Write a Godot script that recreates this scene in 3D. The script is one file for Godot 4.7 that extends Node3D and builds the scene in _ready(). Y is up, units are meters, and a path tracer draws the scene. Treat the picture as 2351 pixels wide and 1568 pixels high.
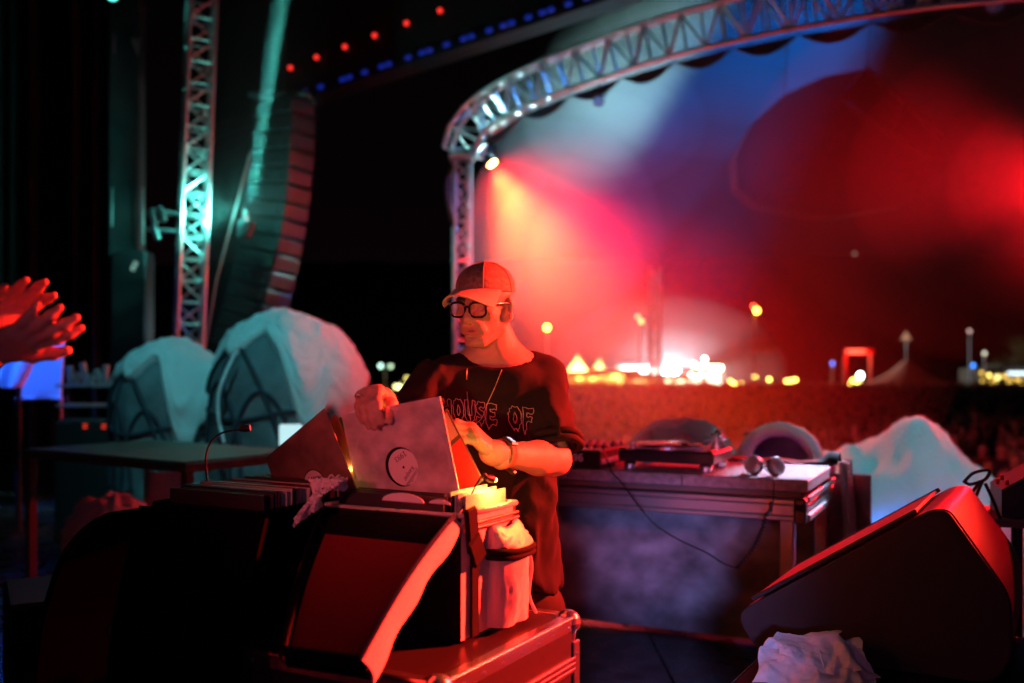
extends Node3D
# Night stage: a record player at his bags, smoke, coloured lamps, igloo scenery, a crowd and a fairground behind.
# World: x right, y up, -z into the picture. Stage floor y = 0, field y = -1.6.

const FOCAL := 2286.0
const EYE := 1.48
const FIELD := -1.6
var rng := RandomNumberGenerator.new()
var taken := {}
var mats := {}
var tex := {}

func W(px: float, py: float, d: float) -> Vector3:
	return Vector3((px - 1175.5) / FOCAL * d, EYE - (py - 835.0) / FOCAL * d, -d)

# ------------------------------------------------------------------ mesh builder
class MB:
	var v := PackedVector3Array()
	var ix := PackedInt32Array()
	var c := PackedColorArray()
	var uv := PackedVector2Array()
	var col := Color.WHITE
	var colored := false
	var has_uv := false
	func p(a: Vector3, u := Vector2.ZERO) -> int:
		v.append(a)
		c.append(col)
		uv.append(u)
		return v.size() - 1
	func tri(a: int, b: int, d: int) -> void:
		ix.append(a)
		ix.append(d)
		ix.append(b)
	func quad_i(a: int, b: int, d: int, e: int) -> void:
		tri(a, b, d)
		tri(a, d, e)
	func quad(a: Vector3, b: Vector3, d: Vector3, e: Vector3) -> void:
		quad_i(p(a, Vector2(0, 1)), p(b, Vector2(1, 1)), p(d, Vector2(1, 0)), p(e, Vector2(0, 0)))
	func tri_p(a: Vector3, b: Vector3, d: Vector3) -> void:
		tri(p(a), p(b), p(d))
	func box(xf: Transform3D, s: Vector3, bev := 0.0) -> void:
		var h := s * 0.5
		if bev <= 0.0:
			for ax in 3:
				for sg in [-1.0, 1.0]:
					var n := Vector3.ZERO
					n[ax] = sg
					var a := Vector3.ZERO
					a[(ax + 1) % 3] = 1.0
					var b := Vector3.ZERO
					b[(ax + 2) % 3] = sg
					quad(xf * ((n - a - b) * h), xf * ((n + a - b) * h), xf * ((n + a + b) * h), xf * ((n - a + b) * h))
			return
		bev = minf(bev, minf(h.x, minf(h.y, h.z)) * 0.9)
		for ax in 3:
			var i1 := (ax + 1) % 3
			var i2 := (ax + 2) % 3
			for sg in [-1.0, 1.0]:
				var q := []
				for k in [[-1.0, -1.0], [1.0, -1.0], [1.0, 1.0], [-1.0, 1.0]]:
					var w := Vector3.ZERO
					w[ax] = sg * h[ax]
					w[i1] = k[0] * (h[i1] - bev)
					w[i2] = sg * k[1] * (h[i2] - bev)
					q.append(xf * w)
				quad(q[0], q[1], q[2], q[3])
			for s1 in [-1.0, 1.0]:
				for s2 in [-1.0, 1.0]:
					var a := Vector3.ZERO
					a[i1] = s1 * h[i1]
					a[i2] = s2 * (h[i2] - bev)
					var b := Vector3.ZERO
					b[i1] = s1 * (h[i1] - bev)
					b[i2] = s2 * h[i2]
					var e := Vector3.ZERO
					e[ax] = h[ax] - bev
					if s1 * s2 > 0.0:
						quad(xf * (a - e), xf * (b - e), xf * (b + e), xf * (a + e))
					else:
						quad(xf * (b - e), xf * (a - e), xf * (a + e), xf * (b + e))
		for sx in [-1.0, 1.0]:
			for sy in [-1.0, 1.0]:
				for sz in [-1.0, 1.0]:
					var a := xf * Vector3(sx * h.x, sy * (h.y - bev), sz * (h.z - bev))
					var b := xf * Vector3(sx * (h.x - bev), sy * h.y, sz * (h.z - bev))
					var d := xf * Vector3(sx * (h.x - bev), sy * (h.y - bev), sz * h.z)
					if sx * sy * sz > 0.0:
						tri_p(a, b, d)
					else:
						tri_p(a, d, b)
	func tube(pts: Array, r, n := 8, closed := false, caps := true) -> void:
		var m := pts.size()
		if m < 2:
			return
		var first := v.size()
		var t0: Vector3 = (pts[1] - pts[0]).normalized()
		var up := Vector3.UP if absf(t0.y) < 0.9 else Vector3.RIGHT
		var s: Vector3 = t0.cross(up).normalized()
		for k in m:
			var t: Vector3
			if closed:
				t = (pts[(k + 1) % m] - pts[(k - 1 + m) % m]).normalized()
			else:
				t = (pts[mini(k + 1, m - 1)] - pts[maxi(k - 1, 0)]).normalized()
			s = (s - t * s.dot(t))
			if s.length() < 1e-5:
				s = t.cross(Vector3(0.3, 0.9, 0.1))
			s = s.normalized()
			var b := t.cross(s)
			var rr: float = r[k] if r is Array else r
			for j in n:
				var a := TAU * j / n
				p(pts[k] + (s * cos(a) + b * sin(a)) * rr)
		for k in (m if closed else m - 1):
			var k2 := (k + 1) % m
			for j in n:
				var j2 := (j + 1) % n
				quad_i(first + k * n + j, first + k * n + j2, first + k2 * n + j2, first + k2 * n + j)
		if caps and not closed:
			for e in [0, m - 1]:
				var ctr := p(pts[e])
				var ring := []
				for j in n:
					ring.append(p(v[first + e * n + j]))
				for j in n:
					if e == 0:
						tri(ctr, ring[(j + 1) % n], ring[j])
					else:
						tri(ctr, ring[j], ring[(j + 1) % n])
	func lathe(xf: Transform3D, prof: Array, n := 24, flat := false) -> void:
		# prof: Vector2(radius, y) from bottom to top (outside seen)
		for k in prof.size() - 1:
			var a: Vector2 = prof[k]
			var b: Vector2 = prof[k + 1]
			var first := v.size()
			for j in n:
				var an := TAU * j / n
				p(xf * Vector3(a.x * cos(an), a.y, -a.x * sin(an)))
				p(xf * Vector3(b.x * cos(an), b.y, -b.x * sin(an)))
			for j in n:
				var j2 := (j + 1) % n
				quad_i(first + 2 * j, first + 2 * j2, first + 2 * j2 + 1, first + 2 * j + 1)
	func prism(xf: Transform3D, poly: PackedVector2Array, depth: float) -> void:
		# polygon in local xy, extruded symmetric along z
		if Geometry2D.is_polygon_clockwise(poly):
			poly.reverse()
		var t := Geometry2D.triangulate_polygon(poly)
		var h := depth * 0.5
		var f := []
		var b := []
		for q in poly:
			f.append(p(xf * Vector3(q.x, q.y, h)))
		for q in poly:
			b.append(p(xf * Vector3(q.x, q.y, -h)))
		for k in range(0, t.size(), 3):
			var a0 := poly[t[k]]
			var a1 := poly[t[k + 1]]
			var a2 := poly[t[k + 2]]
			if (a1 - a0).cross(a2 - a0) > 0.0:
				tri(f[t[k]], f[t[k + 1]], f[t[k + 2]])
				tri(b[t[k]], b[t[k + 2]], b[t[k + 1]])
			else:
				tri(f[t[k]], f[t[k + 2]], f[t[k + 1]])
				tri(b[t[k]], b[t[k + 1]], b[t[k + 2]])
		for k in poly.size():
			var k2 := (k + 1) % poly.size()
			var a := poly[k]
			var d := poly[k2]
			quad(xf * Vector3(a.x, a.y, -h), xf * Vector3(d.x, d.y, -h), xf * Vector3(d.x, d.y, h), xf * Vector3(a.x, a.y, h))
	func grid(fn: Callable, nu: int, nv: int, thick := 0.0, wrap := false) -> void:
		# fn(u, v) -> Vector3; u, v in 0..1; thick > 0 makes a closed shell (back offset along -normal)
		var pts := []
		for j in nv + 1:
			for i in nu + 1:
				pts.append(fn.call(float(i) / nu, float(j) / nv))
		var first := v.size()
		for j in nv + 1:
			for i in nu + 1:
				p(pts[j * (nu + 1) + i], Vector2(float(i) / nu, 1.0 - float(j) / nv))
		for j in nv:
			for i in nu:
				var a := first + j * (nu + 1) + i
				quad_i(a, a + 1, a + nu + 2, a + nu + 1)
		if thick > 0.0:
			var nm := []
			for j in nv + 1:
				for i in nu + 1:
					var du: Vector3 = pts[j * (nu + 1) + mini(i + 1, nu)] - pts[j * (nu + 1) + maxi(i - 1, 0)]
					var dv: Vector3 = pts[mini(j + 1, nv) * (nu + 1) + i] - pts[maxi(j - 1, 0) * (nu + 1) + i]
					nm.append(du.cross(dv).normalized())
			var sec := v.size()
			for k in pts.size():
				p(pts[k] - nm[k] * thick)
			for j in nv:
				for i in nu:
					var a := sec + j * (nu + 1) + i
					quad_i(a, a + nu + 1, a + nu + 2, a + 1)
			var rim := []
			for i in nu:
				rim.append([i, i + 1])
			for j in nv:
				rim.append([j * (nu + 1) + nu, (j + 1) * (nu + 1) + nu])
			for i in nu:
				rim.append([nv * (nu + 1) + nu - i, nv * (nu + 1) + nu - i - 1])
			for j in nv:
				rim.append([(nv - j) * (nu + 1), (nv - j - 1) * (nu + 1)])
			for e in rim:
				quad(v[sec + e[0]], v[sec + e[1]], v[first + e[1]], v[first + e[0]])
	func mesh() -> ArrayMesh:
		var n := PackedVector3Array()
		n.resize(v.size())
		for k in range(0, ix.size(), 3):
			var a := ix[k]
			var b := ix[k + 1]
			var d := ix[k + 2]
			var q := (v[d] - v[a]).cross(v[b] - v[a])
			n[a] += q
			n[b] += q
			n[d] += q
		for k in n.size():
			n[k] = n[k].normalized() if n[k].length_squared() > 1e-20 else Vector3.UP
		var arr := []
		arr.resize(Mesh.ARRAY_MAX)
		arr[Mesh.ARRAY_VERTEX] = v
		arr[Mesh.ARRAY_NORMAL] = n
		arr[Mesh.ARRAY_INDEX] = ix
		if colored:
			arr[Mesh.ARRAY_COLOR] = c
		if has_uv:
			arr[Mesh.ARRAY_TEX_UV] = uv
		var m := ArrayMesh.new()
		m.add_surface_from_arrays(Mesh.PRIMITIVE_TRIANGLES, arr)
		return m

# ------------------------------------------------------------------ distance field, meshed as surface nets
class SDF:
	var o: Vector3
	var h: float
	var nx: int
	var ny: int
	var nz: int
	var f := PackedFloat32Array()
	var k: float
	func _init(lo: Vector3, hi: Vector3, cell: float, kk: float) -> void:
		o = lo
		h = cell
		k = kk
		nx = int((hi.x - lo.x) / cell) + 2
		ny = int((hi.y - lo.y) / cell) + 2
		nz = int((hi.z - lo.z) / cell) + 2
		f.resize(nx * ny * nz)
	func span(lo: Vector3, hi: Vector3) -> Array:
		return [clampi(int((lo.x - o.x) / h), 0, nx - 1), clampi(int((hi.x - o.x) / h) + 1, 0, nx - 1), clampi(int((lo.y - o.y) / h), 0, ny - 1), clampi(int((hi.y - o.y) / h) + 1, 0, ny - 1), clampi(int((lo.z - o.z) / h), 0, nz - 1), clampi(int((hi.z - o.z) / h) + 1, 0, nz - 1)]
	func cap(a: Vector3, b: Vector3, ra: float, rb: float, flat := false) -> void:
		var m := maxf(ra, rb) + 5.0 * k + 2.0 * h
		var s := span(Vector3(minf(a.x, b.x), minf(a.y, b.y), minf(a.z, b.z)) - Vector3.ONE * m, Vector3(maxf(a.x, b.x), maxf(a.y, b.y), maxf(a.z, b.z)) + Vector3.ONE * m)
		var ab := b - a
		var l2 := maxf(ab.length_squared(), 1e-12)
		var ln := sqrt(l2)
		var dr := rb - ra
		for z in range(s[4], s[5] + 1):
			for y in range(s[2], s[3] + 1):
				var row := nx * (y + ny * z)
				for x in range(s[0], s[1] + 1):
					var pa := Vector3(o.x + x * h, o.y + y * h, o.z + z * h) - a
					var t := pa.dot(ab) / l2
					var tc := clampf(t, 0.0, 1.0)
					var d := (pa - ab * tc).length() - ra - dr * tc
					if flat:
						d = maxf((pa - ab * t).length() - ra - dr * tc, (t - 1.0) * ln)
						if t < 0.0:
							d = (pa).length() - ra
					if d < 5.0 * k + 2.0 * h:
						f[row + x] += exp(-d / k)
	func ell(c: Vector3, r: Vector3, b := Basis()) -> void:
		var m := maxf(r.x, maxf(r.y, r.z)) + 5.0 * k + 2.0 * h
		var s := span(c - Vector3.ONE * m, c + Vector3.ONE * m)
		var bi := b.transposed()
		for z in range(s[4], s[5] + 1):
			for y in range(s[2], s[3] + 1):
				var row := nx * (y + ny * z)
				for x in range(s[0], s[1] + 1):
					var q := bi * (Vector3(o.x + x * h, o.y + y * h, o.z + z * h) - c) / r
					var k0 := q.length()
					var k1 := (q / r).length()
					var d := k0 * (k0 - 1.0) / maxf(k1, 1e-6)
					if d < 5.0 * k + 2.0 * h:
						f[row + x] += exp(-d / k)
	func done() -> void:
		for i in f.size():
			var q := f[i]
			f[i] = -k * log(q) if q > 1e-9 else 20.0 * k + 3.0 * h
	func carve_ell(c: Vector3, r: Vector3, b := Basis(), kk := 0.004) -> void:
		var m := maxf(r.x, maxf(r.y, r.z)) + 4.0 * kk + 2.0 * h
		var s := span(c - Vector3.ONE * m, c + Vector3.ONE * m)
		var bi := b.transposed()
		for z in range(s[4], s[5] + 1):
			for y in range(s[2], s[3] + 1):
				var row := nx * (y + ny * z)
				for x in range(s[0], s[1] + 1):
					var q := bi * (Vector3(o.x + x * h, o.y + y * h, o.z + z * h) - c) / r
					var k0 := q.length()
					var k1 := (q / r).length()
					var d := -k0 * (k0 - 1.0) / maxf(k1, 1e-6)
					var w := f[row + x]
					var hh := clampf(0.5 - 0.5 * (w - d) / kk, 0.0, 1.0)
					f[row + x] = w * (1.0 - hh) + d * hh + kk * hh * (1.0 - hh)
	func cut(n: Vector3, off: float) -> void:
		# keep where n.p < off
		for z in nz:
			for y in ny:
				var row := nx * (y + ny * z)
				for x in nx:
					var d := n.dot(Vector3(o.x + x * h, o.y + y * h, o.z + z * h)) - off
					if d > f[row + x]:
						f[row + x] = d
	func bump(fn: Callable) -> void:
		for z in nz:
			for y in ny:
				var row := nx * (y + ny * z)
				for x in nx:
					if absf(f[row + x]) < 3.5 * h:
						f[row + x] += fn.call(Vector3(o.x + x * h, o.y + y * h, o.z + z * h))
	func at(p: Vector3) -> float:
		var q := (p - o) / h
		var x := clampi(int(q.x), 0, nx - 2)
		var y := clampi(int(q.y), 0, ny - 2)
		var z := clampi(int(q.z), 0, nz - 2)
		var a := q - Vector3(x, y, z)
		var i := x + nx * (y + ny * z)
		var e := nx * ny
		return lerpf(lerpf(lerpf(f[i], f[i + 1], a.x), lerpf(f[i + nx], f[i + nx + 1], a.x), a.y), lerpf(lerpf(f[i + e], f[i + e + 1], a.x), lerpf(f[i + e + nx], f[i + e + nx + 1], a.x), a.y), a.z)
	func put(mb: MB, xf := Transform3D(), paint = null) -> void:
		var cell := PackedInt32Array()
		cell.resize(nx * ny * nz)
		cell.fill(-1)
		var e := nx * ny
		var off := [0, 1, nx, nx + 1, e, e + 1, e + nx, e + nx + 1]
		var edges := [[0, 1], [2, 3], [4, 5], [6, 7], [0, 2], [1, 3], [4, 6], [5, 7], [0, 4], [1, 5], [2, 6], [3, 7]]
		for z in nz - 1:
			for y in ny - 1:
				var row := nx * (y + ny * z)
				for x in nx - 1:
					var i := row + x
					var a := f[i] < 0.0
					var s := int(a) + int(f[i + 1] < 0.0) + int(f[i + nx] < 0.0) + int(f[i + nx + 1] < 0.0) + int(f[i + e] < 0.0) + int(f[i + e + 1] < 0.0) + int(f[i + e + nx] < 0.0) + int(f[i + e + nx + 1] < 0.0)
					if s == 0 or s == 8:
						continue
					var sum := Vector3.ZERO
					var cnt := 0
					for ed in edges:
						var v0 := f[i + off[ed[0]]]
						var v1 := f[i + off[ed[1]]]
						if (v0 < 0.0) != (v1 < 0.0):
							var t := v0 / (v0 - v1)
							var p0 := Vector3(ed[0] & 1, (ed[0] >> 1) & 1, ed[0] >> 2)
							var p1 := Vector3(ed[1] & 1, (ed[1] >> 1) & 1, ed[1] >> 2)
							sum += p0.lerp(p1, t)
							cnt += 1
					var w := o + (Vector3(x, y, z) + sum / cnt) * h
					if paint != null:
						mb.col = paint.call(w)
					cell[i] = mb.p(xf * w)
		for z in range(1, nz - 1):
			for y in range(1, ny - 1):
				var row := nx * (y + ny * z)
				for x in range(1, nx - 1):
					var i := row + x
					if cell[i] < 0:
						continue
					var s0 := f[i] < 0.0
					if s0 != (f[i + 1] < 0.0):
						_q(mb, cell, i - nx - e, i - e, i, i - nx, s0)
					if s0 != (f[i + nx] < 0.0):
						_q(mb, cell, i - e - 1, i - 1, i, i - e, s0)
					if s0 != (f[i + e] < 0.0):
						_q(mb, cell, i - 1 - nx, i - nx, i, i - 1, s0)
	func _q(mb: MB, cell: PackedInt32Array, a: int, b: int, c: int, d: int, fwd: bool) -> void:
		if cell[a] < 0 or cell[b] < 0 or cell[c] < 0 or cell[d] < 0:
			return
		if fwd:
			mb.quad_i(cell[a], cell[b], cell[c], cell[d])
		else:
			mb.quad_i(cell[a], cell[d], cell[c], cell[b])

# ------------------------------------------------------------------ things and parts
func numbered(called: String) -> String:
	var n: int = taken.get(called, -1) + 1
	taken[called] = n
	return called if n == 0 else "%s_%03d" % [called, n]

func tag(o: Node, label: String, category: String, group := "") -> Node:
	o.set_meta("label", label)
	o.set_meta("category", category)
	if group != "":
		o.set_meta("group", group)
	return o

func thing(called: String, label: String, category: String, at := Vector3.ZERO, group := "") -> Node3D:
	var o := Node3D.new()
	o.name = numbered(called)
	add_child(o)
	o.position = at
	tag(o, label, category, group)
	return o

func part(called: String, mb, m: Material, parent: Node3D) -> MeshInstance3D:
	var o := MeshInstance3D.new()
	o.name = called
	o.mesh = mb.mesh() if mb is MB else mb
	o.material_override = m
	o.cast_shadow = GeometryInstance3D.SHADOW_CASTING_SETTING_ON
	parent.add_child(o, true)
	# meshes are written in world places: bring them back into the parent's own axes
	o.transform = world_of(parent).affine_inverse()
	return o

func world_of(n: Node3D) -> Transform3D:
	var t := Transform3D()
	var k: Node = n
	while k != self and k is Node3D:
		t = k.transform * t
		k = k.get_parent()
	return t

func lone(called: String, label: String, category: String, mb, m: Material, group := "") -> MeshInstance3D:
	var o := MeshInstance3D.new()
	o.name = numbered(called)
	o.mesh = mb.mesh() if mb is MB else mb
	o.material_override = m
	add_child(o)
	tag(o, label, category, group)
	return o

func structure(called: String, mb, m: Material) -> MeshInstance3D:
	var o := MeshInstance3D.new()
	o.name = called
	o.mesh = mb.mesh() if mb is MB else mb
	o.material_override = m
	add_child(o)
	o.set_meta("kind", "structure")
	return o

# ------------------------------------------------------------------ materials (colours are linear, real-world values)
func noise_tex(key: String, freq: float, oct := 4, seed_ := 1, normal := false, type := FastNoiseLite.TYPE_SIMPLEX_SMOOTH, lo := 0.0, hi := 1.0, size := 512) -> NoiseTexture2D:
	if tex.has(key):
		return tex[key]
	var n := FastNoiseLite.new()
	n.noise_type = type
	n.frequency = freq
	n.fractal_octaves = oct
	n.seed = seed_
	var t := NoiseTexture2D.new()
	t.width = size
	t.height = size
	t.seamless = true
	t.noise = n
	if normal:
		t.as_normal_map = true
		t.bump_strength = 6.0
	elif lo != 0.0 or hi != 1.0:
		var g := Gradient.new()
		g.set_color(0, Color(lo, lo, lo))
		g.set_color(1, Color(hi, hi, hi))
		t.color_ramp = g
	tex[key] = t
	return t

func mat(key: String, c := Color(0.5, 0.5, 0.5), rough := 0.7, metal := 0.0, opt := {}) -> StandardMaterial3D:
	if mats.has(key):
		return mats[key]
	var m := StandardMaterial3D.new()
	m.resource_name = key
	m.albedo_color = Color(c.r, c.g, c.b).linear_to_srgb()
	m.roughness = rough
	m.metallic = metal
	if opt.has("spec"):
		m.metallic_specular = opt.spec
	if opt.has("mottle"):
		m.albedo_texture = opt.mottle
		m.uv1_triplanar = true
		m.uv1_world_triplanar = true
		m.uv1_scale = Vector3.ONE * opt.get("scale", 2.0)
	if opt.has("relief"):
		m.heightmap_enabled = true
		m.heightmap_texture = opt.relief
		m.heightmap_scale = opt.get("depth", 0.2)
		m.uv1_triplanar = true
		m.uv1_world_triplanar = true
		m.uv1_scale = Vector3.ONE * opt.get("scale", 2.0)
	if opt.has("gloss"):
		m.roughness_texture = opt.gloss
		m.uv1_triplanar = true
		m.uv1_world_triplanar = true
		m.uv1_scale = Vector3.ONE * opt.get("scale", 2.0)
	if opt.get("vertex", false):
		m.vertex_color_use_as_albedo = true
	if opt.has("sheen"):
		m.rim_enabled = true
		m.rim = opt.sheen
		m.rim_tint = 0.6
	if opt.has("coat"):
		m.clearcoat_enabled = true
		m.clearcoat = opt.coat
		m.clearcoat_roughness = 0.15
	if opt.has("sss"):
		m.subsurf_scatter_enabled = true
		m.subsurf_scatter_strength = opt.sss
	if opt.has("backlight"):
		m.backlight_enabled = true
		m.backlight = Color(opt.backlight.r, opt.backlight.g, opt.backlight.b).linear_to_srgb()
	if opt.get("brushed", 0.0) > 0.0:
		m.anisotropy_enabled = true
		m.anisotropy = opt.brushed
	mats[key] = m
	return m

func glow(key: String, c: Color, power: float) -> StandardMaterial3D:
	if mats.has(key):
		return mats[key]
	var m := StandardMaterial3D.new()
	m.resource_name = key
	m.albedo_color = Color(0.1, 0.1, 0.1)
	m.roughness = 0.4
	m.emission_enabled = true
	m.emission = Color(c.r, c.g, c.b).linear_to_srgb()
	m.emission_energy_multiplier = power
	mats[key] = m
	return m

# ------------------------------------------------------------------ lights
func aim(from: Vector3, to: Vector3) -> Transform3D:
	var up := Vector3.UP if absf((to - from).normalized().y) < 0.98 else Vector3.RIGHT
	return Transform3D(Basis(), from).looking_at(to, up)

func spot_light(called: String, from: Vector3, to: Vector3, c: Color, energy: float, angle: float, soft: float, size: float, parent: Node3D) -> void:
	var l := SpotLight3D.new()
	l.name = called
	l.light_color = Color(c.r, c.g, c.b).linear_to_srgb()
	l.light_energy = energy
	l.spot_angle = angle
	l.spot_angle_attenuation = soft
	l.spot_range = 300.0
	l.spot_attenuation = 2.0
	l.light_size = size
	l.shadow_enabled = true
	parent.add_child(l)
	l.transform = world_of(parent).affine_inverse() * aim(from, to)

func omni_light(called: String, at: Vector3, c: Color, energy: float, size: float, parent: Node3D) -> void:
	var l := OmniLight3D.new()
	l.name = called
	l.light_color = Color(c.r, c.g, c.b).linear_to_srgb()
	l.light_energy = energy
	l.omni_range = 300.0
	l.omni_attenuation = 2.0
	l.light_size = size
	l.shadow_enabled = true
	parent.add_child(l, true)
	l.transform = world_of(parent).affine_inverse() * Transform3D(Basis(), at)

# a stage lamp: can, yoke, base and a glowing lens, with its light just before the lens
func stage_lamp(label: String, at: Vector3, to: Vector3, c: Color, energy: float, angle: float, o := {}) -> Node3D:
	var s: float = o.get("size", 0.14)
	var t := thing("stage_light", label, "stage light", at, o.get("group", ""))
	var x := aim(at, to)
	var dark := mat("lamp_black", Color(0.02, 0.02, 0.022), 0.45)
	var mb := MB.new()
	var lx := Transform3D(x.basis * Basis(Vector3.RIGHT, -PI / 2), at)
	mb.lathe(lx, [Vector2(0.0, -1.9 * s), Vector2(0.62 * s, -1.85 * s), Vector2(0.8 * s, -1.5 * s), Vector2(0.95 * s, -0.2 * s), Vector2(1.0 * s, 0.0), Vector2(1.0 * s, 0.14 * s), Vector2(0.86 * s, 0.14 * s), Vector2(0.84 * s, 0.02 * s)], 24)
	part("can", mb, dark, t)
	mb = MB.new()
	mb.lathe(lx, [Vector2(0.84 * s, 0.02 * s), Vector2(0.6 * s, 0.06 * s), Vector2(0.0, 0.1 * s)], 24)
	part("lens", mb, glow("lens_" + str(c) + str(o.get("glow", 8.0)), o.get("glow_color", c), o.get("glow", 8.0)), t)
	mb = MB.new()
	var yb := x.basis
	var side := yb.x
	var up := Vector3.UP if o.get("hang", true) else Vector3.DOWN
	var pts := []
	for k in 13:
		var a := PI * k / 12.0
		pts.append(at - yb.z * -0.9 * s + side * cos(a) * 1.25 * s + up * sin(a) * 1.7 * s)
	mb.tube(pts, 0.09 * s, 6)
	mb.tube([at + yb.z * 0.9 * s + up * 1.6 * s, at + yb.z * 0.9 * s + up * 2.3 * s], 0.28 * s, 10)
	part("yoke", mb, dark, t)
	if o.has("stand"):
		mb = MB.new()
		var foot := Vector3(at.x, o.stand, at.z) + yb.z * 0.9 * s
		foot.y = o.stand
		mb.tube([at + yb.z * 0.9 * s - Vector3.UP * 2.2 * s, foot + Vector3.UP * 0.02], 0.03, 8)
		part("stand_pole", mb, dark, t)
		for k in 3:
			mb = MB.new()
			var d := Vector3(cos(TAU * k / 3.0), 0, sin(TAU * k / 3.0))
			mb.tube([foot + Vector3.UP * 0.6, foot + d * 0.55 + Vector3.UP * 0.015], 0.014, 6)
			part("stand_leg", mb, dark, t)
	if energy > 0.0:
		spot_light("lamp_beam", at - yb.z * 0.16 * s, to, c, energy, angle, o.get("soft", 0.3), s * 0.7, t)
	return t

# ------------------------------------------------------------------ the scene
const RED := Color(1.0, 0.005, 0.012)
const TEAL := Color(0.12, 0.95, 0.8)
const COOL := Color(0.45, 0.75, 1.0)
const BLUE := Color(0.02, 0.12, 1.0)
const WARM := Color(1.0, 0.62, 0.1)

func _ready() -> void:
	rng.seed = 7
	# camera: level, lens shifted so that the horizon lies a little under the middle
	var cam := Camera3D.new()
	cam.name = "camera"
	cam.projection = Camera3D.PROJECTION_FRUSTUM
	cam.near = 0.1
	cam.far = 900.0
	cam.size = 0.1 * 1568.0 / FOCAL
	cam.frustum_offset = Vector2(0.0, 0.1 * 51.0 / FOCAL)
	cam.position = Vector3(0, EYE, 0)
	var lens := CameraAttributesPhysical.new()
	lens.frustum_focal_length = 35.0
	lens.frustum_near = 0.1
	lens.frustum_far = 900.0
	lens.frustum_focus_distance = 2.85
	lens.exposure_aperture = 1.6
	cam.attributes = lens
	add_child(cam)
	cam.current = true
	# night sky, a trace of moon, exposure
	var env := Environment.new()
	var sky := Sky.new()
	var sm := ProceduralSkyMaterial.new()
	sm.sky_top_color = Color(0.02, 0.022, 0.04)
	sm.sky_horizon_color = Color(0.11, 0.045, 0.055)
	sm.ground_bottom_color = Color(0.01, 0.01, 0.01)
	sm.ground_horizon_color = Color(0.03, 0.03, 0.04)
	sky.sky_material = sm
	env.background_mode = Environment.BG_SKY
	env.sky = sky
	env.background_energy_multiplier = 0.25
	env.tonemap_mode = Environment.TONE_MAPPER_LINEAR
	env.tonemap_exposure = 1.0
	env.sdfgi_enabled = true
	env.ssao_enabled = true
	env.ssil_enabled = true
	env.volumetric_fog_enabled = true
	env.volumetric_fog_density = 0.0
	env.volumetric_fog_albedo = Color(0.9, 0.9, 0.92)
	env.volumetric_fog_anisotropy = 0.2
	var we := WorldEnvironment.new()
	we.name = "environment"
	we.environment = env
	add_child(we)
	var moon := DirectionalLight3D.new()
	moon.name = "moon"
	moon.light_energy = 0.002
	moon.light_color = Color(0.75, 0.85, 1.0)
	moon.light_angular_distance = 0.5
	moon.rotation_degrees = Vector3(-50, 30, 0)
	moon.shadow_enabled = true
	add_child(moon)

	build_setting()
	build_smoke()
	build_lamps()
	build_rig()
	build_far()
	build_crowd()
	build_scenery()
	build_tables()
	build_decks()
	build_bags()
	build_wedge()
	build_people()

func noise3(seed_: int, freq: float, oct := 3) -> FastNoiseLite:
	var n := FastNoiseLite.new()
	n.seed = seed_
	n.frequency = freq
	n.fractal_octaves = oct
	n.noise_type = FastNoiseLite.TYPE_SIMPLEX_SMOOTH
	return n

func build_setting() -> void:
	# field: one sheet to the horizon
	var mb := MB.new()
	mb.quad(Vector3(-420, FIELD, 20), Vector3(420, FIELD, 20), Vector3(420, FIELD, -520), Vector3(-420, FIELD, -520))
	structure("ground", mb, mat("field", Color(0.04, 0.045, 0.03), 0.95, 0.0, {"mottle": noise_tex("grass", 0.02, 5, 3, false, FastNoiseLite.TYPE_SIMPLEX_SMOOTH, 0.45, 1.0), "scale": 0.2}))
	# stage floor: black deck panels laid in rows
	var floor_node := Node3D.new()
	floor_node.name = "stage_floor"
	add_child(floor_node)
	floor_node.set_meta("kind", "structure")
	var dm := [mat("deck_a", Color(0.018, 0.018, 0.02), 0.42, 0.0, {"gloss": noise_tex("scuff", 0.012, 5, 9, false, FastNoiseLite.TYPE_SIMPLEX_SMOOTH, 0.35, 1.0), "scale": 0.7}), mat("deck_b", Color(0.024, 0.023, 0.025), 0.5, 0.0, {"gloss": noise_tex("scuff", 0.012), "scale": 0.7})]
	var pm := MB.new()
	pm.box(Transform3D(), Vector3(0.994, 0.04, 1.994), 0.004)
	var panel := pm.mesh()
	for i in range(-6, 7):
		for j in range(-6, 2):
			var o := MeshInstance3D.new()
			o.name = "deck_panel"
			o.mesh = panel
			o.material_override = dm[(i + j * 3 + 40) % 2]
			floor_node.add_child(o, true)
			o.position = Vector3(i + 0.25, -0.02, j * 2.0 + 1.0)
	mb = MB.new()
	mb.box(Transform3D(Basis(), Vector3(0.25, -0.83, -4.0)), Vector3(13.0, 1.53, 16.0))
	part("substructure", mb, mat("under_black", Color(0.01, 0.01, 0.01), 0.9), floor_node)
	# hill behind the field
	mb = MB.new()
	var n := noise3(4, 0.012, 4)
	mb.grid(func(u, v):
		var x: float = lerp(-330.0, 420.0, u)
		var z: float = lerp(-175.0, -430.0, v)
		var hgt: float = (28.0 + 6.0 * u + n.get_noise_2d(x, 3.0) * 2.0 + n.get_noise_2d(x * 7.0, 40.0) * 1.2) * smoothstep(0.0, 0.35, v)
		return Vector3(x, FIELD - 0.4 + hgt, z), 150, 24)
	structure("hill", mb, mat("hill", Color(0.02, 0.03, 0.015), 0.95, 0.0, {"mottle": noise_tex("grass", 0.02), "scale": 0.02}))

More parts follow.
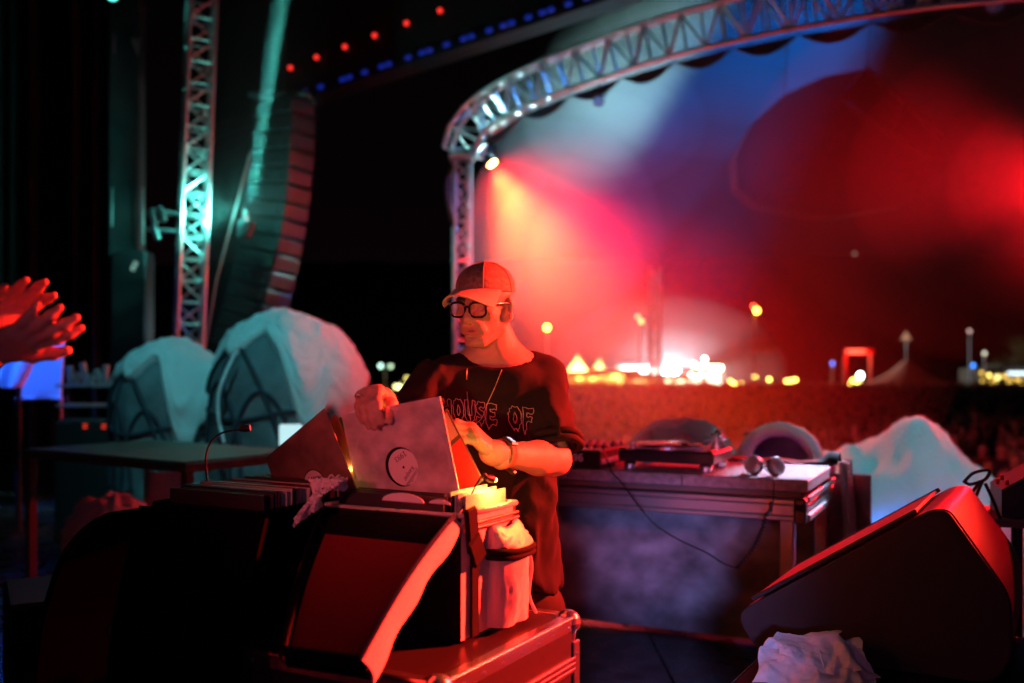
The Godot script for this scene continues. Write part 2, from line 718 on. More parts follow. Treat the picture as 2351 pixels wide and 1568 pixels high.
func mist(called: String, label: String, c: Vector3, size: Vector3, density: float, tint := Color(0.9, 0.9, 0.9), turn := Vector3.ZERO, layers := 3) -> void:
	# a bank of smoke thins out towards its rim: shells of even smoke, one inside the other
	var node := Node3D.new()
	node.name = numbered(called)
	add_child(node)
	node.position = c
	node.rotation_degrees = turn
	node.set_meta("kind", "stuff")
	tag(node, label, "smoke")
	var m := FogMaterial.new()
	m.albedo = tint
	m.density = density / layers
	for k in layers:
		var f := FogVolume.new()
		f.name = "smoke_layer"
		f.shape = RenderingServer.FOG_VOLUME_SHAPE_ELLIPSOID
		f.size = size * (1.0 - 0.4 * k if layers == 2 else 1.0 - 0.78 * k / layers)
		f.material = m
		node.add_child(f, true)
		f.position = size * Vector3(0.03, -0.02, 0.0) * k

func build_smoke() -> void:
	mist("smoke", "red lit bank of stage smoke drifting past the record player", W(1640, 650, 11.6), Vector3(5.9, 6.6, 3.6), 0.085, Color(0.9, 0.9, 0.9), Vector3.ZERO, 4)
	mist("smoke", "glowing smoke right below the red spotlight", W(1290, 560, 12.1), Vector3(2.5, 3.0, 2.0), 0.14)
	mist("smoke", "bank of red smoke at the far corner of the stage", W(2450, 380, 9.6), Vector3(6.2, 4.0, 4.0), 0.07)
	mist("smoke", "pale smoke under the corner of the curved truss", W(1370, 280, 13.6), Vector3(3.0, 2.0, 1.6), 0.14)
	mist("smoke", "blue smoke hanging under the curved truss", W(1760, 150, 13.4), Vector3(6.0, 2.6, 2.2), 0.06, Color(0.9, 0.9, 0.9), Vector3.ZERO, 2)
	mist("smoke", "thin teal smoke round the lattice tower", W(590, 330, 10.95), Vector3(1.3, 7.0, 1.2), 0.03, Color(0.9, 0.9, 0.9), Vector3(0, 0, -8.6))
	mist("smoke", "pale haze glowing round the floodlight over the stalls", W(1530, 850, 92.0), Vector3(22, 14, 10), 0.02, Color(0.9, 0.9, 0.9), Vector3.ZERO, 2)

func build_lamps() -> void:
	# red spotlight in the truss corner, seen in the picture
	var a := W(1130, 375, 12.4)
	stage_lamp("glowing red spotlight hung under the corner of the curved truss", a, a + Vector3(0.52, -0.78, 0.33) * 4.0, Color(1.0, 0.005, 0.004), 240.0, 38.0, {"size": 0.075, "glow": 60.0, "glow_color": Color(1.0, 0.5, 0.09), "soft": 1.0})
	spot_light("lamp_core", a + Vector3(0.02, -0.03, 0.05), a + Vector3(0.36, -0.82, 0.42) * 4.0, Color(1.0, 0.13, 0.015), 230.0, 30.0, 1.0, 0.05, get_node("stage_light"))
	spot_light("lamp_glare", a + Vector3(0.03, -0.04, 0.05), a + Vector3(0.55, -0.8, 0.3), Color(1.0, 0.004, 0.012), 22.0, 78.0, 0.6, 0.05, get_node("stage_light"))
	# unseen red washes right of the view, placed to light player, table and smoke
	stage_lamp("unseen red wash light on a tall stand beside the stage, placed to light the record player", Vector3(5.8, 3.2, -4.3), Vector3(-0.15, 1.2, -2.6), Color(1.0, 0.024, 0.012), 640.0, 7.7, {"size": 0.2, "stand": 0.0, "hang": false, "soft": 0.6})
	stage_lamp("unseen red wash light on a tall stand at the far corner of the stage, placed to light table and smoke", W(2540, 420, 10.6), Vector3(1.5, 1.2, -4.0), RED, 300.0, 15.5, {"size": 0.18, "stand": 0.0, "hang": false, "soft": 0.8})
	spot_light("unseen_smoke_beam", W(2536, 420, 10.4), Vector3(1.8, 3.4, -9.2), RED, 85.0, 26.0, 1.0, 0.12, get_node("stage_light_002"))  # second wide beam of the unseen corner lamp, lights the smoke
	# teal lamp beside the loudspeaker column: glare on the tower and a thin beam upwards
	var b := W(566, 512, 10.9)
	var t := stage_lamp("blazing teal moving light clamped beside the hanging loudspeaker column", b, b + Vector3(0.375, 2.46, 0.0), TEAL, 7500.0, 1.2, {"size": 0.1, "glow": 60.0, "glow_color": Color(0.55, 1.0, 0.9), "soft": 0.3})
	omni_light("lamp_spill", b + Vector3(-0.06, 0.16, 0.2), TEAL, 0.9, 0.06, t)
	spot_light("lamp_side_beam", b + Vector3(-0.13, 0.1, 0.1), W(440, 480, 10.95), TEAL, 9.0, 55.0, 0.9, 0.06, t)
	# unseen teal washes above the view, placed to light igloos and snow
	stage_lamp("unseen teal wash light high over the stage, placed to light the igloo tents", Vector3(-1.2, 6.2, -3.2), W(560, 830, 8.2), Color(0.1, 0.62, 0.7), 24.0, 15.0, {"size": 0.2, "soft": 0.8})
	stage_lamp("unseen teal wash light high over the stage, placed to light the snow drift", Vector3(2.9, 6.2, -3.6), W(2130, 1080, 7.2), Color(0.07, 0.6, 0.64), 17.0, 16.0, {"size": 0.2, "soft": 0.8})
	# unseen narrow cool-white beam, placed to light the corner of the deck table
	stage_lamp("unseen narrow cool white spotlight on a stand, placed to light the headphones", Vector3(4.4, 4.8, -8.2), W(1845, 1085, 4.6), Color(0.55, 0.66, 1.0), 200.0, 2.9, {"size": 0.14, "stand": 0.0, "hang": false, "soft": 0.5})
	# unseen pale teal and blue lamps, placed to light the truss and smoke
	stage_lamp("unseen pale teal spotlight above the curved truss, placed to light its corner", W(1900, -330, 14.6), W(1330, 265, 13.5), Color(0.5, 1.0, 0.95), 460.0, 12.0, {"size": 0.16, "soft": 0.8})
	stage_lamp("unseen blue spotlight above the curved truss, placed to light the smoke", W(2250, -420, 13.6), W(1740, 150, 13.4), Color(0.01, 0.2, 1.0), 300.0, 20.0, {"size": 0.16, "soft": 0.8})
	# unseen lamps behind the camera: rose on booth and table, lavender on the backboard
	stage_lamp("unseen rose light on a stand at the rear of the stage, placed to light the record player", Vector3(-1.7, 2.0, 1.8), Vector3(-0.2, 1.36, -2.7), Color(1.0, 0.11, 0.12), 10.0, 6.5, {"size": 0.22, "stand": 0.0, "hang": false, "soft": 0.9})
	stage_lamp("unseen lavender light on a stand at the rear of the stage, placed to light the backboard", Vector3(-0.02, 1.25, 0.9), Vector3(0.84, 0.5, -5.3), Color(0.36, 0.33, 1.0), 19.0, 5.3, {"size": 0.22, "stand": 0.0, "hang": false, "soft": 0.9})
	stage_lamp("second unseen rose light on a stand, placed to light the deck table", Vector3(0.9, 2.2, 1.5), Vector3(0.72, 0.98, -4.5), Color(1.0, 0.09, 0.16), 9.0, 5.6, {"size": 0.22, "stand": 0.0, "hang": false, "soft": 0.8})
	# unseen deep blue lamps, placed to light the cloth panels and the floor
	stage_lamp("unseen deep blue light at the side of the stage, placed to light the cloth panels", W(-260, 560, 8.0), W(70, 870, 9.2), BLUE, 7.0, 22.0, {"size": 0.14, "stand": 0.0, "hang": false, "soft": 0.6})
	stage_lamp("unseen deep blue light past the snow drift, placed to light the floor", W(2480, 820, 6.0), W(2150, 1240, 6.2), Color(0.02, 0.15, 1.0), 10.0, 26.0, {"size": 0.12, "stand": 0.0, "hang": false, "soft": 0.6})

# ------------------------------------------------------------------ trusses, loudspeakers, roof
func truss(t: Node3D, pts: Array, w: float, r: float, m: Material, turn := 0.0, step := 1, up0 := Vector3.UP) -> void:
	# four chords along pts, with diagonals between them; each chord and each brace is a part
	var ring := []
	var n := pts.size()
	var s := Vector3.ZERO
	for k in n:
		var d: Vector3 = (pts[mini(k + 1, n - 1)] - pts[maxi(k - 1, 0)]).normalized()
		if k == 0:
			s = d.cross(up0).normalized().rotated(d, turn)
		s = (s - d * s.dot(d)).normalized()
		var b := d.cross(s)
		var q := []
		for c in 4:
			var a := PI / 4 + PI / 2 * c
			q.append(pts[k] + (s * cos(a) + b * sin(a)) * w * 0.7071)
		ring.append(q)
	for c in 4:
		var mb := MB.new()
		var line := []
		for k in n:
			line.append(ring[k][c])
		mb.tube(line, r, 8)
		part("chord", mb, m, t)
	for k in range(0, n - step, step):
		for c in 4:
			var c2 := (c + 1) % 4
			var mb := MB.new()
			if (k / step + c) % 2 == 0:
				mb.tube([ring[k][c], ring[k + step][c2]], r * 0.5, 6)
			else:
				mb.tube([ring[k][c2], ring[k + step][c]], r * 0.5, 6)
			part("brace", mb, m, t)
			mb = MB.new()
			mb.tube([ring[k][c], ring[k][c2]], r * 0.45, 6)
			part("strut", mb, m, t)

func smooth_line(pts: Array, n: int) -> Array:
	var cv := Curve3D.new()
	for k in pts.size():
		var a: Vector3 = pts[maxi(k - 1, 0)]
		var b: Vector3 = pts[mini(k + 1, pts.size() - 1)]
		var tg := (b - a) / 6.0
		cv.add_point(pts[k], -tg, tg)
	var out := []
	var L := cv.get_baked_length()
	for k in n + 1:
		out.append(cv.sample_baked(L * k / n, true))
	return out

func build_rig() -> void:
	var alu := mat("truss_alu", Color(0.62, 0.63, 0.64), 0.34, 0.9)
	var black := mat("rig_black", Color(0.014, 0.014, 0.016), 0.5)
	# leaning tower beside the loudspeakers
	var foot := W(418, 1078, 11.0)
	foot.y = 0.0
	var top := W(470, -150, 11.0)
	var line := []
	for k in 27:
		line.append(foot.lerp(top, k / 26.0))
	var t := thing("truss_tower", "leaning aluminium lattice tower beside the loudspeaker column", "truss", foot)
	truss(t, line, 0.27, 0.026, alu, 0.42, 1, Vector3.BACK)
	# side arm of the tower with clamps
	var arm := thing("lamp_bracket", "short tube bracket with clamps on the lattice tower", "bracket", W(372, 505, 11.0))
	var mb := MB.new()
	mb.tube([W(408, 492, 10.9), W(345, 482, 10.9)], 0.022, 8)
	mb.tube([W(408, 532, 10.9), W(340, 526, 10.9)], 0.022, 8)
	part("tube", mb, alu, arm)
	for q in [[372, 478], [358, 520], [352, 486]]:
		mb = MB.new()
		mb.box(Transform3D(Basis(Vector3.BACK, 0.3), W(q[0], q[1] + 14, 10.85)), Vector3(0.06, 0.17, 0.06), 0.012)
		part("clamp", mb, alu, arm)
	# curved truss over the stage on its column
	var base := W(1062, 1075, 12.9)
	base.y = 0.0
	t = thing("truss_column", "slim lattice column carrying the curved truss", "truss", base)
	line = []
	for k in 17:
		line.append(base.lerp(W(1060, 372, 12.9), k / 16.0))
	truss(t, line, 0.2, 0.02, alu, 0.2, 1, Vector3.BACK)
	mb = MB.new()
	mb.box(Transform3D(Basis(), W(1060, 362, 12.9)), Vector3(0.32, 0.06, 0.32), 0.01)
	part("top_plate", mb, alu, t)
	# cable bunch and lamp hanging on the column
	mb = MB.new()
	mb.tube(smooth_line([W(1040, 380, 12.8), W(1026, 420, 12.75), W(1030, 470, 12.75), W(1042, 520, 12.8)], 12), 0.03, 8)
	lone("cable_bunch", "dark cable bunch hanging beside the lattice column", "cable", mb, black)
	var arc := smooth_line([W(1062, 352, 12.9), W(1078, 300, 12.85), W(1135, 246, 12.7), W(1235, 192, 12.3), W(1350, 148, 11.9), W(1500, 96, 11.3), W(1660, 52, 10.7), W(1860, 8, 10.1), W(2120, -36, 9.5), W(2450, -70, 8.9)], 30)
	t = thing("curved_truss", "large aluminium truss curving up over the stage in an arc", "truss", arc[0])
	truss(t, arc, 0.42, 0.027, alu, 0.35, 1, Vector3.UP)
	# black cloth swags under the lower chord
	for k in range(2, 27, 3):
		mb = MB.new()
		var a: Vector3 = arc[k] - Vector3.UP * 0.29
		var b: Vector3 = arc[k + 3] - Vector3.UP * 0.29
		mb.grid(func(u, v): return a.lerp(b, u) - Vector3.UP * (0.02 + 0.14 * sin(PI * u) * v) + Vector3(0, 0, 0.03 * v), 10, 2, 0.012)
		part("swag", mb, black, t)
	var hung := W(1374, 232, 11.7)
	t = stage_lamp("dark unlit spotlight under the curved truss, a blue glint put into its lens", hung, hung + Vector3(-0.3, -1.0, 1.2), COOL, 0.0, 10.0, {"size": 0.07, "glow": 0.35, "glow_color": Color(0.1, 0.4, 1.0)})  # faint lens glow stands for a blue glint on the dark lamp
	hung = W(2285, 10, 9.1)
	t = stage_lamp("dark unlit spotlight hanging at the far end of the curved truss", hung, hung + Vector3(-0.3, -1.0, 1.2), COOL, 0.0, 10.0, {"size": 0.09, "glow": 0.02, "glow_color": Color(0.1, 0.4, 1.0)})
	# dark round silhouette behind the smoke, drawn as a disc with struts
	var cv := []
	for q in [[1740, 470], [1694, 430], [1690, 360], [1730, 282], [1800, 218], [1890, 176], [1990, 158], [2060, 205], [2150, 290], [2170, 380], [2080, 470], [1910, 500]]:
		var w := W(q[0], q[1], 12.6)
		cv.append(Vector2(w.x, w.y))
	t = thing("round_silhouette", "dark round silhouette hanging behind the smoke", "silhouette", W(1900, 500, 12.6))
	mb = MB.new()
	mb.prism(Transform3D(Basis(), Vector3(0, 0, -12.8)), PackedVector2Array(cv), 0.4)
	part("silhouette_disc", mb, mat("silhouette", Color(0.012, 0.012, 0.016), 0.9), t)
	for q in [[1990, 158, 2170, 318], [1930, 230, 2140, 370], [1990, 158, 1930, 230], [2080, 240, 2040, 305]]:
		mb = MB.new()
		mb.tube([W(q[0], q[1], 12.5), W(q[2], q[3], 12.5)], 0.035, 8)
		part("strut", mb, black, t)
	for q in [[1800, 218], [1990, 158]]:
		mb = MB.new()
		mb.tube([W(q[0], q[1], 12.8), W(q[0] + 20, -60, 11.6)], 0.008, 6)
		part("hanging_wire", mb, black, t)
	# line array: curved hang of loudspeaker boxes
	t = thing("loudspeaker_column", "tall curved hang of black loudspeaker boxes beside the teal light", "loudspeaker", W(640, 240, 11.6))
	var hang := smooth_line([W(648, 236, 11.7), W(646, 360, 11.7), W(628, 520, 11.7), W(596, 670, 11.7), W(556, 806, 11.7)], 15)
	var box_m := mat("array_box", Color(0.012, 0.013, 0.014), 0.42, 0.0, {"relief": noise_tex("grain", 0.2, 3, 12), "depth": 0.1, "scale": 3.0})
	var grille_m := mat("array_grille", Color(0.02, 0.02, 0.022), 0.35, 0.3)
	for k in 15:
		var a: Vector3 = hang[k]
		var b: Vector3 = hang[k + 1]
		var d := (a - b).normalized()
		var xb := Basis(Vector3.BACK.cross(d).normalized() * -1.0, d, Vector3.BACK)
		xb = Basis(d.cross(Vector3.BACK).normalized(), d, Vector3.BACK) * Basis(Vector3.UP, -0.55)
		var x := Transform3D(xb, (a + b) / 2.0)
		mb = MB.new()
		mb.box(x, Vector3(0.66, a.distance_to(b) * 0.93, 0.42), 0.018)
		var bx := part("cabinet", mb, box_m, t)
		mb = MB.new()
		mb.box(x * Transform3D(Basis(), Vector3(-0.02, 0, 0.214)), Vector3(0.56, a.distance_to(b) * 0.74, 0.016), 0.004)
		part("grille", mb, grille_m, bx)
		mb = MB.new()
		mb.box(x * Transform3D(Basis(), Vector3(-0.336, 0, 0.08)), Vector3(0.014, a.distance_to(b) * 0.98, 0.07), 0.003)
		mb.box(x * Transform3D(Basis(), Vector3(-0.338, 0, -0.1)), Vector3(0.01, a.distance_to(b) * 0.5, 0.05), 0.003)
		part("rigging_plate", mb, mat("rigging", Color(0.3, 0.3, 0.3), 0.35, 0.8), bx)
	mb = MB.new()
	mb.box(Transform3D(Basis(), W(648, 226, 11.7)), Vector3(0.7, 0.06, 0.5), 0.01)
	mb.tube([W(648, 226, 11.7), W(660, -140, 11.7)], 0.02, 6)
	part("flying_frame", mb, black, t)
	# slanted stay beside the array
	mb = MB.new()
	mb.tube([W(575, 350, 11.2), W(498, 640, 11.2), W(470, 800, 11.2)], 0.012, 6)
	lone("stay_cable", "thin slack stay cable between tower and loudspeaker column", "cable", mb, mat("wire", Color(0.3, 0.3, 0.3), 0.4, 0.8))
	# roof header: dark fascia with blue and red indicator lamps
	var ha := W(430, 309, 14.6)
	var hb := W(1660, -98, 10.9)
	t = thing("roof_header", "dark slanting roof header carrying rows of small blue and red lamps", "roof", ha)
	var dir := (hb - ha).normalized()
	var hx := Basis(dir, Vector3.UP, dir.cross(Vector3.UP).normalized()).orthonormalized()
	mb = MB.new()
	var mid := (ha + hb) / 2.0
	mb.box(Transform3D(hx, mid + hx.y * 0.87 - hx.z * 0.2), Vector3(ha.distance_to(hb), 1.7, 0.3), 0.02)
	part("fascia", mb, mat("fascia", Color(0.008, 0.008, 0.009), 0.8), t)
	mb = MB.new()
	mb.box(Transform3D(hx, mid - hx.z * 0.2 + hx.y * -0.012), Vector3(ha.distance_to(hb), 0.05, 0.36), 0.01)
	part("lower_rail", mb, black, t)
	var px := [655, 693, 737, 795, 838, 885, 938, 978, 1026, 1074, 1124, 1166, 1214, 1256, 1306, 1358]
	for k in px.size():
		var u: float = (px[k] - 640.0) / 715.0
		var at := W(px[k], lerpf(240.0, 2.0, u), 1.0 / lerpf(0.07246, 0.0860, u) - 0.1)
		var two: bool = k % 2 == 1
		for q in (2 if two else 1):
			mb = MB.new()
			mb.box(Transform3D(hx, at + hx.x * ((q - 0.5) * 0.11 if two else 0.0) + hx.y * 0.05), Vector3(0.085, 0.055, 0.05), 0.012)
			part("blue_lamp", mb, glow("blue_dim", Color(0.015, 0.05, 0.75), 0.28), t)
	for q in [[670, 157], [730, 133], [795, 109], [863, 83], [936, 55], [1013, 26]]:
		mb = MB.new()
		var u2: float = (q[0] - 640.0) / 715.0
		mb.lathe(Transform3D(hx * Basis(Vector3.RIGHT, PI / 2), W(q[0], q[1], lerpf(13.75, 11.65, u2)) + hx.z * 0.02), [Vector2(0.03, 0.0), Vector2(0.03, 0.02), Vector2(0.018, 0.04), Vector2(0.0, 0.045)], 10)
		part("red_lamp", mb, glow("red_led", Color(1.0, 0.03, 0.02), 1.6), t)
	# dark wing tower with a lit edge, at the side of the stage
	t = thing("wing_tower", "black draped side tower with faint teal edges", "tower", W(292, 1170, 12.2) * Vector3(1, 0, 1))
	mb = MB.new()
	var wb := W(292, 500, 12.4)
	mb.box(Transform3D(Basis(Vector3.UP, 0.2), Vector3(wb.x, 3.0, wb.z)), Vector3(0.36, 6.0, 0.5), 0.02)
	part("drape", mb, black, t)
	for q in [[262, 78, 262, 122, 0.012], [258, 430, 257, 520, 0.006], [328, 430, 330, 560, 0.008]]:
		mb = MB.new()
		mb.tube([W(q[0], q[1], 12.0), W(q[2], q[3], 12.0)], q[4], 6)
		part("edge_tube", mb, alu, t)
	mb = MB.new()
	mb.prism(Transform3D(Basis(), Vector3(0, 0, -12.05)), PackedVector2Array([_xy(298, 88, 12.05), _xy(322, 88, 12.05), _xy(316, 130, 12.05)]), 0.02)
	part("metal_plate", mb, alu, t)
	t = stage_lamp("small teal light at the very top of the wing tower", W(258, -12, 12.0), W(246, 60, 11.0), TEAL, 0.4, 40.0, {"size": 0.08, "glow": 3.0, "soft": 0.6})
	# rack with a small numeric display
	t = thing("amplifier_rack", "black equipment rack with a tilted three digit display", "rack", W(300, 1130, 12.0) * Vector3(1, 0, 1))
	mb = MB.new()
	var rk := W(305, 640, 12.0)
	mb.box(Transform3D(Basis(), Vector3(rk.x, rk.y / 2.0 + 0.16, rk.z)), Vector3(0.42, rk.y + 0.32, 0.3), 0.02)
	part("case", mb, black, t)
	var tm := TextMesh.new()
	tm.text = "888"
	tm.font = font("Droid Sans Mono", 700)
	tm.font_size = 40
	tm.pixel_size = 0.0017
	tm.depth = 0.01
	var dg := MeshInstance3D.new()
	dg.name = "display_digits"
	dg.mesh = tm
	dg.material_override = glow("display_digits", Color(0.5, 1.0, 0.85), 0.6)
	t.add_child(dg)
	dg.transform = t.transform.affine_inverse() * Transform3D(Basis(Vector3.BACK, deg_to_rad(62)), W(308, 611, 11.83))
	# black side drape with folds
	mb = MB.new()
	mb.grid(func(u, v): return Vector3(lerp(-11.0, -5.2, u), lerp(0.0, 7.0, v), -13.4 + 0.09 * sin(u * 130.0) + 0.05 * sin(u * 57.0 + v)), 220, 4, 0.01)
	lone("side_drape", "black pleated drape closing the side of the stage", "curtain", mb, mat("drape", Color(0.006, 0.006, 0.007), 0.95))

func _xy(px: float, py: float, d: float) -> Vector2:
	var w := W(px, py, d)
	return Vector2(w.x, w.y)

func font(called: String, weight := 400, italic := false) -> SystemFont:
	var f := SystemFont.new()
	f.font_names = PackedStringArray([called])
	f.font_weight = weight
	f.font_italic = italic
	return f

# ------------------------------------------------------------------ fairground far behind
func bulb(mb: MB, at: Vector3, r: float) -> void:
	mb.lathe(Transform3D(Basis(), at), [Vector2(0.0, -r), Vector2(r * 0.7, -r * 0.7), Vector2(r, 0.0), Vector2(r * 0.7, r * 0.7), Vector2(0.0, r)], 10)

func ground_at(w: Vector3) -> Vector3:
	return Vector3(w.x, FIELD, w.z)

func peak_tent(label: String, px: float, top: float, half: float, d: float, c: Color, power: float) -> void:
	var pk := W(px, top, d)
	var g := ground_at(pk)
	var hw := half / FOCAL * d
	var t := thing("marquee_tent", label, "tent", g)
	var H := pk.y - FIELD
	var eave := H * 0.34
	var mb := MB.new()
	mb.grid(func(u, v):
		var a: float = u * TAU
		var r: float = hw * pow(1.0 - v, 1.5) * (1.0 / maxf(absf(cos(a)), absf(sin(a)))) * 0.98
		return g + Vector3(r * cos(a), eave + (H - eave) * v, -r * sin(a)), 32, 14)
	part("roof", mb, mat("tent_cloth", Color(0.75, 0.7, 0.6), 0.8, 0.0, {"backlight": Color(0.8, 0.7, 0.55)}), t)
	for k in 4:
		mb = MB.new()
		var s := Vector3((k % 2) * 2 - 1, 0, (k / 2) * 2 - 1) * hw * 0.95
		mb.tube([g + s, g + s + Vector3.UP * (eave + 0.05)], 0.05, 6)
		part("pole", mb, mat("pole_grey", Color(0.4, 0.4, 0.4), 0.5, 0.5), t)
	mb = MB.new()
	bulb(mb, g + Vector3(0, eave * 0.85, 0), 0.16)
	part("lamp_bulb", mb, glow("tent_bulb" + str(c), c, 40.0), t)
	omni_light("tent_lamp", g + Vector3(0, eave * 0.85, 0), c, power, 0.16, t)

func stall(label: String, px: float, d: float, width: float, hgt: float, cloth: Color, lit: Color, power: float, sign_only := false) -> void:
	var g := ground_at(W(px, 900, d))
	var t := thing("market_stall", label, "stall", g)
	var wood := mat("stall_wood", Color(0.25, 0.16, 0.09), 0.7)
	var mb := MB.new()
	for k in 4:
		mb = MB.new()
		var s := Vector3((k % 2 - 0.5) * width * 0.94, 0, (k / 2 - 0.5) * 1.8)
		mb.tube([g + s, g + s + Vector3.UP * hgt], 0.05, 6)
		part("post", mb, wood, t)
	mb = MB.new()
	mb.box(Transform3D(Basis(), g + Vector3(0, 0.55, 0.8)), Vector3(width * 0.92, 1.1, 0.3), 0.03)
	part("counter", mb, wood, t)
	mb = MB.new()
	mb.box(Transform3D(Basis(), g + Vector3(0, hgt * 0.52, -0.85)), Vector3(width * 0.95, hgt * 0.9, 0.05))
	part("back_wall", mb, mat("stall_wall", Color(0.6, 0.5, 0.36), 0.8), t)
	mb = MB.new()
	mb.prism(Transform3D(Basis(Vector3.UP, PI / 2), g + Vector3(0, hgt, 0)), PackedVector2Array([Vector2(-1.25, -0.1), Vector2(1.2, 0.25), Vector2(1.2, 0.32), Vector2(-1.25, -0.02)]), width)
	part("roof", mb, mat("stall_cloth" + str(cloth), cloth, 0.85), t)
	var n := maxi(1, int(width / 1.3))
	for k in n:
		mb = MB.new()
		mb.box(Transform3D(Basis(), g + Vector3((k - (n - 1) * 0.5) * 1.2, hgt - 0.28, 0.5)), Vector3(0.5 if not sign_only else 1.0, 0.16 if not sign_only else 0.5, 0.1), 0.03)
		part("lamp_tube", mb, glow("stall_lamp" + str(lit), lit, power), t)
	omni_light("stall_lamp", g + Vector3(0, hgt - 0.5, 0.2), lit, power * 0.4, 0.25, t)

func lamp_post(label: String, px: float, py: float, d: float, lamps: Array, r := 0.16) -> void:
	var w := W(px, py, d)
	var g := ground_at(w)
	var t := thing("lamp_post", label, "lamp post", g)
	var mb := MB.new()
	mb.tube([g, w + Vector3(0, 0.2, 0)], [0.09, 0.05], 8)
	part("pole", mb, mat("pole_dark", Color(0.05, 0.05, 0.05), 0.6, 0.3), t)
	for q in lamps:
		mb = MB.new()
		bulb(mb, W(q[0], q[1], d - 0.3), r * q[4])
		part("lamp_bulb", mb, glow("bulb_" + str(q[2]) + str(q[3]), q[2], q[3]), t)
		mb = MB.new()
		mb.tube([w, W(q[0], q[1], d - 0.3)], 0.03, 6)
		part("arm", mb, mat("pole_dark"), t)

func build_far() -> void:
	var D := 92.0
	var yel := Color(1.0, 0.7, 0.12)
	var orange := Color(1.0, 0.45, 0.08)
	var white := Color(0.95, 1.0, 0.95)
	var icy := Color(0.6, 0.95, 1.0)
	peak_tent("pointed white marquee lit yellow from inside, the taller of two", 1326, 810, 46.0, 90.0, Color(1.0, 0.5, 0.12), 130.0)
	peak_tent("pointed marquee lit orange from inside, the lower of two", 1376, 818, 38.0, 94.0, Color(1.0, 0.36, 0.07), 80.0)
	stall("market stall with warm orange glow at the foot of the marquees", 1345, 86.0, 3.6, 2.1, Color(0.4, 0.3, 0.2), orange, 9.0)
	stall("market stall with deep yellow glow and two lamps, next to the marquees", 1412, 87.0, 4.4, 2.3, Color(0.5, 0.35, 0.1), yel, 9.0)
	stall("market stall under an icy bright lamp row", 1456, 93.0, 3.2, 2.9, Color(0.5, 0.55, 0.55), icy, 26.0, true)
	stall("small market stall with teal lamps", 1496, 94.0, 2.6, 2.8, Color(0.2, 0.4, 0.4), Color(0.3, 1.0, 0.85), 12.0)
	stall("market stall with a red roof and bright white sign", 1596, 88.0, 2.8, 2.4, Color(0.5, 0.05, 0.04), white, 14.0)
	stall("market stall with a large square cream light box", 1627, 91.0, 2.6, 3.0, Color(0.5, 0.45, 0.3), Color(1.0, 0.93, 0.55), 26.0, true)
	stall("low market stall with dim amber lamps", 1480, 84.0, 3.4, 1.9, Color(0.3, 0.2, 0.1), Color(1.0, 0.6, 0.2), 5.0)
	stall("low market stall with pale lamps beyond the crowd", 1545, 84.0, 3.0, 1.9, Color(0.4, 0.4, 0.35), Color(1.0, 0.8, 0.5), 6.0)
	# floodlight blazing over the stalls
	var fl := W(1541, 862, 91.0)
	var t := thing("floodlight", "blazing white floodlight on a short mast above the stalls", "floodlight", ground_at(fl))
	var mb := MB.new()
	mb.tube([ground_at(fl), fl + Vector3(0, 0, -0.2)], 0.08, 8)
	part("mast", mb, mat("pole_dark"), t)
	mb = MB.new()
	mb.box(Transform3D(Basis(), fl + Vector3(0, 0, -0.12)), Vector3(1.5, 1.5, 0.16), 0.05)
	part("housing", mb, mat("pole_dark"), t)
	mb = MB.new()
	mb.lathe(Transform3D(Basis(Vector3.RIGHT, PI / 2), fl), [Vector2(0.66, 0.0), Vector2(0.6, 0.08), Vector2(0.0, 0.12)], 20)
	part("lamp_face", mb, glow("flood", Color(0.9, 1.0, 1.0), 45.0), t)
	omni_light("flood_lamp", fl + Vector3(0, 0, 0.8), Color(0.75, 0.9, 1.0), 420.0, 0.4, t)
	# lattice mast
	t = thing("lattice_mast", "tall pale lattice mast standing behind the crowd", "mast", ground_at(W(1505, 900, 70.0)))
	var line := []
	var g := ground_at(W(1502, 900, 70.0))
	var tp := W(1505, 612, 70.0)
	for k in 14:
		line.append(g.lerp(tp, k / 13.0))
	truss(t, line, 0.62, 0.07, mat("mast_white", Color(0.7, 0.7, 0.7), 0.5), 0.2, 1, Vector3.BACK)
	# strings and clusters of bulbs
	for q in [["string of six yellow bulbs sagging beyond the crowd", [[1830, 896], [1848, 897], [1866, 898], [1884, 897], [1902, 896], [1920, 893]]], ["short string of yellow bulbs climbing a pole", [[1805, 897], [1799, 885], [1806, 875], [1816, 874], [1826, 872]]], ["tangled cluster of yellow bulbs over a stall", [[1662, 888], [1669, 880], [1676, 876], [1683, 880], [1691, 883], [1699, 885], [1703, 881]]], ["pair of yellow bulbs on one pole", [[1766, 871], [1767, 884], [1757, 884], [1745, 886]]], ["short string of amber bulbs beside the red gate", [[1952, 882], [1958, 873], [1966, 875], [1974, 875]]]]:
		var c0: Array = q[1][0]
		t = thing("string_lights", q[0], "string lights", ground_at(W(c0[0], c0[1], D)), "strings of bulbs at the fairground")
		var cable := []
		for w in q[1]:
			cable.append(W(w[0], w[1] - 4, D))
		mb = MB.new()
		mb.tube(cable, 0.02, 5)
		part("cable", mb, mat("pole_dark"), t)
		for w in q[1]:
			mb = MB.new()
			bulb(mb, W(w[0], w[1], D), 0.16)
			part("lamp_bulb", mb, glow("string_bulb", Color(1.0, 0.68, 0.1), 15.0), t)
		for e in [0, q[1].size() - 1]:
			mb = MB.new()
			mb.tube([ground_at(cable[e]), cable[e]], 0.04, 6)
			part("pole", mb, mat("pole_dark"), t)
	lamp_post("lamp post with one amber lamp glowing through the red smoke", 1256, 752, 75.0, [[1256, 752, Color(1.0, 0.5, 0.04), 34.0, 1.3]])
	lamp_post("lamp post with two dim coral lamps beside the lattice mast", 1468, 724, 76.0, [[1464, 727, Color(1.0, 0.2, 0.08), 9.0, 1.0], [1472, 738, Color(1.0, 0.35, 0.1), 9.0, 1.0]])
